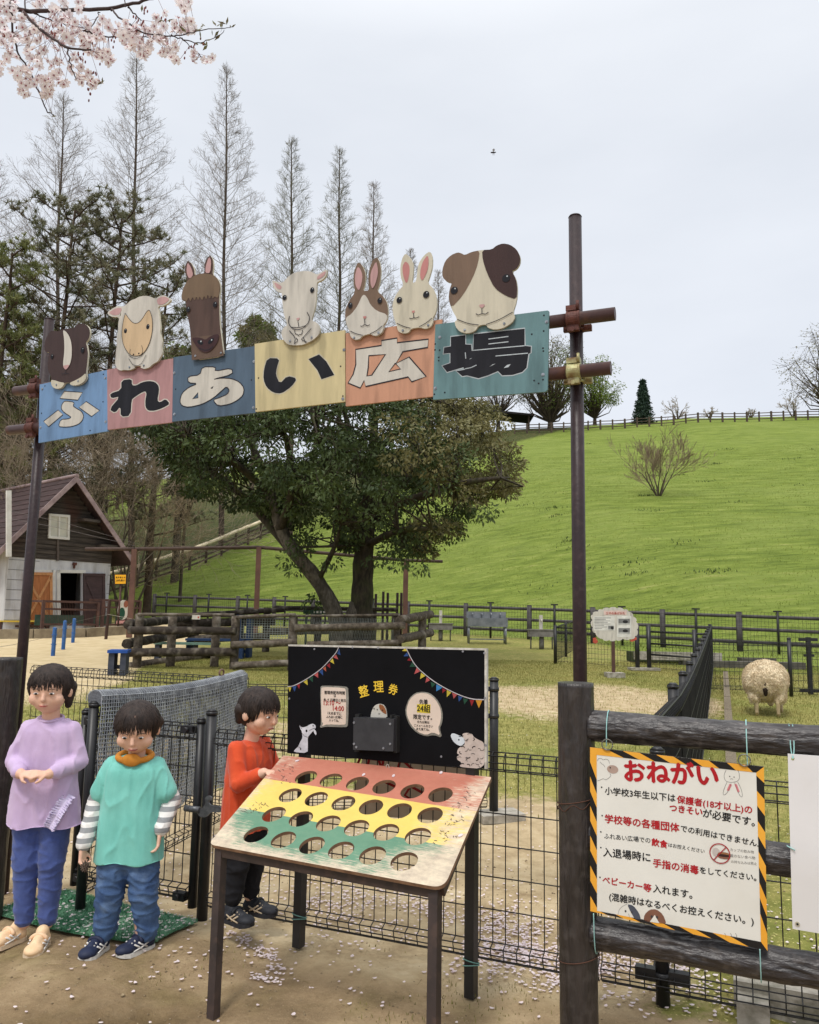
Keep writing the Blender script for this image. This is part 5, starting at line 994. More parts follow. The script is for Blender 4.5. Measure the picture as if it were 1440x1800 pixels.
for px_ in ((1044, 1605), (1336, 1668)):
    c = QP.p(QP.uv(*px_), 0.004); t_ = (c - PR) @ G3; base = PR + G3 * t_
    P = [c, base + Z3 * ZL - N3 * 0.054, base + Z3 * (ZL - .045) - N3 * 0.036, base + Z3 * (ZL - .055), base + Z3 * (ZL - .03) + N3 * 0.04]; mb.path(smoothline(P, 2), 0.0017, 5)
obj('twine', mb, M_TW, rb)
bp_ = thing('blank_board', 'plain white board tied to the rails at the right edge, cut off by the frame', 'sign', tuple(QP.p(QP.uv(1470, 1500))))
mb = MB(); o1, o2 = QP.uv(1385, 1325), QP.uv(1395, 1633); w_ = 0.45; cs = [(o2[0] - 0.002, o2[1]), (o2[0] + w_, o2[1] - 0.01), (o1[0] + w_, o1[1]), o1]
QP.poly(mb, cs, -0.004, 0.001, 0, holes=[[QP.uv(1394 + 3 * math.cos(a), 1334 + 3 * math.sin(a)) for a in np.linspace(0, 6.28, 12, endpoint=False)]]); obj('panel', mb, mat('board_plain', (226, 224, 224), (218, 216, 216), scale=3, rough=0.45, rgb3=(206, 200, 190), scale3=5, amt3=0.25), bp_)
mb = MB(); QP.ell(mb, QP.uv(1402, 1624), 0.006, 0.006, 0.003, 0, n=14, w0=0.001); QP.ell(mb, QP.uv(1402, 1624), 0.003, 0.003, 0.0036, 1, n=10); obj('eyelet', mb, [mat('eyelet_cream', (206, 196, 172)), M_INK], bp_)
mb = MB(); c = QP.p(QP.uv(1394, 1334), 0.003); t_ = (c - PR) @ G3; base = PR + G3 * t_
for dx in (-0.004, 0.005): mb.path(smoothline([c, base + G3 * dx + Z3 * (ZT - .02) - N3 * 0.05, base + G3 * dx + Z3 * (ZT + .024) - N3 * 0.034, base + G3 * dx + Z3 * (ZT + .046), base + G3 * dx + Z3 * (ZT + .015) + N3 * 0.04], 2), 0.0016, 5)
mb.path([QP.p(QP.uv(1383, 1486), 0.003), QP.p(QP.uv(1398, 1494), 0.006)], 0.0018, 5)
obj('twine', mb, M_TW, bp_)
# ------------------------------------------------------------------ barn
M_SIDING = mat('white_siding', (196, 196, 198), (178, 178, 182), scale=2.5, stretch=(2, 2, .5), rough=0.7, rgb3=(144, 140, 134), scale3=2.0, amt3=0.6, streak=True)
M_CLAD = mat('weathered_cladding', (46, 41, 38), (82, 74, 67), scale=2.2, stretch=(0.5, 0.5, 9), rough=0.85, bump=0.4, bscale=6, rgb3=(66, 38, 28), scale3=0.8, amt3=0.7)
M_ROOF = mat('brown_roof', (72, 55, 54), (55, 42, 41), scale=1.4, stretch=(1, 1, 5), rough=0.8, bump=0.2, bscale=9)
M_VERGE = mat('verge_metal', (158, 138, 136), (120, 100, 100), scale=3, rough=0.5)
M_TRIMW = mat('trim_white', (214, 212, 206), (196, 192, 184), scale=3, rough=0.6)
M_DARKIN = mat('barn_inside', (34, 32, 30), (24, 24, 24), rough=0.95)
th = R(50); BU = np.array([math.cos(th), math.sin(th), 0]); BNn = np.array([math.sin(th), -math.cos(th), 0])
PB = grd(188, 29.0); PB[2] -= 0.05
BA = Plane(PB, BU, Z3, BNn); bz = lambda pts: BA.z(pts, 6.0, 0, 830)
barn = thing('barn', 'small barn with white siding, dark weathered gable and a brown roof', 'barn', tuple(PB + BU * -3))
pk = bz([(722, 92)])[0]; re_ = bz([(1335, 985)])[0]; half = re_[0] - pk[0]; wl = 2 * pk[0]; yc = bz([(600, 926)])[0][1]     # cladding starts at yc
rise = pk[1] - re_[1]
def roofh(u): return pk[1] - rise * abs(u - pk[0]) / half
mb = MB(); dopen = bz([(636, 1640), (860, 1640), (862, 1064), (636, 1060)]); dopen[0][1] = dopen[1][1] = 0.12
BA.poly(mb, [(wl, -0.3), (0, -0.3), (0, yc), (wl, yc)], -0.10, 0, 0, holes=[dopen]); wall = obj('front_wall', mb, M_SIDING, barn)
mb = MB()
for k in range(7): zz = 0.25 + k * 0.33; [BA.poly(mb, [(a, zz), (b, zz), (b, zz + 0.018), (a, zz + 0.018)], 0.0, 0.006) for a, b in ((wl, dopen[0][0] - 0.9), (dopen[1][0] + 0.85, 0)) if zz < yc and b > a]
obj('lap_line', mb, mat('lap_shadow_paint', (120, 118, 118)), wall)  # shadow under each siding lap, painted as a thin grey strip
mb = MB(); BA.poly(mb, [(wl, yc), (0, yc), (0, roofh(0) - 0.05), (pk[0], pk[1] - 0.05), (wl, roofh(wl) - 0.05)], -0.10, 0.02); gable = obj('gable', mb, M_CLAD, barn)
mb = MB()
zz = yc + 0.02
while zz < pk[1] - 0.3:
    hw = min(pk[0], 0) ; u0 = max(wl, pk[0] - (pk[1] - zz - 0.1) / rise * half); u1 = min(0, pk[0] + (pk[1] - zz - 0.1) / rise * half)
    BA.poly(mb, [(u0, zz), (u1, zz), (u1, zz + 0.13), (u0, zz + 0.13)], 0.02, 0.032 + 0.008 * ((int(zz * 77)) % 3)); zz += 0.165
obj('cladding', mb, M_CLAD, gable)
dep = 8.5
for s in (-1, 1):                                                           # side walls
    u = 0 if s > 0 else wl; a = BA.p((u, 0)); b = a - BNn * dep; mb = MB(); h = roofh(u) - 0.08; t_ = BU * -0.1 * s
    V = np.array([a - Z3 * 0.3, b - Z3 * 0.3, b + Z3 * h, a + Z3 * h]); V = np.concatenate([V - BNn * 0.101, V - BNn * 0.101 + t_]); mb.add(V, [(0, 1, 2, 3), (7, 6, 5, 4), (0, 4, 5, 1), (1, 5, 6, 2), (2, 6, 7, 3), (3, 7, 4, 0)]); obj('side_wall', mb, M_SIDING, barn)
a = BA.p((0, 0), -dep); mb = MB(); V = np.array([BA.p(q, -dep) for q in ((wl, -0.3), (0, -0.3), (0, roofh(0) - .08), (pk[0], pk[1] - .08), (wl, roofh(wl) - .08))]); mb.add(V, [(4, 3, 2, 1, 0)]); obj('back_wall', mb, M_CLAD, barn)
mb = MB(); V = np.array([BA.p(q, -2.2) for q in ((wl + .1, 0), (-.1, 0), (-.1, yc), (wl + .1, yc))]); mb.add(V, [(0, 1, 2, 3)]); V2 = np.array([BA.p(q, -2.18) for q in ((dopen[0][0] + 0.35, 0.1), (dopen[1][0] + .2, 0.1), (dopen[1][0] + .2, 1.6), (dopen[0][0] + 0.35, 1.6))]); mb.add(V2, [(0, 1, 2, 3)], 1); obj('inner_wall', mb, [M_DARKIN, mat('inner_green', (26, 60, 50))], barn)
for s in (-1, 1):
    e_ = np.array([pk[0] + s * half, re_[1]]); p_ = np.array([pk[0], pk[1]]); mb = MB(); th_ = 0.10; ov = 0.55
    V = np.array([BA.p(p_, ov), BA.p(e_, ov), BA.p(e_, -dep - .4), BA.p(p_, -dep - .4)]); mb.add(np.concatenate([V + Z3 * th_, V]), [(0, 1, 2, 3), (7, 6, 5, 4), (0, 4, 5, 1), (1, 5, 6, 2), (2, 6, 7, 3), (3, 7, 4, 0)][::1] if s > 0 else [(3, 2, 1, 0), (4, 5, 6, 7), (1, 5, 4, 0), (2, 6, 5, 1), (3, 7, 6, 2), (0, 4, 7, 3)]); rf = obj('roof', mb, M_ROOF, barn)
    mb = MB(); q = [p_ + (0, 0.13), p_ - (0, 0.10), e_ - (0, 0.10), e_ + (0, 0.13)]; BA.poly(mb, q, ov + 0.002, ov + 0.05); obj('verge', mb, M_VERGE, rf)
    mb = MB()
    for f in np.linspace(0.08, 0.98, 12):
        c0 = p_ * (1 - f) + e_ * f; a, b = BA.p(c0, ov) + Z3 * (th_ + 0.004), BA.p(c0, -dep - .4) + Z3 * (th_ + 0.004); mb.tube(a, b, 0.018, n=6)
    obj('shingle_course', mb, M_ROOF, rf)
mb = MB(); mb.tube(BA.p(pk, 0.6) + Z3 * 0.13, BA.p(pk, -dep - .45) + Z3 * 0.13, 0.07, n=10); obj('ridge_cap', mb, M_VERGE, barn)
for zz in (0.42, 0.72):
    mb = MB(); u = pk[0] + half * zz; BA.poly(mb, [(u - .6, roofh(u) - 0.22), (u, roofh(u) - 0.22), (u, roofh(u) - 0.12), (u - .6, roofh(u) - 0.12)], 0.03, 0.5); obj('eaves_beam', mb, M_CLAD, barn)
wq = bz([(498, 698), (720, 716), (726, 455), (505, 438)]); mb = MB()
inn_ = [(wq[0] * .9 + wq[2] * .1), (wq[1] * .9 + wq[3] * .1), (wq[2] * .9 + wq[0] * .1), (wq[3] * .9 + wq[1] * .1)]
BA.poly(mb, wq, 0.03, 0.10, 0, holes=[inn_]); m0, m1 = (inn_[0] + inn_[1]) / 2, (inn_[2] + inn_[3]) / 2; BA.poly(mb, [m0 - (.03, 0), m0 + (.03, 0), m1 + (.03, 0), m1 - (.03, 0)], 0.03, 0.09)
wf = obj('window', mb, M_TRIMW, barn); mb = MB(); BA.poly(mb, inn_, 0.03, 0.055); obj('pane', mb, mat('window_pane', (196, 192, 172), (176, 174, 158), scale=3, rough=0.15, spec=0.6), wf)
mb = MB(); q = bz([(590, 935), (612, 935), (612, 715), (590, 715)]); BA.poly(mb, q, 0.04, 0.09); obj('wall_pipe', mb, mat('pipe_grey', (90, 80, 74)), barn)
def door(quad, M, name, label, w0=0.02, cross=None, br=None):
    mb = MB(); BA.poly(mb, quad, w0, w0 + 0.05); d = obj(name, mb, M, barn, label); q = [np.array(a) for a in quad]; mb = MB()
    def bar(a, b, wd):
        a = np.array(a); b = np.array(b); e = (b - a) / np.linalg.norm(b - a); n = np.array([-e[1], e[0]]) * wd / 2; BA.poly(mb, [a - n, b - n, b + n, a + n], w0 + 0.05, w0 + 0.075)
    L_ = 0.09; bar(q[0] + (0, .05), q[1] + (0, .05), L_); bar(q[3] - (0, .05), q[2] - (0, .05), L_); bar(q[0] + (.05, .1), q[3] + (.05, -.1), L_); bar(q[1] + (-.05, .1), q[2] + (-.05, -.1), L_)
    for a, b in cross: bar(q[a] * .93 + q[b] * .07, q[b] * .93 + q[a] * .07, 0.08)
    obj('brace', mb, br or M, d); return d
q = bz([(245, 1640), (540, 1640), (545, 1058), (245, 1056)]); q[0][1] = q[1][1] = 0.12
door(q, mat('door_orange', (172, 110, 66), (148, 92, 54), scale=3, stretch=(6, 6, 1), rough=0.7), 'door', 'orange-brown closed door with crossed braces', cross=((0, 2), (1, 3)), br=mat('door_orange_brace', (196, 140, 92)))
q = bz([(872, 1640), (1096, 1640), (1100, 1070), (872, 1066)]); q[0][1] = q[1][1] = 0.12
door(q, mat('door_plum', (74, 56, 56), (60, 46, 46), scale=3, stretch=(1, 1, 6), rough=0.7), 'door', 'dark brown door standing open flat against the wall', cross=((3, 1),))
mb = MB()
for q in ([(542, 1640), (580, 1640), (580, 1030), (542, 1030)], [(598, 1640), (634, 1640), (634, 1030), (598, 1030)], [(598, 1062), (900, 1066), (900, 1034), (598, 1028)], [(360, 1056), (560, 1058), (560, 1030), (360, 1028)]):
    z_ = bz(q); [z.__setitem__(1, 0.1) for z in z_ if z[1] < 0.6]; BA.poly(mb, z_, 0.0, 0.03)
obj('door_frame', mb, M_TRIMW, barn)
mb = MB(); c = bz([(780, 968)])[0]; BA.poly(mb, [c + (-.06, -.05), c + (.06, -.05), c + (.06, .05), c + (-.06, .05)], 0.0, 0.1); BA.poly(mb, [c + (-.03, -.16), c + (.03, -.16), c + (.03, -.05), c + (-.03, -.05)], 0.02, 0.06); obj('wall_lamp', mb, mat('lamp_brown', (92, 56, 48)), barn)
mb = MB(); q = bz([(-40, 900), (10, 900), (10, 215), (-40, 215)]); q2 = [(a[0], a[1]) for a in q]; BA.poly(mb, q2, 0.7, 0.78); obj('porch_post', mb, M_TRIMW, barn)

# low hutches and rails in front of the barn
M_HUT = mat('hutch_brown', (92, 66, 58), (70, 50, 46), scale=4, rough=0.7)
def hutch(name, label, quad_px, w, bars=14, panels=()):
    q = BA.z(quad_px, 6.0, 0, 830); base = BA.p((q[0] + q[1]) / 2, w); base[2] = tz(base[0], base[1]); t_ = thing(name, label, 'pen', tuple(base), 'low pens in front of the barn')
    u0, u1 = q[0][0], q[1][0]; z1 = q[2][1]; z0 = -0.1 ; mb = MB()
    for u in (u0, u1): mb.box(BA.p((u, (z0 + z1) / 2), w), (0.09, 0.09, z1 - z0), axes=[BU, -BNn, Z3])
    for z in (z0 + 0.25, z1 - 0.25, z1): mb.box(BA.p(((u0 + u1) / 2, z), w), (u1 - u0, 0.06, 0.06), axes=[BU, -BNn, Z3])
    for dp in (0.9,): 
        for z in (z1,): mb.box(BA.p(((u0 + u1) / 2, z), w - dp), (u1 - u0, 0.06, 0.06), axes=[BU, -BNn, Z3])
        for u in (u0, u1): mb.box(BA.p((u, z1), w - dp / 2), (0.06, dp, 0.06), axes=[BU, -BNn, Z3])
    obj('frame', mb, M_HUT, t_); mb = MB(); us = np.linspace(u0, u1, bars * 2)
    mb.tubes([BA.p((u, z0 + .2), w) for u in us], [BA.p((u, z1), w) for u in us], 0.006, n=4); obj('bars', mb, M_HUT, t_)
    mb = MB(); BA.poly(mb, [(u0 + .1, z0 + .2), (u1 - .1, z0 + .2), (u1 - .1, z0 + .55), (u0 + .1, z0 + .55)], w - 0.75, w - 0.72); obj('back_panel', mb, mat('hutch_green', (54, 78, 66)), t_)
hutch('hutch', 'barred brown pen in front of the orange barn door', [(200, 1620), (770, 1620), (770, 1375), (200, 1375)], 1.6, 18)
hutch('hutch', 'brown pen with a small animal plaque in front of the dark barn door', [(870, 1620), (1110, 1620), (1110, 1355), (870, 1355)], 1.3, 9)
hutch('hutch', 'brown pen at the barn corner beside the yellow sign', [(1130, 1600), (1290, 1600), (1290, 1360), (1130, 1360)], 1.1, 8)
mb = MB(); c = BA.z([(1078, 1450)], 6, 0, 830)[0]; BA.ell(mb, c, 0.20, 0.34, 1.42, 0, n=24, w0=1.38); BA.ell(mb, c + (-.06, -.12), 0.12, 0.2, 1.43, 1, n=16); BA.ell(mb, c + (0.08, 0.2), 0.09, 0.12, 1.43, 2, n=14); BA.poly(mb, [c + (-.22, -.48), c + (.2, -.46), c + (.2, -.36), c + (-.22, -.38)], 1.38, 1.42, 3)
tag(obj('animal_plaque', mb, [P_WHITE, mat('plaque_green', (34, 78, 60)), mat('plaque_brown', (150, 90, 70)), mat('plaque_pink', (206, 150, 146))]), 'egg-shaped white plaque with dark patches on the brown pen', 'plaque')
M_BLUE2 = mat('bench_blue_faded', (40, 62, 98), (34, 52, 84), scale=6, rough=.7)
M_BLUE = mat('bench_blue', (38, 82, 158), (32, 70, 140), scale=6, rough=0.5)
def stool(px, py, y, label, sx=0.7, sy=0.34, h=0.36, top=None, legs=None, name='stool', rz=0.0, cat='stool'):
    p = at(px, py, y); p[2] = tz(p[0], p[1]); t_ = thing(name, label, cat, tuple(p)); mb = MB(); mb.box(p + Z3 * (h - 0.02), (sx, sy, 0.05), rz); obj('seat', mb, top or M_BLUE, t_)
    for i in (-1, 1):
        mb = MB(); c_ = p + np.array([math.cos(rz), math.sin(rz), 0]) * (sx / 2 - 0.07) * i; mb.box(c_ + Z3 * (h / 2 - 0.03), (0.10, sy * 0.85, h - 0.04), rz); obj('leg', mb, legs or mat('stool_leg', (52, 58, 72), (70, 74, 84)), t_)
    mb = MB(); mb.box(p + Z3 * 0.12, (sx - 0.2, 0.04, 0.07), rz); obj('stretcher', mb, legs or MATS['stool_leg'], t_); return t_
M_YB = mat('bench_yellow', (206, 178, 70), (190, 160, 60))
stool(22, 1100, 26.5, 'low yellow bench in front of the white barn wall', 0.9, 0.35, 0.3, M_YB, M_HUT, 'bench', 0.5, 'bench'); stool(62, 1098, 26.8, 'low yellow bench beside the barred pen', 0.9, 0.35, 0.3, M_YB, M_HUT, 'bench', 0.5, 'bench')

# retaining edge, yard posts, yellow sign
mb = MB()
pts = [grd(-60, 22.5), grd(60, 23.2), grd(150, 24.0), grd(226, 25.6)]
for a, b in zip(pts[:-1], pts[1:]):
    d = (b - a); L_ = np.linalg.norm(d); d = d / L_; mb.box((a + b) / 2 + Z3 * 0.08, (L_, 0.25, 0.34), axes=[d, np.cross(Z3, d), np.cross(d, np.cross(Z3, d))])
tag(obj('retaining_kerb', mb, mat('kerb_tan', (150, 138, 116), (120, 108, 90), scale=3, rough=0.9)), 'low tan kerb between the sandy yard and the barn pens', 'kerb')
M_BPOST = mat('post_blue', (44, 88, 150), (58, 100, 158), scale=8, rough=0.6, rgb3=(120, 130, 140), scale3=12, amt3=0.4)
for px, pt_, pb, lab in ((93, 1104, 1152, 'blue post, nearest of the three in the sandy yard'), (111, 1092, 1141, 'blue post, middle of the three in the sandy yard'), (128, 1088, 1129, 'blue post, farthest of the three in the sandy yard')):
    p = hit(px, pb, 10); t_ = at(px, pt_, p[1]); h = t_[2] - p[2]; mb = MB(); mb.tubes([p - Z3 * 0.1, p + Z3 * h], [p + Z3 * h, p + Z3 * (h + 0.02)], [0.045, 0.045], [0.045, 0.02], 10); mb.tube(p + Z3 * h * .75 - np.array([0.06, 0, 0]), p + Z3 * h * .75 + np.array([0.06, 0, 0]), 0.012, n=6); mb.tube(p + Z3 * h * .4 - np.array([0.06, 0, 0]), p + Z3 * h * .4 + np.array([0.06, 0, 0]), 0.012, n=6)
    tag(obj('yard_post', mb, M_BPOST), lab, 'post', 'blue posts in the yard')
p = hit(186, 1123, 10); t_ = at(193, 1055, p[1]); mb = MB(); mb.tubes([p - Z3 * .1, t_], [t_, t_ + Z3 * .03], [0.045, 0.045], [.045, .02], 10)
for f in (0.35, 0.75): mb.tube(p * (1 - f) + t_ * f - np.array([.05, 0, 0]), p * (1 - f) + t_ * f + np.array([.05, 0, 0]), .012, n=6)
tag(obj('yard_post', mb, mat('post_brown', (66, 46, 40))), 'slim dark brown post leaning in the sandy yard', 'post')
mb = MB(); A, B = at(-40, 1143, 20), at(93, 1118, 18); mb.path([A, (A + B) / 2 - Z3 * .03, B, at(128, 1094, 22), at(190, 1080, 22.5), at(232, 1088, 20)], 0.006, 4); tag(obj('yard_rope', mb, mat('rope_grey', (150, 140, 128))), 'thin rope strung between the posts of the sandy yard', 'rope')
YP = Plane(at(211, 1018, 25.5), np.array([1.0, 0, 0]), Z3, np.array([0, -1.0, 0])); ys = thing('yellow_sign', 'small yellow sign reading モルモットふれあい beside the brown post', 'sign', tuple(at(211, 1018, 25.5)))
yz = lambda pts: YP.z(pts, 6.0, 0, 830); mb = MB(); YP.poly(mb, yz([(1208, 1185), (1332, 1183), (1335, 1075), (1206, 1075)]), -0.03, 0, 1); YP.poly(mb, yz([(1216, 1178), (1326, 1176), (1328, 1082), (1213, 1082)]), 0, 0.006, 0); obj('panel', mb, [mat('sign_amber', (238, 176, 40), (230, 166, 36)), mat('sign_frame', (60, 48, 40))], ys)
mb = MB(); YP.text(mb, 'モルモット', yz([(1222, 1118)])[0], yz([(1322, 1118)])[0], 0.012, 0, 0.05); YP.text(mb, 'ふれあい', yz([(1224, 1150)])[0], yz([(1320, 1150)])[0], 0.012, 0, 0.05); obj('lettering', mb, M_INK, ys)
mb = MB(); a = YP.p(yz([(1270, 1130)])[0], -0.06); b = a.copy(); b[2] = tz(a[0], a[1]) - .1; mb.tube(b, a, 0.03, n=8); obj('post', mb, M_HUT, ys)

# ------------------------------------------------------------------ brown steel pergola
M_PERG = mat('pergola_brown', (108, 78, 66), (88, 62, 54), scale=3, rough=0.6)
pg = thing('pergola', 'tall brown steel frame of posts and beam around the tree', 'pergola', tuple(grd(450, 25)))
tops = []
for px, pt_, y in ((229, 965, 24.0), (450, 962, 25.0), (712, 985, 26.0)):
    b = grd(px, y); t_ = at(px, pt_, y); t_[0] = b[0]; mb = MB(); mb.box((b + t_) / 2, (0.15, 0.15, t_[2] - b[2]), 0.1); obj('post', mb, M_PERG, pg); tops.append(t_)
mb = MB()
for a, b in zip(tops[:-1], tops[1:]): mb.tube(a, b, 0.055, n=8)
mb.tube(tops[0] - np.array([1.6, -0.3, 0]), tops[0], 0.055, n=8); mb.tube(tops[2], tops[2] + np.array([1.2, 0.2, 0]), 0.05, n=8); obj('beam', mb, mat('beam_brown', (84, 68, 60), (64, 50, 44)), pg)
mb = MB()
for px in (100, 400, 560): pass
A = at(-20, 905, 27); mb.path([A, at(90, 925, 25), tops[0] + Z3 * .1], 0.005, 4); mb.path([at(-20, 890, 27), at(110, 918, 25), tops[0] + Z3 * .18], 0.004, 4); obj('cable', mb, mat('cable_grey', (120, 112, 110)), pg)

# ------------------------------------------------------------------ log corral
M_OLDLOG = mat('old_log', (104, 94, 82), (66, 58, 50), scale=7, stretch=(2, 2, 2), rough=0.9, bump=0.6, bscale=18, rgb3=(150, 142, 130), scale3=5, amt3=0.7)
M_DARKLOG = mat('dark_log', (64, 56, 48), (40, 34, 30), scale=7, rough=0.9, bump=0.6, bscale=18, rgb3=(128, 120, 108), scale3=6, amt3=0.6)  # darker tone for the left-hand and far logs
co = thing('log_corral', 'weathered log pen of stacked rails and mesh around the big tree', 'pen', tuple(grd(420, 16.0)))
def log(x0, y0, x1, y1, d0, d1, r, M=M_OLDLOG, name='rail', seed=[0]):
    seed[0] += 1; mb = MB(); bark_log(mb, at(x0, y0, d0), at(x1, y1, d1), r, seed[0] * 1.37, 16, 0.16, 0.10); return obj(name, mb, M, co)
def cpost(px, pt_, y, r=0.085, M=M_OLDLOG):
    t_ = at(px, pt_, y); b = t_.copy(); b[2] = tz(b[0], b[1]) - 0.1; mb = MB(); bark_log(mb, b, t_, r, px * .1, 16, 0.14, 0.06); return obj('post', mb, M, co)
for px, pt_, y in ((246, 1079, 15.9), (304, 1084, 16.2), (381, 1082, 16.3), (415, 1083, 15.9), (516, 1080, 15.9), (696, 1078, 16.3), (743, 1078, 17.2)): cpost(px, pt_, y)
log(226, 1108, 415, 1109, 15.75, 15.75, 0.075, M_DARKLOG); log(225, 1147, 416, 1146, 15.75, 15.75, 0.080, M_DARKLOG)
log(407, 1134, 522, 1129, 15.7, 15.7, 0.070); log(407, 1170, 560, 1163, 15.7, 15.7, 0.065); log(415, 1085, 520, 1081, 15.8, 15.8, 0.035)
log(518, 1104, 712, 1100, 15.7, 16.1, 0.070); log(520, 1083, 700, 1081, 15.85, 16.2, 0.025); log(540, 1133, 700, 1130, 15.8, 16.1, 0.06)
log(703, 1090, 757, 1080, 16.1, 17.6, 0.085); log(702, 1124, 757, 1112, 16.1, 17.6, 0.085); log(242, 1080, 412, 1081, 15.8, 15.9, 0.03)
log(224, 1098, 330, 1086, 15.8, 19.5, 0.09, M_DARKLOG); log(222, 1132, 335, 1112, 15.8, 19.5, 0.09, M_DARKLOG); log(224, 1172, 420, 1145, 15.9, 19.5, 0.08)
log(300, 1084, 500, 1072, 19.5, 20.2, 0.06, M_DARKLOG); log(310, 1096, 480, 1092, 19.5, 20.2, 0.10, M_DARKLOG); log(330, 1124, 470, 1118, 19.5, 20.2, 0.09); log(480, 1068, 700, 1072, 20.2, 20.6, 0.05, M_DARKLOG); log(470, 1110, 600, 1108, 20.2, 20.4, 0.09)
for px, pt_, y in ((345, 1078, 19.6), (470, 1068, 20.2), (560, 1068, 20.4), (655, 1070, 20.6)): cpost(px, pt_, y, 0.09, M_DARKLOG)
A, B = at(424, 1100, 15.85), at(512, 1100, 15.85); A[2] = B[2] = 0.0; mb = MB(); M_WG = mat('mesh_grey', (150, 156, 150), (120, 126, 120))
za, zb = at(424, 1122, 15.85)[2], at(424, 1087, 15.85)[2]
us = np.linspace(0, 1, 20); mb.tubes([A * (1 - u) + B * u + Z3 * za for u in us], [A * (1 - u) + B * u + Z3 * zb for u in us], 0.005, n=3); mb.tubes([A + Z3 * z for z in np.linspace(za, zb, 9)], [B + Z3 * z for z in np.linspace(za, zb, 9)], 0.005, n=3); obj('mesh_infill', mb, M_WG, co)
A, B = at(522, 1100, 15.9), at(692, 1100, 16.2); A[2] = B[2] = 0; mb = MB(); us = np.linspace(0, 1, 60); zA, zB = 0.35, at(600, 1086, 16)[2]
mb.tubes([A * (1 - u) + B * u + Z3 * zA for u in us], [A * (1 - min(1, u + .08)) + B * min(1, u + .08) + Z3 * zB for u in us], 0.0025, n=3); mb.tubes([A * (1 - u) + B * u + Z3 * zA for u in us], [A * (1 - max(0, u - .08)) + B * max(0, u - .08) + Z3 * zB for u in us], 0.0025, n=3); obj('mesh_infill', mb, M_WG, co)
mb = MB(); c = at(345, 1085, 15.75); mb.box(c, (0.16, 0.012, 0.085)); mb.box(c + np.array([0.045, -0.008, 0.0]), (0.03, 0.004, 0.03), mi=1); obj('tag', mb, [P_WHITE, mat('tag_red', (190, 70, 50))], co)
stool(209, 1160, 14.6, 'small blue-topped stool at the left end of the log pen', 0.34, 0.5, 0.42, rz=0.2)
stool(430, 1130, 18.6, 'dull blue bench behind the wire infill of the log pen', 0.35, 0.4, 0.95, M_BLUE2, M_BLUE2, 'bench', 0, 'bench'); stool(380, 1125, 18.3, 'long dull blue bench inside the log pen', 1.3, 0.4, 0.42, M_BLUE2, M_BLUE2, 'bench', 0.05, 'bench'); stool(330, 1130, 18.0, 'pale green bench inside the log pen', 1.4, 0.35, 0.35, mat('bench_green', (112, 142, 128)), None, 'bench', 0.1, 'bench')
mb = MB(); c = at(560, 1076, 20.0); mb.box(c, (0.75, 0.03, 0.10), 0.05); mb.box(c + np.array([-.3, 0.02, -.4]), (.05, .04, .9)); mb.box(c + np.array([.3, 0.02, -.4]), (.05, .04, .9))
for k in range(7): mb.box(c + np.array([-.28 + k * .085, -.018, 0.0]), (.05, .006, .05), mi=1)
tag(obj('name_board', mb, [mat('board_green', (44, 66, 52)), P_WHITE]), 'dark green name board on posts beside the tree trunk', 'sign')

# ------------------------------------------------------------------ far wooden rail fence with mesh
M_FAR = mat('far_fence_wood', (88, 84, 84), (66, 62, 62), scale=4, rough=0.8)
wf_ = thing('paddock_fence', 'long dark fence of thick posts, rails and mesh at the foot of the grass hill', 'fence', tuple(grd(930, 26)))
ctrl = [(17.5, 19.6), (11.3, 21.8), (4.0, 26.4), (-2.0, 30.0), (-7.0, 33.0), (-11.0, 34.8)]
fp = []
for (a, b), (c, d) in zip(ctrl[:-1], ctrl[1:]):
    n = max(1, int(round(math.hypot(c - a, d - b) / 2.3)))
    fp += [(a + (c - a) * k / n, b + (d - b) * k / n) for k in range(n)]
fp.append(ctrl[-1]); fp = [np.array([x, y, tz(x, y)]) for x, y in fp]
post0 = None
for k, p in enumerate(fp):
    mb = MB(); mb.tubes([p - Z3 * .1, p + Z3 * 1.08], [p + Z3 * 1.08, p + Z3 * 1.11], [0.085, 0.085], [0.085, 0.06], 10, True); obj('post', mb, M_FAR, wf_)
for k, (a, b) in enumerate(zip(fp[:-1], fp[1:])):
    mb = MB()
    for z in (0.98, 0.62, 0.26): mb.tube(a + Z3 * z, b + Z3 * z, 0.048, n=8)
    obj('rail', mb, M_FAR, wf_)
    d = (b - a) / np.linalg.norm(b - a); nrm = np.array([d[1], -d[0], 0]); nrm = nrm if nrm[1] < 0 else -nrm; mb = MB(); us = np.linspace(0, 1, 24); o_ = nrm * 0.5
    gz = lambda p: np.array([p[0], p[1], tz(p[0], p[1])])
    mb.tubes([gz(a * (1 - u) + b * u + o_) + Z3 * .05 for u in us], [gz(a * (1 - u) + b * u + o_) + Z3 * 1.12 for u in us], 0.0035, n=3); mb.tubes([gz(a + o_) + Z3 * z for z in np.linspace(.1, 1.12, 9)], [gz(b + o_) + Z3 * z for z in np.linspace(.1, 1.12, 9)], 0.0035, n=3)
    m_ = gz((a + b) / 2 + o_); mb.tube(m_, m_ + Z3 * 1.16, 0.035, n=8); mb.box(m_ + Z3 * 1.16, (0.22, 0.06, 0.04)); obj('wire_panel', mb, M_BLACKM, wf_)
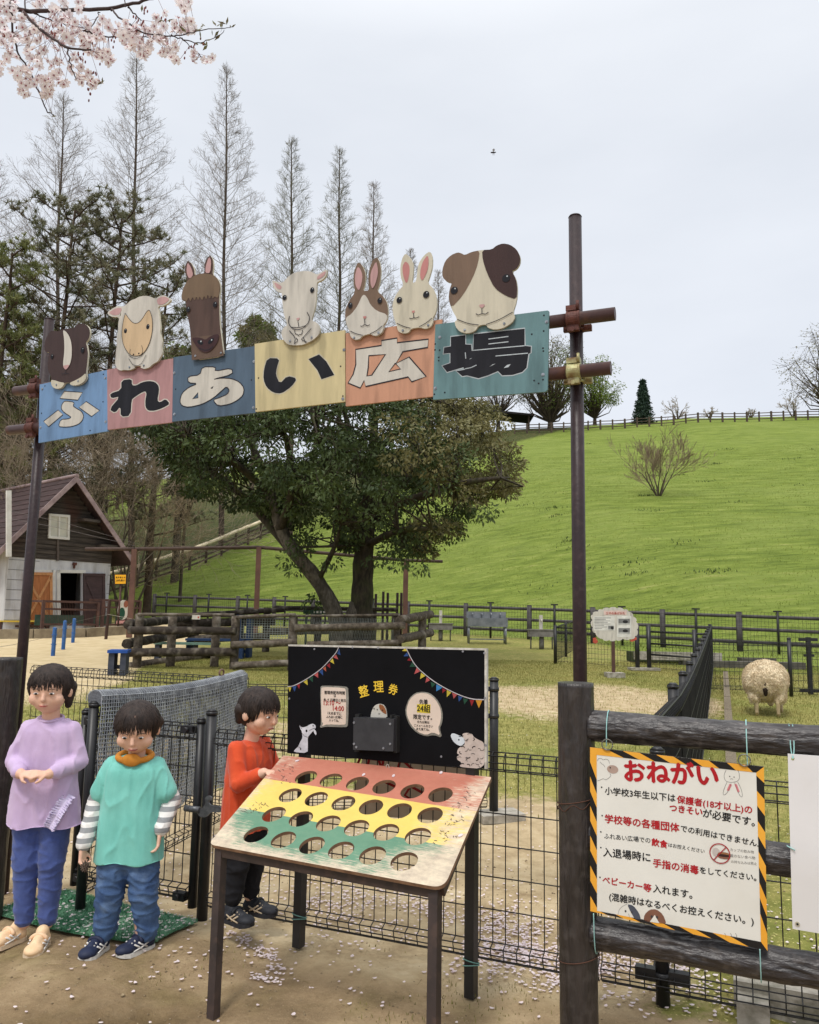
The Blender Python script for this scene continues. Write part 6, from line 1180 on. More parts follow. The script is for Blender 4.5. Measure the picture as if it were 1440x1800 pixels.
# stainless sink, water troughs
M_SST = mat('stainless', (150, 152, 154), (120, 124, 128), scale=5, rough=0.35, metal=0.7)
c = grd(856, 24.2); sk = thing('sink_unit', 'long stainless washing trough with taps against the far fence', 'sink', tuple(c)); mb = MB(); mb.box(c + Z3 * 0.62, (1.2, 0.5, 0.26)); mb.box(c + Z3 * 0.84 + np.array([0, .24, 0]), (1.2, 0.03, 0.2)); obj('basin', mb, M_SST, sk)
for sx in (-.55, .55):
    for sy in (-.2, .2): mb = MB(); mb.tube(c + np.array([sx, sy, -.02]), c + np.array([sx, sy, .52]), 0.025, n=8); obj('leg', mb, M_SST, sk)
mb = MB(); mb.box(c + Z3 * 0.12, (1.1, 0.03, 0.03)); mb.box(c + Z3 * .12 + np.array([0, -.2, 0]), (1.1, .03, .03)); obj('stretcher', mb, M_SST, sk)
for k in range(4): p = c + np.array([-.42 + k * .28, 0.16, .75]); mb = MB(); mb.path([p, p + Z3 * .12, p + Z3 * .14 - np.array([0, .08, 0]), p + Z3 * .09 - np.array([0, .12, 0])], 0.016, 6); obj('tap', mb, M_SST, sk)
for px, y, lab in ((775, 25.0, 'small wall basin with a white upright left of the stainless trough'), (952, 22.5, 'small grey trough with a white upright beside the mesh pen')):
    c = grd(px, y); t_ = thing('drinking_trough', lab, 'trough', tuple(c)); mb = MB(); mb.box(c + Z3 * 0.42, (0.72, 0.36, 0.18)); mb.box(c + Z3 * .52, (.76, .4, .03)); obj('basin', mb, mat('trough_grey', (132, 128, 124), (108, 104, 100), scale=6, rough=0.7), t_); mb = MB(); mb.tube(c - Z3 * .02, c + Z3 * .34, 0.07, n=10); obj('pedestal', mb, MATS['trough_grey'], t_)
    for s in (-1, 1): mb = MB(); mb.tube(c + np.array([.3 * s, 0, -.02]), c + np.array([.3 * s, 0, .34]), 0.02, n=8); obj('leg', mb, MATS['trough_grey'], t_)
    mb = MB(); mb.box(c + Z3 * .72 + np.array([0, .1, 0]), (0.09, 0.09, 0.42)); mb.path([c + np.array([0, .06, .8]), c + np.array([0, -.02, .8]), c + np.array([0, -.05, .74])], .018, 6); obj('upright', mb, P_WHITE, t_)
for k, px in enumerate((664, 674, 680, 700, 706)):
    if k % 2 == 0 or k == 1: pass
mb = MB()
for px, pt_ in ((660, 1044), (673, 1040), (681, 1042), (698, 1042), (705, 1042)):
    b = grd(px, 22.0); t_ = at(px, pt_, 22.0); t_[0] = b[0]; mb.tube(b - Z3 * .1, t_, 0.035, n=8)
a = grd(655, 22.0) + Z3 * .55; b = grd(708, 22.0) + Z3 * .55; mb.tube(a, b, 0.03, n=6); tag(obj('pole_rack', mb, mat('pole_dark', (60, 44, 42))), 'row of slim dark poles on a rail behind the log pen', 'rack')

# small mesh pen, cloud sign
PA, PC_, PD = grd(976, 18.4), grd(1124, 17.0), rf_pt(14.4); PC_ = np.array([PC_[0], 17.2, tz(PC_[0], 17.2)])
pen = thing('mesh_pen', 'small black mesh pen with a little gate behind the cloud sign', 'pen', tuple(PA)); PE = grd(1010, 22.0)
for A, B in ((PA, PC_), (PC_ + np.array([.25, 0, 0]), PD), (PE, PA)):
    A = A.copy(); B = B.copy(); zmid = (A[2] + B[2]) / 2; mb = MB(); L_ = np.linalg.norm(B - A); us = np.linspace(0, 1, int(L_ / 0.07)); zz = lambda p: np.array([p[0], p[1], tz(p[0], p[1])])
    mb.tubes([zz(A * (1 - u) + B * u) + Z3 * .03 for u in us], [zz(A * (1 - u) + B * u) + Z3 * .82 for u in us], 0.0032, n=3); mb.tubes([zz(A) + Z3 * z for z in np.linspace(.05, .82, 8)], [zz(B) + Z3 * z for z in np.linspace(.05, .82, 8)], 0.0035, n=3)
    mb.tube(zz(A) + Z3 * .80, zz(B) + Z3 * .80, 0.014, n=6); obj('wire_panel', mb, M_BLACKM, pen)
for p, h, r in ((PA, .86, .04), (PC_, .95, .05), (PC_ + np.array([.25, 0, 0]), .95, .05), (PD - np.array([.35, 0, 0]), .9, .045), ((PA + PE) / 2, .85, .03), (PE, .85, .04)): mb = MB(); p = np.array([p[0], p[1], tz(p[0], p[1])]); mb.tube(p - Z3 * .05, p + Z3 * h, r, n=8); obj('post', mb, M_BLACK, pen)
gA, gB = PC_ + np.array([.3, 0, 0]), PD; mb = MB(); zz0 = tz(*gA[:2])
for z in (.32, .55, .80): mb.tube(gA + Z3 * z, gB + Z3 * z, 0.022, n=6)
obj('gate_rail', mb, M_BLACK, pen)
mb = MB(); p = np.array([PC_[0] + .12, PC_[1] - .05, tz(PC_[0], PC_[1])]); mb.box(p + Z3 * .02, (0.62, .3, .05)); obj('footing', mb, M_CONC, pen)
mb = MB(); c = grd(1175, 19.2); mb.box(c + Z3 * .12, (1.9, .5, .22)); mb.box(c + Z3 * .16 + np.array([0, -.6, 0]), (2.0, .12, .18), mi=1); tag(obj('water_channel', mb, [mat('channel_moss', (48, 58, 34), (70, 74, 48), scale=6, rough=0.9), M_CONC]), 'mossy concrete water channel in front of the far fence, behind the pen gate', 'channel')
mb = MB(); c = grd(1320, 18.2); mb.box(c + Z3 * .05, (2.2, .35, .16), -0.05); mb.box(c + np.array([-1.2, .5, .12]), (.5, .3, .2)); mb.box(c + np.array([.4, .7, .1]), (.8, .3, .16)); tag(obj('stone_kerb', mb, mat('stone_dark', (96, 92, 84), (70, 66, 60), scale=4, rough=0.9, bump=.4, bscale=12)), 'dark stone slabs lying in the grass beyond the grazing sheep', 'kerb')
CP = Plane(at(1081, 1098, 15.6), np.array([math.cos(.05), math.sin(-.05), 0]), Z3, np.array([math.sin(-.05), -math.cos(.05), 0])); cs = thing('cloud_sign', 'white scallop-edged information sign on a brown post in the pasture', 'sign', tuple(grd(1079, 15.6)))
cz = lambda pts: CP.z(pts, 3.0, 960, 960); mb = MB(); cl = []
ctrlp = [(300, 490), (262, 460), (248, 430), (246, 390), (248, 360), (275, 345), (300, 335), (335, 328), (375, 328), (410, 335), (435, 345), (460, 372), (475, 400), (480, 440), (470, 475), (440, 490), (405, 488), (370, 495), (335, 495)]
for (a, b), (c, d) in zip(ctrlp, ctrlp[1:] + ctrlp[:1]):
    n = max(2, int(math.hypot(c - a, d - b) / 7)); mx_, my_ = 365, 412
    for k in range(n):
        f = k / n; x, y = a + (c - a) * f, b + (d - b) * f; o = 1 + 0.085 * abs(math.sin(math.pi * f)) ** .7; cl.append((mx_ + (x - mx_) * o, my_ + (y - my_) * o))
CP.poly(mb, cz(cl), -0.02, 0, 0); CP.poly(mb, cz([(262, 482), (275, 505), (262, 515), (248, 508), (248, 485)]), -0.018, -0.004, 1); CP.poly(mb, cz([(440, 500), (475, 478), (480, 492), (455, 505)]), -0.018, -0.004, 1)
panel_o = obj('panel', mb, [P_WHITE, mat('cloud_red', (190, 84, 66))], cs); mb = MB(); CP.poly(mb, cz([(305, 362), (425, 362), (425, 340), (305, 340)]), 0.002, 0.002, 0); CP.text(mb, 'エサのあげかた', cz([(316, 360)])[0], cz([(416, 360)])[0], 0.005, 1, 0.03)
CP.poly(mb, cz([(250, 445), (362, 445), (362, 370), (250, 370)]), 0.002, 0.002, 2); CP.poly(mb, cz([(375, 480), (450, 480), (450, 368), (375, 368)]), 0.002, 0.002, 2)
for k in range(8): CP.poly(mb, cz([(256, 380 + k * 8), (256 + (88, 60, 82, 70, 84, 50, 66, 40)[k], 380 + k * 8), (256 + (88, 60, 82, 70, 84, 50, 66, 40)[k], 377 + k * 8), (256, 377 + k * 8)]), 0.004, 0.004, 3)
for (x0, y0, x1, y1) in ((382, 414, 442, 383), (382, 462, 442, 432), (328, 443, 358, 420)):
    CP.poly(mb, cz([(x0, y0), (x1, y0), (x1, y1), (x0, y1)]), 0.004, 0.004, 4); c = cz([((x0 + x1) / 2 + 6, (y0 + y1) / 2)])[0]; CP.ell(mb, c, .05 if x0 > 350 else .03, .03, .006, 5); CP.poly(mb, cz([(x0, y0), (x1, y0), (x1, y0 - 7), (x0, y0 - 7)]), 0.005, 0.005, 6)
obj('printing', mb, [mat('cloud_pinkish', (224, 196, 186)), mat('cloud_letter', (176, 60, 44)), mat('sheet_white', (226, 224, 216)), mat('print_grey', (150, 148, 146)), mat('photo_grey', (128, 128, 126)), mat('photo_dark', (44, 44, 44)), mat('photo_light', (190, 190, 184))], panel_o)
mb = MB(); a = grd(1079, 15.63); t_ = at(1076, 1120, 15.63); mb.box((a + t_) / 2, (.06, .04, t_[2] - a[2])); obj('post', mb, M_HUT, cs); mb = MB(); mb.box(a + Z3 * .03, (.34, .3, .10)); obj('footing', mb, M_CONC, cs)
# fence behind the sheep
sf = thing('mesh_fence', 'black mesh fence crossing the grass behind the grazing sheep', 'fence', tuple(rf_pt(10.9)))
A = rf_pt(11.2); B = np.array([12.5, 12.2, 0]); B[2] = tz(*B[:2]); n = 5; mb = MB()
for k in range(4):
    a = A * (1 - k / 4) + B * k / 4; b = A * (1 - (k + 1) / 4) + B * (k + 1) / 4; a[2], b[2] = tz(*a[:2]), tz(*b[:2]); fence_panel(a, b, 0.05, 0.84, 'wire_panel', sf, 0.075, 0.115, 0.003, bend=True, bulge=0.04)
p = at(1390, 1190, 13.0); p[2] = tz(*p[:2]); round_post(p, 0.9, .03, sf)
for px in (1424,): p = at(px, 1190, 13.35); p[2] = tz(*p[:2]); mb = MB(); mb.box(p + Z3 * .45, (.06, .06, .94)); mb.box(p + Z3 * .88, (.3, .05, .05)); mb.box(p + Z3 * .62, (.16, .05, .04)); mb.box(p + Z3 * .05, (.34, .05, .05)); obj('post', mb, M_BLACK, sf)

# ------------------------------------------------------------------ fences on the hill
M_HF = mat('hill_fence_wood', (92, 78, 66), (70, 60, 50), scale=2, rough=0.85); M_HFT = mat('hill_handrail', (240, 224, 192), (214, 196, 162), scale=2, rough=0.8)
hf = thing('hillside_fence', 'wooden fence with a pale handrail climbing the bank behind the barn', 'fence', tuple(hit(230, 1034, 20)))
FPX = [(190, 1046), (212, 1040), (240, 1033), (274, 1021), (305, 1010), (333, 1001), (362, 990), (389, 978), (414, 966), (436, 957), (458, 948), (480, 938), (502, 928)]
hp = [hit(*q, 24) for q in FPX]; yref = [p[1] for p in hp]
yl_ = np.linspace(44.0, 52.0, len(FPX))
hp = [np.array([*at(q[0], q[1], y)[:2], 0]) for q, y in zip(FPX, yref)]; hp = [np.array([p[0], p[1], tz(p[0], p[1])]) for p in hp]
for p in hp: mb = MB(); mb.box(p + Z3 * .52, (.14, .12, 1.2)); obj('post', mb, M_HF, hf)
for a, b in zip(hp[:-1], hp[1:]):
    mb = MB(); d = (b - a) / np.linalg.norm(b - a)
    for z in (.20, .48, .76): mb.box((a + b) / 2 + Z3 * z, (np.linalg.norm(b - a), .06, .11), axes=[d, np.cross(Z3, d) / np.linalg.norm(np.cross(Z3, d)), np.cross(d, np.cross(Z3, d) / np.linalg.norm(np.cross(Z3, d)))])
    obj('rail', mb, M_HF, hf); mb = MB(); mb.tube(a + Z3 * 1.14, b + Z3 * 1.16, .11, n=8); obj('handrail', mb, M_HFT, hf)
cf = thing('crest_fence', 'post and rail fence along the crest of the grass hill', 'fence', tuple(grd(1180, 92)))
cp_ = []
for px in np.arange(905, 1500, 21.5): p = at(px, 740, 92.0); cp_.append(np.array([p[0], 92.0, tz(p[0], 92.0)]))
for k, p in enumerate(cp_): mb = MB(); mb.box(p + Z3 * .55, (.20 if k % 2 else .15, .16, 1.25)); obj('post', mb, M_HF, cf)
for a, b in zip(cp_[:-1], cp_[1:]):
    mb = MB()
    for z in (.30, .65, 1.0): mb.tube(a + Z3 * z, b + Z3 * z, .055, n=5)
    obj('rail', mb, M_HF, cf)
c = np.array([at(893, 740, 98)[0], 98, 0]); c[2] = tz(c[0], 98); sh = thing('shelter', 'dark-roofed shelter just showing over the crest behind the tree', 'shelter', tuple(c)); mb = MB()
V = np.array([[-3.5, -2, 1.55], [3.0, -2, 1.0], [3.0, 2, 1.0], [-3.5, 2, 1.55]]); V = np.concatenate([V, V - [0, 0, .25]]) + c + Z3 * .6; mb.add(V, [(0, 1, 2, 3), (7, 6, 5, 4), (0, 4, 5, 1), (1, 5, 6, 2), (2, 6, 7, 3), (3, 7, 4, 0)]); obj('roof', mb, mat('shelter_roof', (46, 42, 44)), sh)
for sx in (-3, 2.4): mb = MB(); mb.box(c + np.array([sx, -1.6, .6]), (.2, .2, 2.2)); obj('post', mb, M_HF, sh)
mb = MB(); pts = [hit(px, py, 30) for px, py in ((168, 908), (186, 901), (206, 894), (226, 888))]; hb = thing('upper_fence', 'short dark post and rail fence high on the bank behind the barn roof', 'fence', tuple(pts[0]))
for p in pts: mb = MB(); mb.box(p + Z3 * .6, (.25, .2, 1.3)); obj('post', mb, mat('fence_black', (40, 36, 34)), hb)
mb = MB()
for a, b in zip(pts[:-1], pts[1:]):
    for z in (.5, 1.05): mb.tube(a + Z3 * z, b + Z3 * z, .08, n=6)
obj('rail', mb, MATS['fence_black'], hb)
# ------------------------------------------------------------------ vegetation
def rnd_perp(d, r):
    a = r.normal(size=3); a -= d * (a @ d); return a / max(np.linalg.norm(a), 1e-9)
class Segs:
    def __init__(s): s.a = []; s.b = []; s.r0 = []; s.r1 = []; s.tips = []
    def add(s, a, b, r0, r1): s.a.append(a); s.b.append(b); s.r0.append(r0); s.r1.append(r1)
    def limb(s, p, d, L, r0, r1, n, r, wob=0.15, up=0.0, droop=0.0):
        pts = [np.array(p, float)]; d = np.array(d, float); d /= np.linalg.norm(d)
        for k in range(n):
            d = d + rnd_perp(d, r) * wob * r.uniform(0.2, 1) + Z3 * (up - droop * k / n); d /= np.linalg.norm(d)
            q = pts[-1] + d * L / n; s.add(pts[-1], q, r0 + (r1 - r0) * k / n, r0 + (r1 - r0) * (k + 1) / n); pts.append(q)
        return pts, d
    def mb(s, n=4, mb=None, mi=0):
        mb = mb or MB(); mb.tubes(np.array(s.a), np.array(s.b), np.array(s.r0), np.array(s.r1), n, False, mi); return mb
def grow(S, p, d, L, r0, depth, r, spread=0.7, ratio=0.68, kids=3, wob=0.18, up=0.05, tipr=0.006, nseg=4):
    r1 = max(r0 * 0.6, tipr); pts, dd = S.limb(p, d, L, r0, r1, nseg, r, wob, up)
    if depth == 0: S.tips.append((pts[-1], dd)); return
    for k in range(kids):
        i = nseg if k == 0 else r.integers(max(1, nseg // 3), nseg + 1); base = pts[i]
        nd = dd + rnd_perp(dd, r) * spread * (0.45 if k == 0 else r.uniform(0.7, 1.3)); nd /= np.linalg.norm(nd)
        rr = r0 + (r1 - r0) * i / nseg
        grow(S, base, nd, L * ratio * r.uniform(0.75, 1.15), max(rr * (0.85 if k == 0 else 0.6), tipr), depth - 1, r, spread, ratio, kids, wob, up, tipr, nseg)
def leaves(C, Rr, per, size, r, droop=0.2, flat=0.65, asp=0.42):
    """leaf-shaped quads scattered through clumps: centres C, radii Rr"""
    C = np.repeat(np.asarray(C, float), per, axis=0); Rr = np.repeat(np.asarray(Rr, float), per); n = len(C)
    g = r.normal(size=(n, 3)); g /= np.linalg.norm(g, axis=1, keepdims=True); rad = r.uniform(0.25, 1, n) ** 0.5
    P = C + g * (rad * Rr)[:, None] * np.array([1, 1, flat])
    d = g * 0.8 + r.normal(size=(n, 3)) * 0.6 - np.array([0, 0, droop]); d /= np.linalg.norm(d, axis=1, keepdims=True)
    w = np.cross(d, r.normal(size=(n, 3))); w /= np.linalg.norm(w, axis=1, keepdims=True); s = size * r.uniform(0.6, 1.35, n)
    V = np.stack([P, P + d * (s * 0.45)[:, None] + w * (s * asp / 2)[:, None], P + d * s[:, None], P + d * (s * 0.45)[:, None] - w * (s * asp / 2)[:, None]], 1).reshape(-1, 3)
    return V, np.arange(n * 4).reshape(n, 4)
M_TW1 = mat('redwood_twig', (148, 136, 124), (124, 112, 102), scale=1, rough=0.9); M_TK1 = mat('redwood_bark', (86, 72, 62), (60, 50, 42), scale=3, stretch=(3, 3, .4), rough=0.9)
M_TWB = mat('bare_twig', (168, 152, 130), (132, 118, 100), scale=0.6, rough=0.9); M_TKB = mat('bare_bark', (90, 78, 66), (64, 56, 46), scale=3, rough=0.9)

def redwood(px, tip, y, hw, label, seed, n=150, base_frac=0.12, dens=11, lean=0.0, thick=1.0, tw=None, group='bare conifers behind the signboard'):
    r = np.random.default_rng(seed); t_ = at(*tip, y); b = np.array([at(px, 900, y)[0], y, 0]); b[2] = tz(b[0], y) - 0.2
    H = t_[2] - b[2]; W = 1.18 * hw * y / 1400; tree = thing('dawn_redwood', label, 'tree', tuple(b), group); K = y / 45
    S = Segs(); nt_ = 16
    pts = [b + (t_ - b) * k / nt_ + np.array([0.10 * math.sin(k * 0.9 + seed), 0.1 * math.cos(k * 0.8), 0]) * (k / nt_) * (1 - k / nt_) * 3 for k in range(nt_ + 1)]
    for k in range(nt_): S.add(pts[k], pts[k + 1], 0.17 * thick * (1 - k / nt_) ** 0.9 + 0.025, 0.17 * thick * (1 - (k + 1) / nt_) ** 0.9 + 0.025)
    obj('trunk', S.mb(8), M_TK1, tree); S = Segs(); T0 = []; T1 = []
    for k in range(n):
        f = base_frac + (1 - base_frac) * (k + r.uniform(0, 1)) / n; f = min(f, 0.985); i = min(int(f * nt_), nt_ - 1); p = pts[i] + (pts[i + 1] - pts[i]) * (f * nt_ - i)
        az = k * 2.4 + r.uniform(-.5, .5); prof = min(1.0, (1 - f) * 2.3)
        L = W * prof * r.uniform(0.72, 1.12) + 0.2; d = np.array([math.cos(az), math.sin(az), 0.30 + 0.45 * f])
        q, dd = S.limb(p, d, L * 1.28, (0.030 * (1 - f) + 0.011) * thick, 0.007, 5, r, 0.09, 0.075)
        for m_ in range(int(dens * 1.6 * (0.45 + L / W))):
            u = r.uniform(0.25, 1.0); i_ = min(int(u * 5), 4); pp = q[i_] + (q[i_ + 1] - q[i_]) * (u * 5 - i_); dv = (q[i_ + 1] - q[i_]); dv /= np.linalg.norm(dv)
            e = dv * 0.7 + rnd_perp(dv, r) * r.uniform(0.5, 1.0) + Z3 * 0.15; e /= np.linalg.norm(e); l = (0.3 + 0.42 * L * (1.1 - u)) * r.uniform(0.5, 1.1) + .12
            m1 = pp + e * l * .55; m2 = m1 + (e + Z3 * .25 + r.normal(size=3) * .2) * l * .45; T0 += [pp, m1]; T1 += [m1, m2]
            for z_ in range(2):
                e2 = e + rnd_perp(e, r) * .8; T0.append(m1 if z_ else pp + e * l * .3); T1.append((m1 if z_ else pp + e * l * .3) + e2 / np.linalg.norm(e2) * l * .38)
    mb = S.mb(4); mb.tubes(np.array(T0), np.array(T1), 0.0056 * K, 0.0032 * K, 3); obj('crown', mb, tw or M_TW1, tree); return tree
M_TW2 = mat('redwood_twig_bud', (124, 118, 94), (100, 96, 74), scale=1, rough=0.9)
redwood(96, (112, 168), 46, 118, 'broad bare conifer, second from the left edge, with its trunk left of the sheep cutout', 1, 190, 0.10, 12, thick=1.1)
redwood(238, (240, 96), 46, 96, 'tallest bare conifer, rising straight above the sheep cutout', 2, 180, 0.12, 12, thick=1.1)
redwood(392, (399, 116), 52, 78, 'narrow bare conifer with a dark trunk right behind the horse cutout', 3, 170, 0.2, 11, thick=1.0)
redwood(512, (513, 245), 50, 58, 'slim bare conifer behind the goat cutout', 4, 150, 0.25, 11, tw=M_TW2)
redwood(596, (597, 262), 55, 48, 'slim bare conifer between the goat and rabbit cutouts', 5, 140, 0.25, 11, tw=M_TW2)
redwood(656, (657, 322), 62, 42, 'small pale bare conifer above the brown rabbit cutout', 6, 120, 0.3, 10)
redwood(722, (722, 440), 74, 36, 'tiny bare conifer tip behind the cream rabbit cutout', 7, 100, 0.3, 10); redwood(770, (770, 478), 80, 30, 'faintest bare conifer tip beside the large guinea pig cutout', 8, 90, 0.3, 9)
redwood(-30, (-22, 250), 40, 110, 'bare conifer cut off by the left edge of the picture', 9, 150, 0.1, 11)

M_NEED = mat('pine_needle', (108, 112, 84), (140, 132, 108), scale=0.7, rough=0.8, trans=0.15); M_PBK = mat('pine_bark', (92, 74, 60), (66, 52, 42), scale=3, rough=0.9); M_NEED2 = mat('pine_needle_light', (112, 120, 72), (138, 138, 90), scale=0.7, rough=0.8, trans=0.2)
def pine(px, top, y, hw, label, seed, M=None, n=62, tufts=21):
    r = np.random.default_rng(seed); t_ = at(px, top, y); b = np.array([t_[0], y, tz(t_[0], y) - .2]); H = t_[2] - b[2]; W = hw * y / 1400; tree = thing('pine_tree', label, 'tree', tuple(b), 'pines behind the signboard'); S = Segs()
    pts, _ = S.limb(b, Z3, H, 0.22, 0.05, 10, r, 0.06, 0.1); C = []
    for k in range(n):
        f = 0.22 + 0.78 * (k + r.uniform()) / n; i = min(int(f * 10), 9); p = pts[i] + (pts[i + 1] - pts[i]) * (f * 10 - i); az = k * 2.4; L = 1.35 * W * math.sqrt(max(.03, 1 - ((f - .5) / .54) ** 2)) * r.uniform(.6, 1.08)
        q, dd = S.limb(p, np.array([math.cos(az), math.sin(az), 0.20]), L, 0.05, 0.015, 5, r, 0.22, 0.07)
        for m_ in range(tufts):
            u = r.uniform(.3, 1) ** .7; j = min(int(u * 5), 4); pp = q[j] + (q[j + 1] - q[j]) * (u * 5 - j); e = rnd_perp(Z3, r) * r.uniform(.2, .9) + Z3 * r.uniform(0, .7); tip = pp + e * 0.55; S.add(pp, tip, .012, .006); C.append(tip)
    obj('trunk', S.mb(5), M_PBK, tree); C = np.array(C); n_ = 22; Cn = np.repeat(C, n_, 0); g = r.normal(size=Cn.shape) + np.array([0, 0, .7]); g /= np.linalg.norm(g, axis=1, keepdims=True); w = np.cross(g, r.normal(size=g.shape)); w /= np.linalg.norm(w, axis=1, keepdims=True); L = r.uniform(.16, .34, len(Cn))[:, None] * y / 36
    V = np.stack([Cn - w * .022, Cn + w * .022, Cn + g * L], 1).reshape(-1, 3); mb = MB(); mb.add(V, np.arange(len(V)).reshape(-1, 3)); obj('crown', mb, M or M_NEED, tree)
pine(122, 372, 36, 128, 'dark pine behind the two tall conifers at the left', 31); pine(212, 388, 37, 122, 'dark pine filling the gap behind the sheep cutout', 32); pine(292, 500, 38, 92, 'low dark pine left of the horse cutout', 33, n=34); pine(20, 470, 34, 70, 'yellow-green pine at the left edge of the picture', 34, M_NEED2, n=40); pine(60, 560, 33, 80, 'low yellow-green pine behind the dark guinea pig cutout', 35, M_NEED2, n=34)

def bare(px, top, y, label, seed, spread=0.75, kids=4, depth=5, M=M_TWB, trunk=0.16, stems=1, name='bare_tree', group=None, fan=0.3, ratio=.66, up=.05, base=None, tipr=None, cat='tree', h1=.38):
    r = np.random.default_rng(seed); t_ = at(px, top, y); b = base if base is not None else np.array([t_[0], y, tz(t_[0], y) - .15]); H = t_[2] - b[2]; tree = thing(name, label, cat, tuple(b), group); S = Segs()
    for s in range(stems):
        az = s * 6.28 / max(stems, 1) + r.uniform(0, .8); d = np.array([math.cos(az) * fan, math.sin(az) * fan, 1.0]); grow(S, b + np.array([math.cos(az), math.sin(az), 0]) * .12 * (stems > 1), d, H * h1, trunk, depth, r, spread, ratio, kids, .16, up, tipr or .0075 * y / 40)
    A, B, r0, r1 = map(np.array, (S.a, S.b, S.r0, S.r1)); big = r0 > trunk * .5; mb = MB(); mb.tubes(A[big], B[big], r0[big], r1[big], 7); obj('trunk', mb, M_TKB, tree); mb = MB(); mb.tubes(A[~big], B[~big], r0[~big], r1[~big], 3); obj('crown', mb, M, tree); return tree, S
GB_ = 'bare trees crowding behind the barn'
for k, (px, top, y, st) in enumerate(((-30, 520, 33, 3), (45, 500, 34, 3), (118, 520, 34.5, 3), (185, 505, 34.5, 3), (250, 545, 35, 3), (60, 650, 32, 3))):
    bare(px, top, y, 'tangled brown bare tree behind the barn roof and the left end of the signboard', 60 + k, .9, 3, 6, trunk=.05, stems=st + 1, group=GB_, fan=.32, tipr=.0052, ratio=.7, h1=.3)
M_TWP = mat('pale_twig', (156, 138, 112), (128, 112, 90), scale=.6, rough=.9)
bare(246, 775, 35.5, 'pale brown bare tree with drooping twigs right of the barn', 80, 1.0, 3, 6, M_TWP, .06, 4, fan=.34, h1=.40, ratio=.66, tipr=.0056)
sb = hit(1158, 872, 25); bare(1168, 742, sb[1], 'vase-shaped leafless shrub alone on the grass hill', 90, .55, 3, 5, mat('shrub_twig', (148, 128, 108), (118, 100, 84), scale=.6, rough=.9), .042, 8, 'bare_shrub', None, .60, .71, .06, sb, .008, 'shrub', .34)
M_FAINT = mat('faint_twig', (170, 156, 140), (150, 138, 124), scale=.4, rough=.95)
for px, top, s in ((1190, 690, 91), (1248, 712, 92), (1395, 690, 93), (1320, 715, 94)):
    b = np.array([at(px, 730, 97)[0], 97, 0]); b[2] = tz(b[0], 97); bare(px, top, 97, {1190: 'faint pale bare tree right of the little conifer on the crest', 1248: 'very small faint bare tree on the crest above the shrub', 1395: 'low pale bare tree on the crest near the right edge', 1320: 'smallest pale bare tree on the crest between two others'}[px], s, .9, 4, 3, M_FAINT, .1, 3, 'bare_tree', None, .5, .68, .02, b, .02)

def leafy(px, top, y, hw, bot, label, seed, M, per=110, size=.35, n=70, base=None, trunk=.25, fill=0.5, name='leafy_tree', group=None, M2=None, flat=.75, vis=True):
    r = np.random.default_rng(seed); t_ = at(px, top, y); b = base if base is not None else np.array([t_[0], y, tz(t_[0], y) - .2]); W = hw * y / 1400; zt_, zb = t_[2], at(px, bot, y)[2]; c = np.array([b[0], y, (zt_ + zb) / 2]); hz = (zt_ - zb) / 2; tree = thing(name, label, 'tree', tuple(b), group); S = Segs()
    g = r.normal(size=(n, 3)); g /= np.linalg.norm(g, axis=1, keepdims=True); C = c + g * (r.uniform(.35, 1, n) ** .6)[:, None] * np.array([W * .85, W * .8, hz * .85])
    fork = b + np.array([0, 0, max(.5, (zb - b[2]) * .8)]); S.limb(b, fork - b, np.linalg.norm(fork - b), trunk, trunk * .75, 4, r, .03)
    for q in C:
        mid = fork + (q - fork) * .5 + r.normal(size=3) * .25 * W * .3; S.add(fork, mid, trunk * .32, trunk * .16); S.add(mid, q, trunk * .16, trunk * .04)
        for z_ in range(5): e = r.normal(size=3); S.add(q, q + e / np.linalg.norm(e) * W * .22, trunk * .05, trunk * .02)
    obj('trunk', S.mb(5), M_TKB, tree); mb = MB(); k = int(n * (1 if M2 is None else .5)); V, q4 = leaves(C[:k], r.uniform(.7, 1.2, k) * W * fill * .55, per, size, r, flat=flat); mb.add(V, q4)
    if M2 is not None: V, q4 = leaves(C[k:], r.uniform(.7, 1.2, n - k) * W * fill * .55, per, size, r, flat=flat); mb.add(V, q4, 1)
    obj('crown', mb, [M] + ([M2] if M2 else []), tree); return tree
M_LB = mat('leaf_bright', (104, 124, 46), (132, 146, 66), scale=.4, rough=.7, trans=.35); M_LO = mat('leaf_olive', (114, 110, 64), (140, 128, 82), scale=.4, rough=.8, trans=.25); M_LG = mat('leaf_mid', (86, 104, 46), (118, 130, 64), scale=.4, rough=.8, trans=.25); M_LD = mat('leaf_dark', (48, 64, 40), (66, 84, 52), scale=.5, rough=.7, trans=.15)
def crest_base(px, y=96): b = np.array([at(px, 735, y)[0], y, 0]); b[2] = tz(b[0], y) - .2; return b
leafy(965, 585, 95, 92, 738, 'wide olive-leaved tree on the crest behind the right end of the signboard', 101, M_LO, 50, .22, 150, crest_base(968, 95), .45, .36, M2=M_LG)
leafy(1046, 618, 99, 58, 732, 'bright green tree on the crest right of the gate pole', 102, M_LB, 120, .26, 70, crest_base(1046, 99), .3, .5)
leafy(872, 640, 97, 66, 725, 'thin dark-branched tree on the crest under the teal panel', 103, M_LO, 12, .2, 60, crest_base(876, 97), .3, .4)
leafy(1480, 570, 96, 125, 715, 'wide half-leafed tree on the crest at the right edge', 104, M_LO, 26, .24, 120, crest_base(1474, 96), .4, .4)
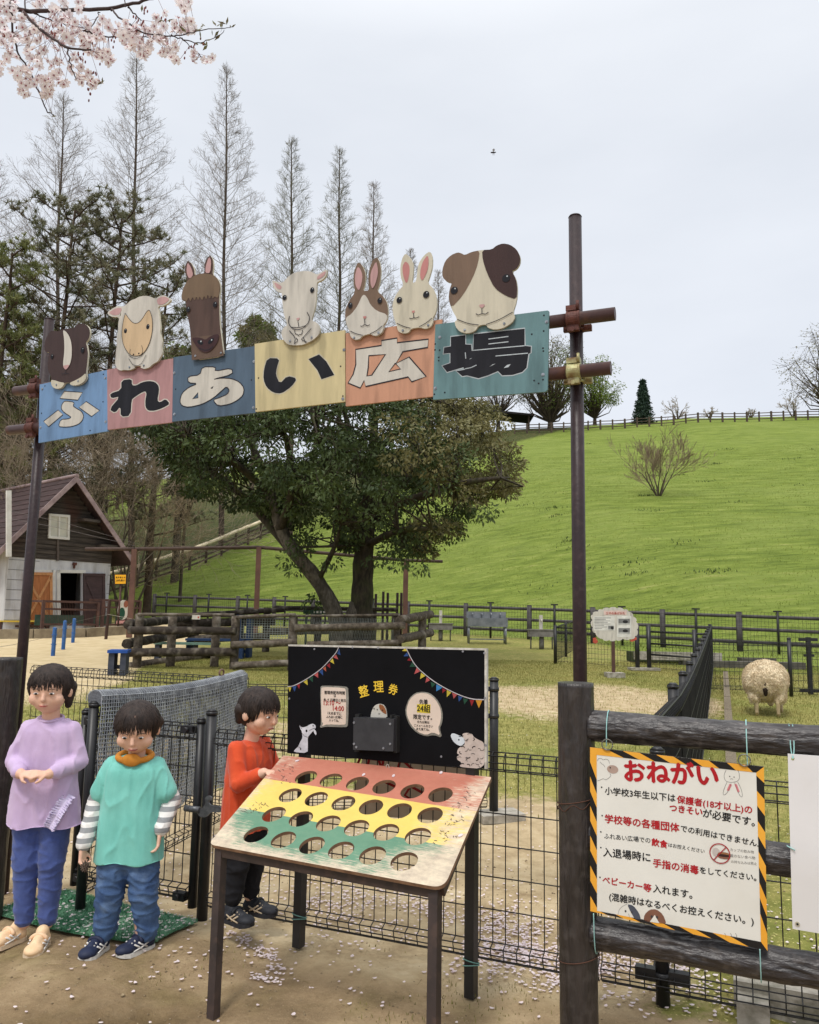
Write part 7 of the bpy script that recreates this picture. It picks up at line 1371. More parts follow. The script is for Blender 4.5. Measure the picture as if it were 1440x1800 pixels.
# conifer on the crest
def conifer(px, top, y, hw, label, seed):
    r = np.random.default_rng(seed); b = crest_base(px, y); t_ = at(px, top, y); H = t_[2] - b[2]; W = hw * y / 1400; tree = thing('spruce', label, 'tree', tuple(b)); mb = MB(); mb.tube(b, b + Z3 * H, .14, .02, 8); obj('trunk', mb, M_TKB, tree); P = []; D = []
    for k in range(260):
        f = r.uniform(.06, .98) ; az = r.uniform(0, 6.28); L = W * (1.02 - f) * r.uniform(.8, 1.15) + .08; d = np.array([math.cos(az), math.sin(az), -.15]);
        for u in np.linspace(.2, 1, 9): P.append(b + Z3 * H * f + d * L * u); D.append(d)
    V, q4 = leaves(np.array(P), np.full(len(P), .16), 5, .28, r, droop=.4); mb = MB(); mb.add(V, q4); obj('crown', mb, mat('spruce_needle', (42, 60, 50), (60, 78, 62), scale=1, rough=.8), tree)
conifer(1131, 668, 96, 20, 'little dark conifer standing alone on the crest', 105)
leafy(455, 556, 70, 42, 640, 'yellow-green tree top behind the horse and goat cutouts', 106, M_LG, 130, .3, 60, None, .25, .5, M2=M_LO); leafy(330, 600, 44, 60, 720, 'mid green tree behind the pink panel', 107, M_LG, 120, .24, 60, None, .25, .5); leafy(560, 580, 72, 40, 660, 'olive tree top behind the pale yellow panel', 108, M_LO, 60, .3, 50, None, .25, .5)
leafy(190, 640, 38, 60, 800, 'dark evergreen tree behind the blue panel', 109, M_LD, 110, .22, 60, None, .2, .5, M2=M_LG); leafy(20, 660, 36, 60, 820, 'dark evergreen tree left of the gate pole', 110, M_LD, 110, .22, 60, None, .2, .5, M2=M_LG)
leafy(330, 800, 40, 40, 890, 'dark bush on the shady bank right of the barn', 111, M_LD, 90, .2, 40, None, .1, .5)

# ------------------------------------------------------------------ the big evergreen in the pen
def big_tree():
    r = np.random.default_rng(77); y0 = 18.0; K = y0 / 1400; base = grd(618, y0); base[2] -= .1; tree = thing('camphor_tree', 'big spreading evergreen with a forked mossy trunk inside the log pen', 'tree', tuple(base))
    A = lambda px, py, dy=0: at(px, py, y0 + dy)
    M_BK = mat('camphor_bark', (70, 62, 50), (40, 36, 30), scale=5, stretch=(3, 3, 1), rough=.95, bump=.8, bscale=14, rgb3=(70, 76, 40), scale3=1.6, amt3=.7); M_BK2 = mat('camphor_bark_grey', (112, 104, 92), (66, 60, 52), scale=6, stretch=(3, 3, 1), rough=.95, bump=.8, bscale=16, rgb3=(52, 48, 40), scale3=2.2, amt3=.7)
    mb = MB()
    def limb(pts, rr, mi=0, n=12):
        P = smoothline(pts, 2); R_ = np.interp(np.linspace(0, 1, len(P)), np.linspace(0, 1, len(rr)), rr); R_ = R_ * (1 + .06 * np.sin(np.arange(len(P)) * 1.9)); mb.path(P, R_, n, mi)
    limb([A(640, 1150), A(636, 1080), A(638, 1010), A(640, 960), A(650, 880), A(655, 800), A(660, 720)], [.38, .25, .24, .22, .15, .10, .05], 0, 16)
    limb([A(600, 1160), A(596, 1090, -.1), A(560, 1020, -.2), A(520, 975, -.3), A(492, 930, -.3), A(476, 870, -.3), A(452, 800, -.3), A(420, 740)], [.32, .20, .165, .16, .13, .11, .08, .04], 1, 16)
    limb([A(596, 1160, .1), A(618, 1110), A(630, 1060)], [.28, .24, .18], 1)
    ends = []
    for pts, rr in (([A(640, 960), A(600, 880, -1), A(570, 800, -1.5), A(550, 730, -2)], [.16, .12, .08, .04]), ([A(645, 930), A(700, 850, .4), A(760, 790, .8), A(840, 745, 1)], [.16, .12, .08, .03]), ([A(648, 900), A(720, 880, -1), A(800, 850, -1.6), A(880, 840, -1.8)], [.13, .10, .07, .03]),
                    ([A(642, 960), A(700, 930, -1.2), A(760, 930, -1.8)], [.10, .07, .03]), ([A(520, 975, -.3), A(440, 880, .8), A(360, 820, 1.2), A(300, 790, 1.5)], [.14, .11, .07, .03]), ([A(492, 930, -.3), A(520, 850, -1.4), A(500, 760, -2)], [.12, .08, .04]), ([A(650, 880), A(620, 780, 1.5), A(600, 700, 2)], [.12, .08, .04]), ([A(655, 800), A(720, 740, -.5), A(760, 700, -.6)], [.09, .06, .03]), ([A(560, 1020, -.2), A(590, 960, -1), A(600, 920, -1.4)], [.07, .05, .02]), ([A(476, 870, -.3), A(400, 800, -1.2), A(330, 770, -1.6)], [.1, .07, .03])):
        limb(pts, rr, 0, 9); ends += [pts[-1], pts[-2]]
    crown = [(215, 745), (300, 670), (420, 630), (560, 610), (700, 635), (790, 690), (862, 708), (905, 755), (920, 825), (908, 872), (868, 880), (830, 905), (812, 945), (790, 975), (740, 985), (700, 1000), (660, 972), (600, 970), (540, 990), (512, 985), (497, 940), (470, 905), (430, 905), (380, 892), (330, 876), (300, 835), (275, 790)]
    cp = np.array(crown, float)
    def inside(x, y):
        c = False; j = len(cp) - 1
        for i in range(len(cp)):
            if (cp[i, 1] > y) != (cp[j, 1] > y) and x < (cp[j, 0] - cp[i, 0]) * (y - cp[i, 1]) / (cp[j, 1] - cp[i, 1]) + cp[i, 0]: c = not c
            j = i
        return c
    def edge(x, y):
        d = 1e9
        for i in range(len(cp)):
            a, b = cp[i - 1], cp[i]; ab = b - a; t = min(1, max(0, ((x - a[0]) * ab[0] + (y - a[1]) * ab[1]) / (ab @ ab))); d = min(d, math.hypot(x - a[0] - ab[0] * t, y - a[1] - ab[1] * t))
        return d
    dark = []; olive = []; rd = []; ro = []; tw = Segs(); gaps = [(650, 945, 22), (560, 955, 20), (770, 940, 20), (380, 850, 14), (830, 800, 12), (530, 800, 12), (560, 905, 28), (690, 915, 22), (740, 905, 24), (470, 850, 16), (610, 850, 14), (520, 930, 18), (790, 880, 18), (430, 790, 14), (640, 760, 16), (720, 800, 16)]
    allends = np.array(ends)
    while len(dark) + len(olive) < 470:
        x, y = r.uniform(205, 925), r.uniform(610, 1002)
        if not inside(x, y): continue
        e = edge(x, y)
        if e < 9 or any(math.hypot(x - a, y - b) < c for a, b, c in gaps): continue
        dep = min(3.4, .3 + e * .035); q = A(x, y, r.uniform(-dep, dep)); rad = r.uniform(.30, .55) * min(1, .5 + e / 60)
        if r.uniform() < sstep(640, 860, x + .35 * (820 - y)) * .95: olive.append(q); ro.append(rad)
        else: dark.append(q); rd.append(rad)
        k = np.argmin(np.linalg.norm(allends - q, axis=1)); m_ = (allends[k] + q) / 2 + r.normal(size=3) * .15; tw.add(allends[k], m_, .03, .018); tw.add(m_, q, .018, .008)
        for z_ in range(4): f = r.normal(size=3); tw.add(q, q + f / np.linalg.norm(f) * rad, .008, .004)
    obj('trunk', mb, [M_BK, M_BK2], tree); obj('branches', tw.mb(4), M_BK, tree)
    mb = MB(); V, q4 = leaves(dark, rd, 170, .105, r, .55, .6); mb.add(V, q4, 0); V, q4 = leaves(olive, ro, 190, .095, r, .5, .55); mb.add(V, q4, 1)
    spr = [A(x, y, d) for x, y, d in ((500, 985, -.6), (520, 1000, -.6), (560, 1050, .2), (548, 1062, .2), (735, 998, -1.5), (700, 990, -1.5), (660, 985, -.8), (585, 990, -.9), (850, 905, -1), (862, 900, -1))]
    V, q4 = leaves(spr, [.28] * len(spr), 70, .10, r, .9, .6); mb.add(V, q4, 0)
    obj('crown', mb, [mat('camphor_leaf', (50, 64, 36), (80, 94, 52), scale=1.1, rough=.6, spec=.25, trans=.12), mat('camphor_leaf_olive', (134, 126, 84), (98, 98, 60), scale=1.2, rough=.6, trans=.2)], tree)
big_tree()

# ------------------------------------------------------------------ cherry branch overhead
def cherry():
    r = np.random.default_rng(12); D = 2.45; A = lambda px, py, dy=0.0: at(px, py, D + dy); t_ = thing('cherry_branch', 'cherry branch in pale pink blossom reaching in at the top left', 'branch', tuple(A(-60, 10))); mb = MB(); nodes = []
    def br(pts, r0, r1, dy0=0.0):
        P = smoothline([A(x, y, dy0 + d) for x, y, d in pts], 2); R_ = np.linspace(r0, r1, len(P)); P = [p + r.normal(size=3) * .0018 for p in P]; mb.path(P, R_, 7); nodes.extend(P[len(P) // 5:])
    br([(-90, 0, 0), (0, 13, 0), (60, 20, .02), (130, 17, .03), (200, 14, .04), (240, 5, .05), (275, -6, .05)], .0085, .0045)
    br([(40, 20, 0), (70, 52, -.05), (105, 78, -.08), (130, 86, -.1), (160, 88, -.1)], .0055, .0025); br([(20, 20, 0), (22, 55, .06), (28, 85, .08), (45, 115, .1), (62, 145, .1), (72, 170, .1), (82, 198, .1), (95, 202, .1)], .004, .0016)
    br([(60, 22, .02), (90, 36, .06), (120, 44, .08)], .003, .0015); br([(148, 54, 0), (175, 64, 0), (215, 66, .02), (268, 67, .02)], .0032, .0014); br([(195, 16, .04), (210, 32, 0), (225, 40, -.02), (245, 58, -.03), (300, 62, -.03), (320, 68, -.03)], .0035, .0016)
    br([(225, 12, .05), (240, 28, .05), (248, 34, .05)], .003, .0015); br([(300, 62, -.03), (330, 60, -.03), (355, 52, -.03), (385, 50, -.03), (408, 47, -.03)], .0022, .0009); br([(320, 68, -.03), (345, 76, -.03), (365, 72, -.03), (395, 55, -.03)], .002, .0009); br([(115, 82, -.1), (122, 105, -.1), (128, 125, -.1), (135, 140, -.1)], .0028, .0014)
    br([(148, 54, 0), (165, 42, 0), (172, 30, .02), (175, 20, .04)], .002, .0016); br([(320, 68, -.03), (340, 88, 0), (355, 98, 0), (365, 108, 0)], .0016, .0009); br([(10, 15, 0), (30, -10, .05)], .004, .003); br([(45, 18, 0), (42, -12, .1)], .003, .002); br([(218, 12, .04), (222, -8, .05)], .002, .0015)
    obj('bough', mb, mat('cherry_bark', (82, 68, 66), (58, 46, 46), scale=40, rough=.8), t_)
    cl = [(10, 45), (25, 30), (45, 35), (60, 50), (30, 65), (50, 70), (15, 90), (8, 105), (70, 62), (85, 45), (100, 30), (120, 30), (110, 60), (95, 75), (125, 45), (140, 40), (65, 95), (45, 125), (35, 140), (45, 160), (60, 100), (75, 105), (90, 120), (105, 115), (130, 62), (145, 75), (160, 85), (150, 70), (175, 95), (185, 100), (195, 92), (110, 140), (130, 120), (150, 130), (160, 140), (95, 145), (85, 160), (75, 148), (100, 10), (110, 2), (140, 8), (70, 5), (130, 100), (180, 50), (170, 58), (220, 55), (230, 45), (240, 60), (255, 75), (262, 85), (270, 45), (285, 60), (290, 75), (280, 40), (295, 95), (305, 100), (250, 95), (315, 48), (325, 42), (335, 55), (340, 100), (365, 108), (225, 75), (275, 65), (260, 55), (328, 2), (326, 6), (15, 60), (5, 75), (0, 125), (5, 20), (20, 5), (210, 50), (240, 78), (60, 130), (-15, 60), (-20, 100), (-20, 30)]
    P = []; N = []; ped0 = []; ped1 = []
    for (x, y) in cl:
        for k in range(int(r.integers(4, 9))):
            c = A(x + r.normal() * 7, y + r.normal() * 7, r.normal() * .045); n = r.normal(size=3) * .8 + np.array([0, -.75, -.35]); P.append(c); N.append(n / np.linalg.norm(n)); j = min(nodes, key=lambda q: np.linalg.norm(q - c)); 
            if np.linalg.norm(j - c) < .09: ped0.append(c); ped1.append(j)
    P = np.array(P); N = np.array(N); u = np.cross(N, r.normal(size=N.shape)); u /= np.linalg.norm(u, axis=1, keepdims=True); w = np.cross(N, u); mb = MB(); s = r.uniform(.0135, .0185, len(P))[:, None]
    for k in range(5):
        a = k * 2 * math.pi / 5; d = u * math.cos(a) + w * math.sin(a); e = -u * math.sin(a) + w * math.cos(a); cup = r.uniform(.05, .55, len(P))[:, None]
        V = np.stack([P + N * .001, P + d * s * .5 + e * s * .36 + N * s * cup * .4, P + d * s * .95 + e * s * .24 + N * s * cup, P + d * s * .84 + N * s * cup * .85, P + d * s * .95 - e * s * .24 + N * s * cup, P + d * s * .5 - e * s * .36 + N * s * cup * .4], 1).reshape(-1, 3)
        mb.add(V, np.arange(len(V)).reshape(-1, 6))
    for c, n in zip(P, N): mb.ellipsoid(c + n * .0012, (.0024, .0024, .0022), 1, 6, 4)
    for k in range(10): a = k * .63; mb.tubes(P, P + (u * math.cos(a) + w * math.sin(a)) * .0052 + N * .006, .0003, .0004, 3, mi=1)
    obj('blossoms', mb, [mat('blossom_pink', (244, 234, 235), (248, 243, 244), scale=60, rough=.7, trans=.35), mat('blossom_heart', (176, 84, 96), (150, 70, 78), scale=80)], t_)
    mb = MB(); mb.tubes(np.array(ped0), np.array(ped1), .0007, .0006, 3); bud = [A(x + r.normal() * 6, y + r.normal() * 6, r.normal() * .04) for (x, y) in ((5, 50), (8, 58), (15, 50), (100, 55), (95, 62), (150, 80), (240, 40), (250, 45), (290, 38), (130, 95), (140, 100), (165, 118), (152, 145), (155, 165), (255, 20), (200, 75), (345, 80), (330, 88)) for _ in range(5)]
    for c in bud: mb.ellipsoid(c, (.0028, .0028, .0058), 0, 6, 5)
    obj('buds', mb, mat('bud_red', (134, 72, 66), (110, 58, 54), scale=90), t_)
    lf = [A(x, y, -.03 + r.normal() * .01) for x, y in ((330, 58), (342, 56), (352, 50), (360, 46), (372, 52), (380, 46), (390, 50), (398, 44), (405, 48), (362, 70), (375, 64), (388, 58), (350, 78), (366, 78), (180, 146), (172, 150), (250, 22), (290, 36), (95, 200), (88, 204), (12, 38))]
    V, q4 = leaves(np.repeat(lf, 2, 0), np.full(len(lf) * 2, .004), 1, .026, r, -.5, 1, .34); mb = MB(); mb.add(V, q4); obj('leaves', mb, mat('cherry_leaf', (116, 116, 70), (98, 84, 62), scale=60, rough=.5, trans=.3), t_)
cherry()
# a hoverfly in the air
fp_ = at(868, 268, 1.6); fl_ = thing('hoverfly', 'tiny dark insect hovering in the open sky', 'insect', tuple(fp_)); mb = MB(); mb.capsule(fp_ + np.array([-.003, 0, 0]), fp_ + np.array([.004, 0, .0006]), .0016, .0011, 0, 8); mb.ellipsoid(fp_ + np.array([-.0052, 0, 0]), (.0015, .0015, .0015), 0, 8, 6)
for k in (-1, 0, 1): mb.path([fp_ + np.array([.001 * k, -.001, -.001]), fp_ + np.array([.0018 * k, -.003, -.003]), fp_ + np.array([.002 * k, -.003, -.0048])], .0002, 4); mb.path([fp_ + np.array([.001 * k, .001, -.001]), fp_ + np.array([.0018 * k, .003, -.003]), fp_ + np.array([.002 * k, .003, -.0048])], .0002, 4)
obj('body', mb, mat('fly_dark', (44, 36, 40)), fl_)
for s in (-1, 1): mb = MB(); mb.add(np.array([fp_ + np.array([-.001, 0, .001]), fp_ + np.array([-.0035, .004 * s, .004]), fp_ + np.array([.000, .007 * s, .0055]), fp_ + np.array([.0025, .004 * s, .003])]), [(0, 1, 2, 3)]); obj('wing', mb, mat('fly_wing', (150, 148, 150), trans=.5), fl_)
# ------------------------------------------------------------------ people and the sheep
def remesh(name, mb, mats, parent, voxel, smooth=6, disp=None, label=None, hem=None):
    """fuse overlapping forms into one continuous surface"""
    me = mb.mesh(name + '_form', mats[:1] if isinstance(mats, list) else mats, (0, 0, 0)); o = bpy.data.objects.new('form', me); COL.objects.link(o)
    m_ = o.modifiers.new('r', 'REMESH'); m_.mode = 'VOXEL'; m_.voxel_size = voxel; m_.use_smooth_shade = True
    s_ = o.modifiers.new('s', 'SMOOTH'); s_.factor = .5; s_.iterations = smooth
    dg = bpy.context.evaluated_depsgraph_get(); ev = bpy.data.meshes.new_from_object(o.evaluated_get(dg)); bpy.data.objects.remove(o); bpy.data.meshes.remove(me)
    n = len(ev.vertices); co_ = np.empty(n * 3, np.float32); ev.vertices.foreach_get('co', co_); co_ = co_.reshape(-1, 3).astype(float)
    if disp is not None:
        nr_ = np.empty(n * 3, np.float32); ev.vertices.foreach_get('normal', nr_); nr_ = nr_.reshape(-1, 3); co_ = co_ + nr_ * disp(co_)[:, None]
    if hem is not None: co_[:, 2] = np.maximum(co_[:, 2], parent.location.z + hem + .006 * np.sin(co_[:, 0] * 38))
    off = WLOC[parent.name]; ev.vertices.foreach_set('co', (co_ - off).astype(np.float32).ravel()); ev.polygons.foreach_set('use_smooth', np.ones(len(ev.polygons), bool)); ev.materials.clear()
    for q in (mats if isinstance(mats, list) else [mats]): ev.materials.append(q)
    ev.update(); o = bpy.data.objects.new(name, ev); COL.objects.link(o); o.parent = parent; WLOC[o.name] = off
    if label: o['label'] = label
    return o
M_SKIN = mat('skin', (226, 184, 160), (220, 174, 150), scale=10, rough=.55, spec=.3); M_HAIR = mat('hair_black', (38, 31, 29), (62, 51, 46), scale=70, stretch=(1, 1, .15), rough=.6, spec=.3, bump=.5, bscale=160, bdist=.003); M_EYE = mat('eye_dark', (28, 20, 18), rough=.15, spec=.6); M_LIP = mat('lip', (176, 96, 88), rough=.5); M_EYEW = mat('eye_white', (226, 220, 214), rough=.3)
def folds(scale, amp, stretch=(1, 1, .6)):
    def f(P):
        out = []
        for p in P:
            v = Vector((p[0] * scale * stretch[0], p[1] * scale * stretch[1], p[2] * scale * stretch[2])); w = Vector((v[0] * 1.3 + .5 * v[2] + 7, v[1] * 1.3, v[2] * 1.1 - .4 * v[0]))
            rg = 1 - abs(mnoise.noise(w)) * 2.4; out.append(amp * (.55 * mnoise.noise(v) + .75 * max(0, rg) ** 3 - .2))
        return np.array(out)
    return f
class Kid:
    def __init__(s, label, origin, rz, H=1.0):
        s.o = np.array(origin, float); c, n = math.cos(rz), math.sin(rz); s.M = np.array([[c, -n, 0], [n, c, 0], [0, 0, 1.0]]); s.t = thing('person', label, 'person', tuple(s.o)); s.b = MB(); s.H = H
    def P(s, p): return s.o + s.M @ np.array(p, float)
    def cap(s, mb, a, b, r0, r1): mb.capsule(s.P(a), s.P(b), r0, r1, 0, 16)
    def ell(s, mb, c, r, tilt=None): mb.ellipsoid(s.P(c), r, 0, 20, 14, s.M if tilt is None else s.M @ tilt)
    def hand(s, wrist, d, palm, k=1.0, curl=.6, side=1):
        d = np.array(d, float); d /= np.linalg.norm(d); n = np.array(palm, float); n -= d * (n @ d); n /= np.linalg.norm(n); w = np.cross(d, n) * side; wr = np.array(wrist, float); mb = s.b
        for q in (-.012, -.004, .004, .012): s.cap(mb, wr + d * .008 * k + w * q * .8 * k, wr + d * .040 * k + w * q * 1.1 * k, .0075 * k, .0068 * k)
        for i, (q, L) in enumerate(((-.0175, .026), (-.006, .032), (.0055, .034), (.0165, .030))):
            a = wr + d * .042 * k + w * q * k; c_ = curl + .08 * i; d1 = d * math.cos(c_ * .6) + n * math.sin(c_ * .6); d2 = d * math.cos(c_ * 1.5) + n * math.sin(c_ * 1.5); b_ = a + d1 * L * .55 * k; e = b_ + d2 * L * .5 * k; s.cap(mb, a, b_, .0056 * k, .0052 * k); s.cap(mb, b_, e, .0052 * k, .0044 * k)
        a = wr + d * .014 * k + w * .016 * k; t = d * .65 + w * .6 + n * .45; t /= np.linalg.norm(t); b_ = a + t * .020 * k; t2 = d * .8 + n * .6; t2 /= np.linalg.norm(t2); s.cap(mb, a, b_, .0066 * k, .0058 * k); s.cap(mb, b_, b_ + t2 * .015 * k, .0057 * k, .0048 * k)
    def head(s, c, r, yaw=0.0, pitch=0.0):
        """face looks along local -y; yaw turns it, pitch nods it down"""
        cy, sy, cp, sp_ = math.cos(yaw), math.sin(yaw), math.cos(pitch), math.sin(pitch); Rz = np.array([[cy, -sy, 0], [sy, cy, 0], [0, 0, 1]]); Rx = np.array([[1, 0, 0], [0, cp, -sp_], [0, sp_, cp]]); s.HR = Rz @ Rx; s.hc = np.array(c, float); k = r / .085; s.hk = k
        q = lambda a: s.hc + s.HR @ (np.array(a) * k); s.hq = q; mb = s.b
        s.ell(mb, q((0, .008, .018)), np.array((.082, .090, .086)) * k, s.HR); s.ell(mb, q((0, -.014, -.030)), np.array((.066, .066, .062)) * k, s.HR); s.ell(mb, q((0, -.034, -.062)), np.array((.034, .032, .028)) * k, s.HR)
        for sx in (-1, 1): s.ell(mb, q((.040 * sx, -.046, -.028)), np.array((.030, .026, .028)) * k, s.HR); s.ell(mb, q((.080 * sx, .008, -.012)), np.array((.010, .018, .024)) * k, s.HR)
        s.cap(mb, q((0, -.080, .000)), q((0, -.088, -.020)), .006 * k, .010 * k); s.ell(mb, q((0, -.074, -.048)), np.array((.018, .010, .007)) * k, s.HR)
    def face(s):
        q, k = s.hq, s.hk
        for sx in (-1, 1):
            mb = MB(); s.ell(mb, q((.031 * sx, -.0735, .002)), np.array((.0112, .006, .0048)) * k, s.HR); e = obj('eye', mb, M_EYEW, s.t); mb = MB(); s.ell(mb, q((.031 * sx, -.0775, .002)), np.array((.0064, .0035, .0048)) * k, s.HR); obj('iris', mb, M_EYE, e)
            mb = MB(); mb.path([s.P(q((.016 * sx, -.081, .018))), s.P(q((.030 * sx, -.079, .023))), s.P(q((.046 * sx, -.070, .018)))], .0013 * k, 6); obj('eyebrow', mb, M_HAIR, s.t)
        mb = MB(); mb.path([s.P(q((-.018, -.0795, -.047))), s.P(q((-.008, -.0845, -.0485))), s.P(q((0, -.0855, -.0475))), s.P(q((.008, -.0845, -.0485))), s.P(q((.018, -.0795, -.047)))], np.array([.001, .0032, .0030, .0032, .001]) * k, 8); obj('mouth', mb, M_LIP, s.t)
    def hair(s, long=0.0, tail=False, M=M_HAIR):
        q, k = s.hq, s.hk; mb = MB(); s.ell(mb, q((0, .020, .032)), np.array((.083, .083, .074)) * k, s.HR); s.ell(mb, q((0, .034, -.004)), np.array((.080, .070, .074)) * k, s.HR)
        for sx in (-1, 1): s.cap(mb, q((.070 * sx, .050, 0)), q((.060 * sx, .052, -.05 - long)), .028 * k, .016 * k)
        hr = remesh('hair', mb, M, s.t, .0045, 3, folds(70, .002, (1, 1, .2)))
        r = np.random.default_rng(int(abs(s.o[0]) * 1000)); mb = MB()
        for i in range(900):
            az = r.uniform(-math.pi, math.pi); f = abs(az) / math.pi; end = (.030 + r.normal() * .011) if f < .30 else ((-.030 - long) if f < .42 else -.062 - long) + r.normal() * .014
            e0 = math.pi / 2 - r.uniform(.02, .5); c = np.array([0, .012, .020]); P = []; zz = math.asin(max(-.95, min(.95, (end - .02) / .092)))
            for u in np.linspace(0, 1, 7):
                e = e0 + (zz - e0) * u; a2 = az + .10 * math.sin(i + u * 2); rr = 1.0 + .05 * r.uniform() * (.4 + u) + .02 * u
                P.append(s.P(q(c + rr * np.array([.086 * math.cos(e) * math.sin(a2), -.088 * math.cos(e) * math.cos(a2), .083 * math.sin(e)]))))
            mb.path(P, np.array([.0022, .0026, .0026, .0024, .002, .0016, .0006]) * k, 4, cap=False)
        obj('strands', mb, M, hr)
    def shoe(s, heel, ang, L, cols, h=.055, w=.027, lift=0.0, stripe=True, kind=0):
        """heel position on the ground, ang = toe direction in the local plane (0 = towards -y)"""
        d = np.array([math.sin(ang), -math.cos(ang), 0.0]); sd = np.array([-d[1], d[0], 0]); z = Z3; hp = np.array(heel, float); mu, ms, mst, mstrap = cols; mb = MB(); up = d * math.cos(lift) + z * math.sin(-lift); d_ = d * math.cos(lift) - z * math.sin(lift); zz = z * math.cos(lift) + d * math.sin(lift)
        T = np.array([sd, d_, zz]); p = lambda x, y, z_: hp + sd * x + d_ * y * L + zz * z_
        cap_ = lambda a, b, r0, r1: s.cap(mb, a, b, r0, r1)
        for x in (-1, 1): cap_(p(.006 * x, .14, .028), p(.008 * x, .82, .024), w * .80, w * .62)
        s.ell(mb, p(0, .80, .024), np.array((w * 1.12, w * 1.35, .021)), np.array([[sd[0], -d[0] * -1, 0], [sd[1], d[1], 0], [0, 0, 1.0]])); cap_(p(0, .16, .03), p(0, .20, h), w * .92, w * .82); cap_(p(0, .30, h * .8), p(0, .66, .036), w * .78, w * .6)
        sh_ = remesh('shoe', mb, mu, s.t, .0035, 4)
        mb = MB(); out = []
        for y_, x_ in ((.0, .45), (.04, .8), (.15, .98), (.35, .95), (.6, 1.08), (.8, 1.16), (.93, .9), (1.0, .4)): out.append((x_ * w, y_))
        ring = [(x, y) for x, y in out] + [(-x, y) for x, y in out[::-1]]; n = len(ring); V = [s.P(p(x * 1.06, y * 1.02 - .01, -.001 + .006 * max(0, y - .75) * 4)) for x, y in ring] + [s.P(p(x * 1.02, y * 1.02 - .01, .014 + .006 * max(0, y - .75) * 4)) for x, y in ring]; mb.add(np.array(V), [tuple(range(n))[::-1], tuple(range(n, 2 * n))] + [(i, (i + 1) % n, (i + 1) % n + n, i + n) for i in range(n)]); obj('sole', mb, ms, sh_)
        mb = MB()
        for x in (-1, 1):
            c = w * 1.0 * x; mb.path([s.P(p(c * 1.02, .30, .020)), s.P(p(c * 1.02, .42, .030)), s.P(p(c * .90, .55, .044))], .0035, 5); mb.path([s.P(p(c * 1.04, .46, .018)), s.P(p(c * 1.0, .56, .030)), s.P(p(c * .86, .66, .040))], .0035, 5); mb.path([s.P(p(c * 1.03, .26, .036)), s.P(p(c * 1.05, .46, .024)), s.P(p(c * 1.08, .70, .018))], .003, 5)
        obj('stripes', mb, mst, sh_)
        mb = MB(); mb.path([s.P(p(x * w, .46 + .0 * abs(x), .030 + .030 * math.sqrt(max(0, 1 - x * x * .82)))) for x in np.linspace(-1.02, 1.02, 11)], .0075, 8); obj('strap', mb, mstrap, sh_)
        if kind == 1:
            mb = MB()
            for y_ in (.58, .66): mb.path([s.P(p(x * w * .55, y_ + .03 * x, .051 - (y_ - .55) * .07)) for x in (-1, 0, 1)], .0035, 5)
            obj('laces', mb, mst, sh_)
    def done(s, voxel=.0042): return remesh('body', s.b, M_SKIN, s.t, voxel, 3)

# -- child in lavender
k1o = atz(58, 1655); k1o[2] = ground_z(k1o[0], k1o[1])
k = Kid('child in a lavender frilled tunic and blue leggings, hands held in front', k1o, .06)
k.head((-.005, -.01, .99), .083, .05, .18); b = k.b
k.cap(b, (0, .012, .86), (0, .004, .94), .036, .034); [k.cap(b, (x, .01, .56), (x, .012, .80), .056, .054) for x in (-.04, 0, .04)]
for sx in (-1, 1): k.cap(b, (.052 * sx, .01, .52), (.050 * sx, .0, .30), .056, .040); k.cap(b, (.050 * sx, .0, .30), (.045 * sx, .012, .07), .038, .026); k.cap(b, (.082 * sx, .012, .822), (.128 * sx, .005, .70), .028, .026); k.cap(b, (.128 * sx, .005, .70), (.055 * sx, -.115, .67), .027, .020)
k.hand((.052, -.118, .67), (-.9, -.4, .1), (0, .5, -.8), 1.05, .8, 1); k.hand((-.052, -.118, .67), (.9, -.4, .1), (0, .5, -.8), 1.05, .8, -1); k.done()
k.face(); k.hair(.03)
mb = MB()
for x in (-.042, 0, .042): k.cap(mb, (x, .012, .80), (x * 1.15, .008, .62), .070, .078); k.cap(mb, (x * 1.15, .008, .62), (x * 1.5 + .01, .0, .42), .078, .086)
k.ell(mb, (0, .012, .838), (.102, .056, .042))
for sx in (-1, 1): k.cap(mb, (.086 * sx, .012, .826), (.132 * sx, .006, .70), .038, .036); k.cap(mb, (.132 * sx, .006, .70), (.070 * sx, -.095, .675), .036, .029)
M_NB = MB(); M_NB.path([k.P((.050 * math.cos(a), .008 + .042 * math.sin(a), .872 + .010 * math.sin(a))) for a in np.linspace(0, 2 * math.pi, 25)], .006, 8)
M_LAV = mat('cotton_lavender', (206, 182, 214), (188, 164, 200), scale=5, rough=.85, sheen=.2, bump=.15, bscale=220); tunic = remesh('tunic', mb, M_LAV, k.t, .0055, 5, folds(14, .007, (1, 1, .34)), hem=.455)
obj('neckband', M_NB, M_LAV, k.t)
from mathutils.bvhtree import BVHTree
bv = BVHTree.FromPolygons([Vector(np.array(v.co) + WLOC[tunic.name]) for v in tunic.data.vertices], [tuple(p.vertices) for p in tunic.data.polygons])
def on_front(x, z):
    h = bv.ray_cast(Vector(k.P((x, -.4, z))), Vector(k.M @ np.array([0, 1.0, 0]))); return np.array(h[0]) if h[0] is not None else k.P((x, -.06, z))
mb = MB(); r_ = np.random.default_rng(2); n_ = 90; V = []; fy = k.M @ np.array([0, -1.0, 0]); fx = k.M @ np.array([1.0, 0, 0])
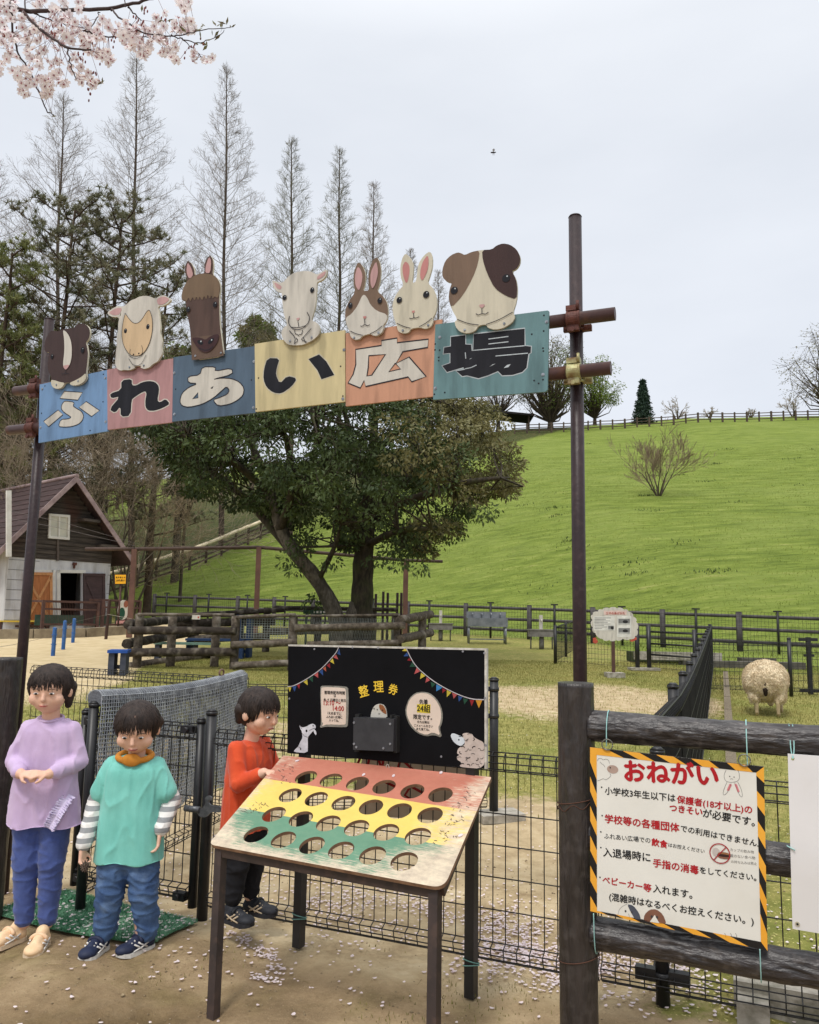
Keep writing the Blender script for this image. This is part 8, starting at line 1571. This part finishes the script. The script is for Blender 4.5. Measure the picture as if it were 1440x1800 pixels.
for row in range(2):
    V = []
    for i in range(n_ + 1):
        f = i / n_; c = on_front(.058 + .060 * f, .452 + .125 * f); wv = math.sin(i * 1.15 + row * 2); 
        for j in range(5):
            g = j / 4 - .5; V.append(c + fx * (.046 * g * .9 + .006 * r_.normal() * abs(g)) - Z3 * (.046 * g * .5 + .003 * r_.normal() * abs(g)) + fy * (.006 + .010 * abs(g) + .009 * wv * abs(g) * 2))
    mb.add(np.array(V), [(i * 5 + j, i * 5 + j + 1, i * 5 + j + 6, i * 5 + j + 5) for i in range(n_) for j in range(4)], 0, False)
obj('frill', mb, mat('frill_white', (216, 206, 230), (202, 190, 218), scale=40, rough=.9), k.t)
mb = MB(); k.cap(mb, (-.02, .01, .50), (.02, .01, .50), .080, .080)
for sx in (-1, 1): k.cap(mb, (.052 * sx, .01, .50), (.052 * sx, -.004, .30), .066, .052); k.cap(mb, (.052 * sx, -.004, .30), (.046 * sx, .012, .085), .050, .037)
remesh('leggings', mb, mat('leggings_blue', (78, 96, 156), (66, 82, 140), scale=24, rough=.9, sheen=.2, bump=.2, bscale=300), k.t, .0055, 4, folds(15, .0055, (.6, .6, 1.4)))
CC = (mat('shoe_peach', (238, 206, 166), (228, 190, 148), scale=24, rough=.6), mat('sole_cream', (226, 206, 176), (206, 184, 156), scale=30, rough=.7), mat('shoe_white', (232, 228, 222), rough=.5), mat('strap_peach', (240, 204, 168), (232, 190, 150), scale=30, rough=.6))
k.shoe((-.052, .040, .0), -.55, .155, CC, w=.031); k.shoe((.048, -.010, .0), .05, .160, CC, w=.031)

# -- child in teal
k2o = atz(216, 1672); k2o[2] = ground_z(k2o[0], k2o[1])
k = Kid('toddler in a teal T-shirt over striped sleeves and blue jeans', k2o, 0.0)
k.head((.01, -.025, .848), .084, .12, .42); b = k.b
k.cap(b, (.005, .01, .73), (.008, -.006, .79), .034, .032); [k.cap(b, (x, .006, .42), (x, .010, .66), .056, .054) for x in (-.04, 0, .04)]
for sx in (-1, 1):
    k.cap(b, (.05 * sx, .01, .36), (.058 * sx, -.006, .22), .056, .042); k.cap(b, (.058 * sx, -.006, .22), (.07 * sx, .012, .06), .040, .028)
k.cap(b, (-.084, .01, .685), (-.145, .012, .545), .029, .027); k.cap(b, (-.145, .012, .545), (-.160, -.055, .40), .027, .019); k.cap(b, (.084, .01, .685), (.150, .03, .56), .029, .027); k.cap(b, (.150, .03, .56), (.128, -.03, .455), .027, .019)
k.hand((-.161, -.060, .392), (.10, -.15, -1), (.8, -.2, 0), 1.05, 1.25, -1); k.hand((.128, -.034, .447), (-.05, -.12, -1), (-.8, -.2, 0), 1.05, .7, 1); k.done()
k.face(); k.hair(.0)
mb = MB()
for x in (-.042, 0, .042): k.cap(mb, (x, .01, .66), (x * 1.1, .006, .47), .072, .080); k.cap(mb, (x * 1.1, .006, .47), (x * 1.25, .002, .33), .080, .082)
k.ell(mb, (0, .01, .70), (.102, .054, .040))
for sx in (-1, 1): k.cap(mb, (.086 * sx, .01, .69), (.128 * sx, .014, .595), .041, .048)
remesh('t_shirt', mb, mat('cotton_teal', (132, 206, 194), (112, 188, 176), scale=5, rough=.85, sheen=.2, bump=.15, bscale=240), k.t, .0055, 5, folds(15, .006, (1, 1, .34)), hem=.338)
mb = MB(); mb.path([k.P((.066 * math.cos(a), .002 + .050 * math.sin(a), .735 + .012 * math.sin(a))) for a in np.linspace(0, 2 * math.pi, 25)], .013, 8); k.ell(mb, (.004, -.052, .728), (.040, .014, .026)); remesh('bib_collar', mb, mat('collar_mustard', (206, 140, 56), (190, 124, 46), scale=30, rough=.85), k.t, .004, 3)
def stripes():
    M = bpy.data.materials.new('sleeve_stripe'); M.use_nodes = True; t = M.node_tree; b_ = t.nodes['Principled BSDF']; co_ = _n(t, 'ShaderNodeTexCoord'); wv = _n(t, 'ShaderNodeTexWave'); wv.bands_direction = 'Z'; wv.inputs['Scale'].default_value = 8.5; wv.inputs['Distortion'].default_value = .6; r = _n(t, 'ShaderNodeValToRGB'); r.color_ramp.interpolation = 'CONSTANT'; r.color_ramp.elements[0].color = (*lin((232, 230, 226)), 1); r.color_ramp.elements[1].position = .5; r.color_ramp.elements[1].color = (*lin((148, 150, 152)), 1)
    t.links.new(co_.outputs['Object'], wv.inputs[0]); t.links.new(wv.outputs[1], r.inputs[0]); t.links.new(r.outputs[0], b_.inputs['Base Color']); b_.inputs['Roughness'].default_value = .9; return M
M_STR = stripes(); mb = MB(); k.cap(mb, (-.128, .013, .61), (-.146, .012, .545), .038, .037); k.cap(mb, (-.146, .012, .545), (-.160, -.052, .41), .037, .031); remesh('sleeve', mb, M_STR, k.t, .0045, 3, folds(24, .005)); mb = MB(); k.cap(mb, (.128, .016, .61), (.150, .03, .56), .038, .037); k.cap(mb, (.150, .03, .56), (.130, -.025, .465), .037, .031); remesh('sleeve', mb, M_STR, k.t, .0045, 3, folds(24, .005))
mb = MB(); k.cap(mb, (-.035, .004, .36), (.035, .004, .36), .070, .070)
k.cap(mb, (-.050, .006, .36), (-.060, -.012, .22), .068, .056); k.cap(mb, (-.060, -.012, .22), (-.076, .006, .075), .055, .044); k.cap(mb, (.052, .006, .36), (.070, -.010, .22), .068, .056); k.cap(mb, (.070, -.010, .22), (.086, .012, .075), .055, .044)
remesh('jeans', mb, mat('denim_blue', (84, 112, 152), (58, 82, 122), scale=9, rough=.9, bump=.25, bscale=260, rgb3=(128, 152, 184), scale3=11, amt3=.5), k.t, .0055, 4, folds(17, .009, (.6, .6, 1.5)))
CN = (mat('shoe_navy', (42, 50, 76), (34, 40, 62), scale=24, rough=.6), mat('sole_white', (222, 220, 214), (200, 196, 190), scale=30, rough=.6), MATS['shoe_white'], mat('strap_navy', (38, 44, 68), rough=.6))
k.shoe((-.082, .030, 0), -.18, .150, CN, w=.030, kind=1); k.shoe((.098, .050, 0), -.62, .155, CN, w=.030, kind=1)
pc = k.P((-.135, -.092, .335)); mb = MB(); r_ = np.random.default_rng(6)
mb.ellipsoid(pc, (.012, .012, .016), 0, 10, 8)
for j in range(46):
    f = j / 46; a = j * 2.4; z = 1 - 2 * f; rr = math.sqrt(1 - z * z); n_ = np.array([rr * math.cos(a), rr * math.sin(a), z * 1.25]); mb.tubes([pc + n_ * .009], [pc + n_ * .018 + Z3 * .002], .0042, .0012, 5)
tag(obj('pine_cone', mb, mat('cone_brown', (70, 54, 46), (110, 96, 86), scale=200, rough=.8)), 'small brown cone held in the hand of the child in teal', 'cone')

# -- child in orange, standing on the bottom rail of the mesh fence
k3o = at(428, 1610, 3.50); k3o = np.array([k3o[0], k3o[1], .075])
k = Kid('child in an orange shirt and black trousers standing on the fence rail', k3o, R(62))
k.head((.0, -.04, .825), .083, .0, .25); b = k.b
k.cap(b, (0, .0, .70), (0, -.016, .77), .033, .032); [k.cap(b, (x, .010, .40), (x, .004, .63), .054, .052) for x in (-.04, 0, .04)]
for sx in (-1, 1):
    k.cap(b, (.05 * sx, .01, .36), (.052 * sx, -.004, .22), .054, .040); k.cap(b, (.052 * sx, -.004, .22), (.055 * sx, .014, .06), .038, .026); k.cap(b, (.084 * sx, .0, .665), (.122 * sx, -.04, .55), .028, .026); k.cap(b, (.122 * sx, -.04, .55), (.095 * sx, -.15, .60), .026, .019)
k.hand((.094, -.155, .604), (-.2, -1, .05), (0, -.1, -1), 1.0, 1.1, 1); k.hand((-.094, -.155, .604), (.2, -1, .05), (0, -.1, -1), 1.0, 1.1, -1); k.done()
k.face(); k.hair(.0)
mb = MB()
for x in (-.04, 0, .04): k.cap(mb, (x, .004, .63), (x * 1.1, .008, .47), .068, .074); k.cap(mb, (x * 1.1, .008, .47), (x * 1.15, .010, .33), .074, .074)
k.ell(mb, (0, .002, .67), (.100, .054, .042))
for sx in (-1, 1): k.cap(mb, (.088 * sx, .0, .675), (.124 * sx, -.04, .55), .038, .036); k.cap(mb, (.124 * sx, -.04, .55), (.100 * sx, -.12, .585), .036, .029)
remesh('shirt', mb, mat('cotton_orange', (218, 84, 44), (202, 70, 34), scale=12, rough=.85, sheen=.2, bump=.15, bscale=240), k.t, .0055, 5, folds(15, .006, (1, 1, .34)), hem=.335)
mb = MB(); k.cap(mb, (-.03, .01, .34), (.03, .01, .34), .066, .066)
for sx in (-1, 1): k.cap(mb, (.05 * sx, .01, .34), (.054 * sx, -.004, .21), .064, .050); k.cap(mb, (.054 * sx, -.004, .21), (.056 * sx, .014, .075), .048, .036)
tr_ = remesh('trousers', mb, mat('trousers_black', (26, 26, 30), (36, 36, 40), scale=20, rough=.9), k.t, .0055, 4, folds(17, .006, (.6, .6, 1.5)))
mb = MB()
mb.path([k.P(q) for q in ((.112, .012, .36), (.106, .006, .21), (.094, .016, .08))], .006, 6); obj('side_stripe', mb, mat('stripe_white', (226, 224, 226), rough=.8), tr_)
CK = (mat('shoe_black', (36, 38, 44), (48, 50, 56), scale=24, rough=.6), mat('sole_dark', (50, 50, 54), (38, 38, 42), scale=30, rough=.7), mat('shoe_beige', (206, 186, 158), rough=.6), mat('strap_black', (32, 34, 38), rough=.6))
k.shoe((-.058, .050, -.01), -.12, .155, CK, w=.029, kind=1); k.shoe((.060, .045, -.012), .05, .160, CK, w=.029, kind=1)

# -- the sheep, grazing with its rump to us
so = hit(1350, 1260, 6); ang = R(-24); ca, sa = math.cos(ang), math.sin(ang)
sheep = thing('sheep', 'woolly cream sheep grazing with its rump towards us', 'sheep', tuple(so)); SP = lambda x, y, z: so + np.array([ca * x - sa * y, sa * x + ca * y, z]); SM = np.array([[ca, -sa, 0], [sa, ca, 0], [0, 0, 1.0]])
mb = MB()
for sx, y_, dx in ((-1, .08, .02), (1, .05, -.02), (-1, .78, .0), (1, .72, .03)):
    hind = y_ < .4; x = .17 * sx + dx
    if hind: mb.capsule(SP(x, y_ + .10, .46), SP(x, y_ + .02, .32), .10, .075); mb.capsule(SP(x, y_ + .02, .32), SP(x, y_ - .04, .215), .062, .036); mb.capsule(SP(x, y_ - .04, .215), SP(x, y_ - .01, .06), .033, .027)
    else: mb.capsule(SP(x, y_, .46), SP(x, y_, .24), .09, .045); mb.capsule(SP(x, y_, .24), SP(x, y_ + .01, .06), .036, .027)
    mb.capsule(SP(x, y_ - .01 + (.0 if hind else .02), .055), SP(x, y_ + .03, .022), .030, .028)
mb.capsule(SP(0, .15, .52), SP(0, .80, .50), .22, .20); mb.capsule(SP(0, .85, .50), SP(.04, 1.12, .28), .12, .09); mb.capsule(SP(.04, 1.12, .28), SP(.05, 1.16, .10), .085, .05)
for sx in (-1, 1): mb.capsule(SP(.04 + .08 * sx, 1.10, .30), SP(.04 + .17 * sx, 1.12, .26), .03, .018)
remesh('body', mb, mat('sheep_skin', (206, 186, 154), (180, 158, 126), scale=12, rough=.9, bump=.3, bscale=60), sheep, .014, 3)
mb = MB(); mb.ellipsoid(SP(-.01, .50, .545), (.335, .56, .285), 0, 24, 16, SM); mb.ellipsoid(SP(-.02, .20, .50), (.320, .28, .29), 0, 20, 14, SM)
for sx in (-1, 1): mb.ellipsoid(SP(.125 * sx - .01, .06, .50), (.165, .14, .20), 0, 16, 12, SM); mb.capsule(SP(.165 * sx, .10, .40), SP(.175 * sx, .06, .27), .125, .085)
mb.ellipsoid(SP(.0, .50, .36), (.28, .42, .15), 0, 18, 12, SM); mb.ellipsoid(SP(.02, .92, .50), (.21, .22, .20), 0, 16, 12, SM)
def wool(P):
    out = []
    for p in P:
        v = Vector(p - so); d1 = mnoise.noise(v * 9); vd = mnoise.voronoi(v * 26)[0]; d2 = mnoise.noise(v * 34); d3 = mnoise.noise(v * 70)
        out.append(.016 * d1 + .014 * (.55 - vd[0]) + .010 * d2 + .005 * d3)
    return np.array(out)
M_WOOL = mat('fleece', (230, 214, 184), (202, 180, 146), scale=7, rough=1.0, spec=.05, bump=.9, bscale=50, rgb3=(176, 154, 124), scale3=16, amt3=.4, bdist=.02)
fl = remesh('fleece', mb, M_WOOL, sheep, .0105, 2, wool)
r_ = np.random.default_rng(13); vs = np.array([np.array(v.co) for v in fl.data.vertices]); ns = np.array([np.array(v.normal) for v in fl.data.vertices]); pick = r_.choice(len(vs), 7500, replace=False); mb = MB()
P = vs[pick] + WLOC[sheep.name]; N = ns[pick]; T = np.cross(N, r_.normal(size=N.shape)); T /= np.linalg.norm(T, axis=1, keepdims=True); P0 = P - N * .004; P1 = P + N * .012 + T * .008 - Z3 * .004; P2 = P + N * .013 - T * .008 - Z3 * .020
mb.tubes(P0, P1, .0030, .0026, 3); mb.tubes(P1, P2, .0026, .001, 3); obj('wool_locks', mb, M_WOOL, fl); sheep.scale = (.86, .86, .86)
mb = MB(); mb.capsule(SP(-.02, -.065, .40), SP(-.015, -.05, .33), .036, .026); mb.capsule(SP(-.02, -.058, .52), SP(-.02, -.07, .47), .016, .016); remesh('tail_stain', mb, mat('soiled_wool', (52, 38, 28), (34, 26, 20), scale=30, rough=1, bump=.8, bscale=60), sheep, .008, 2, folds(60, .006))
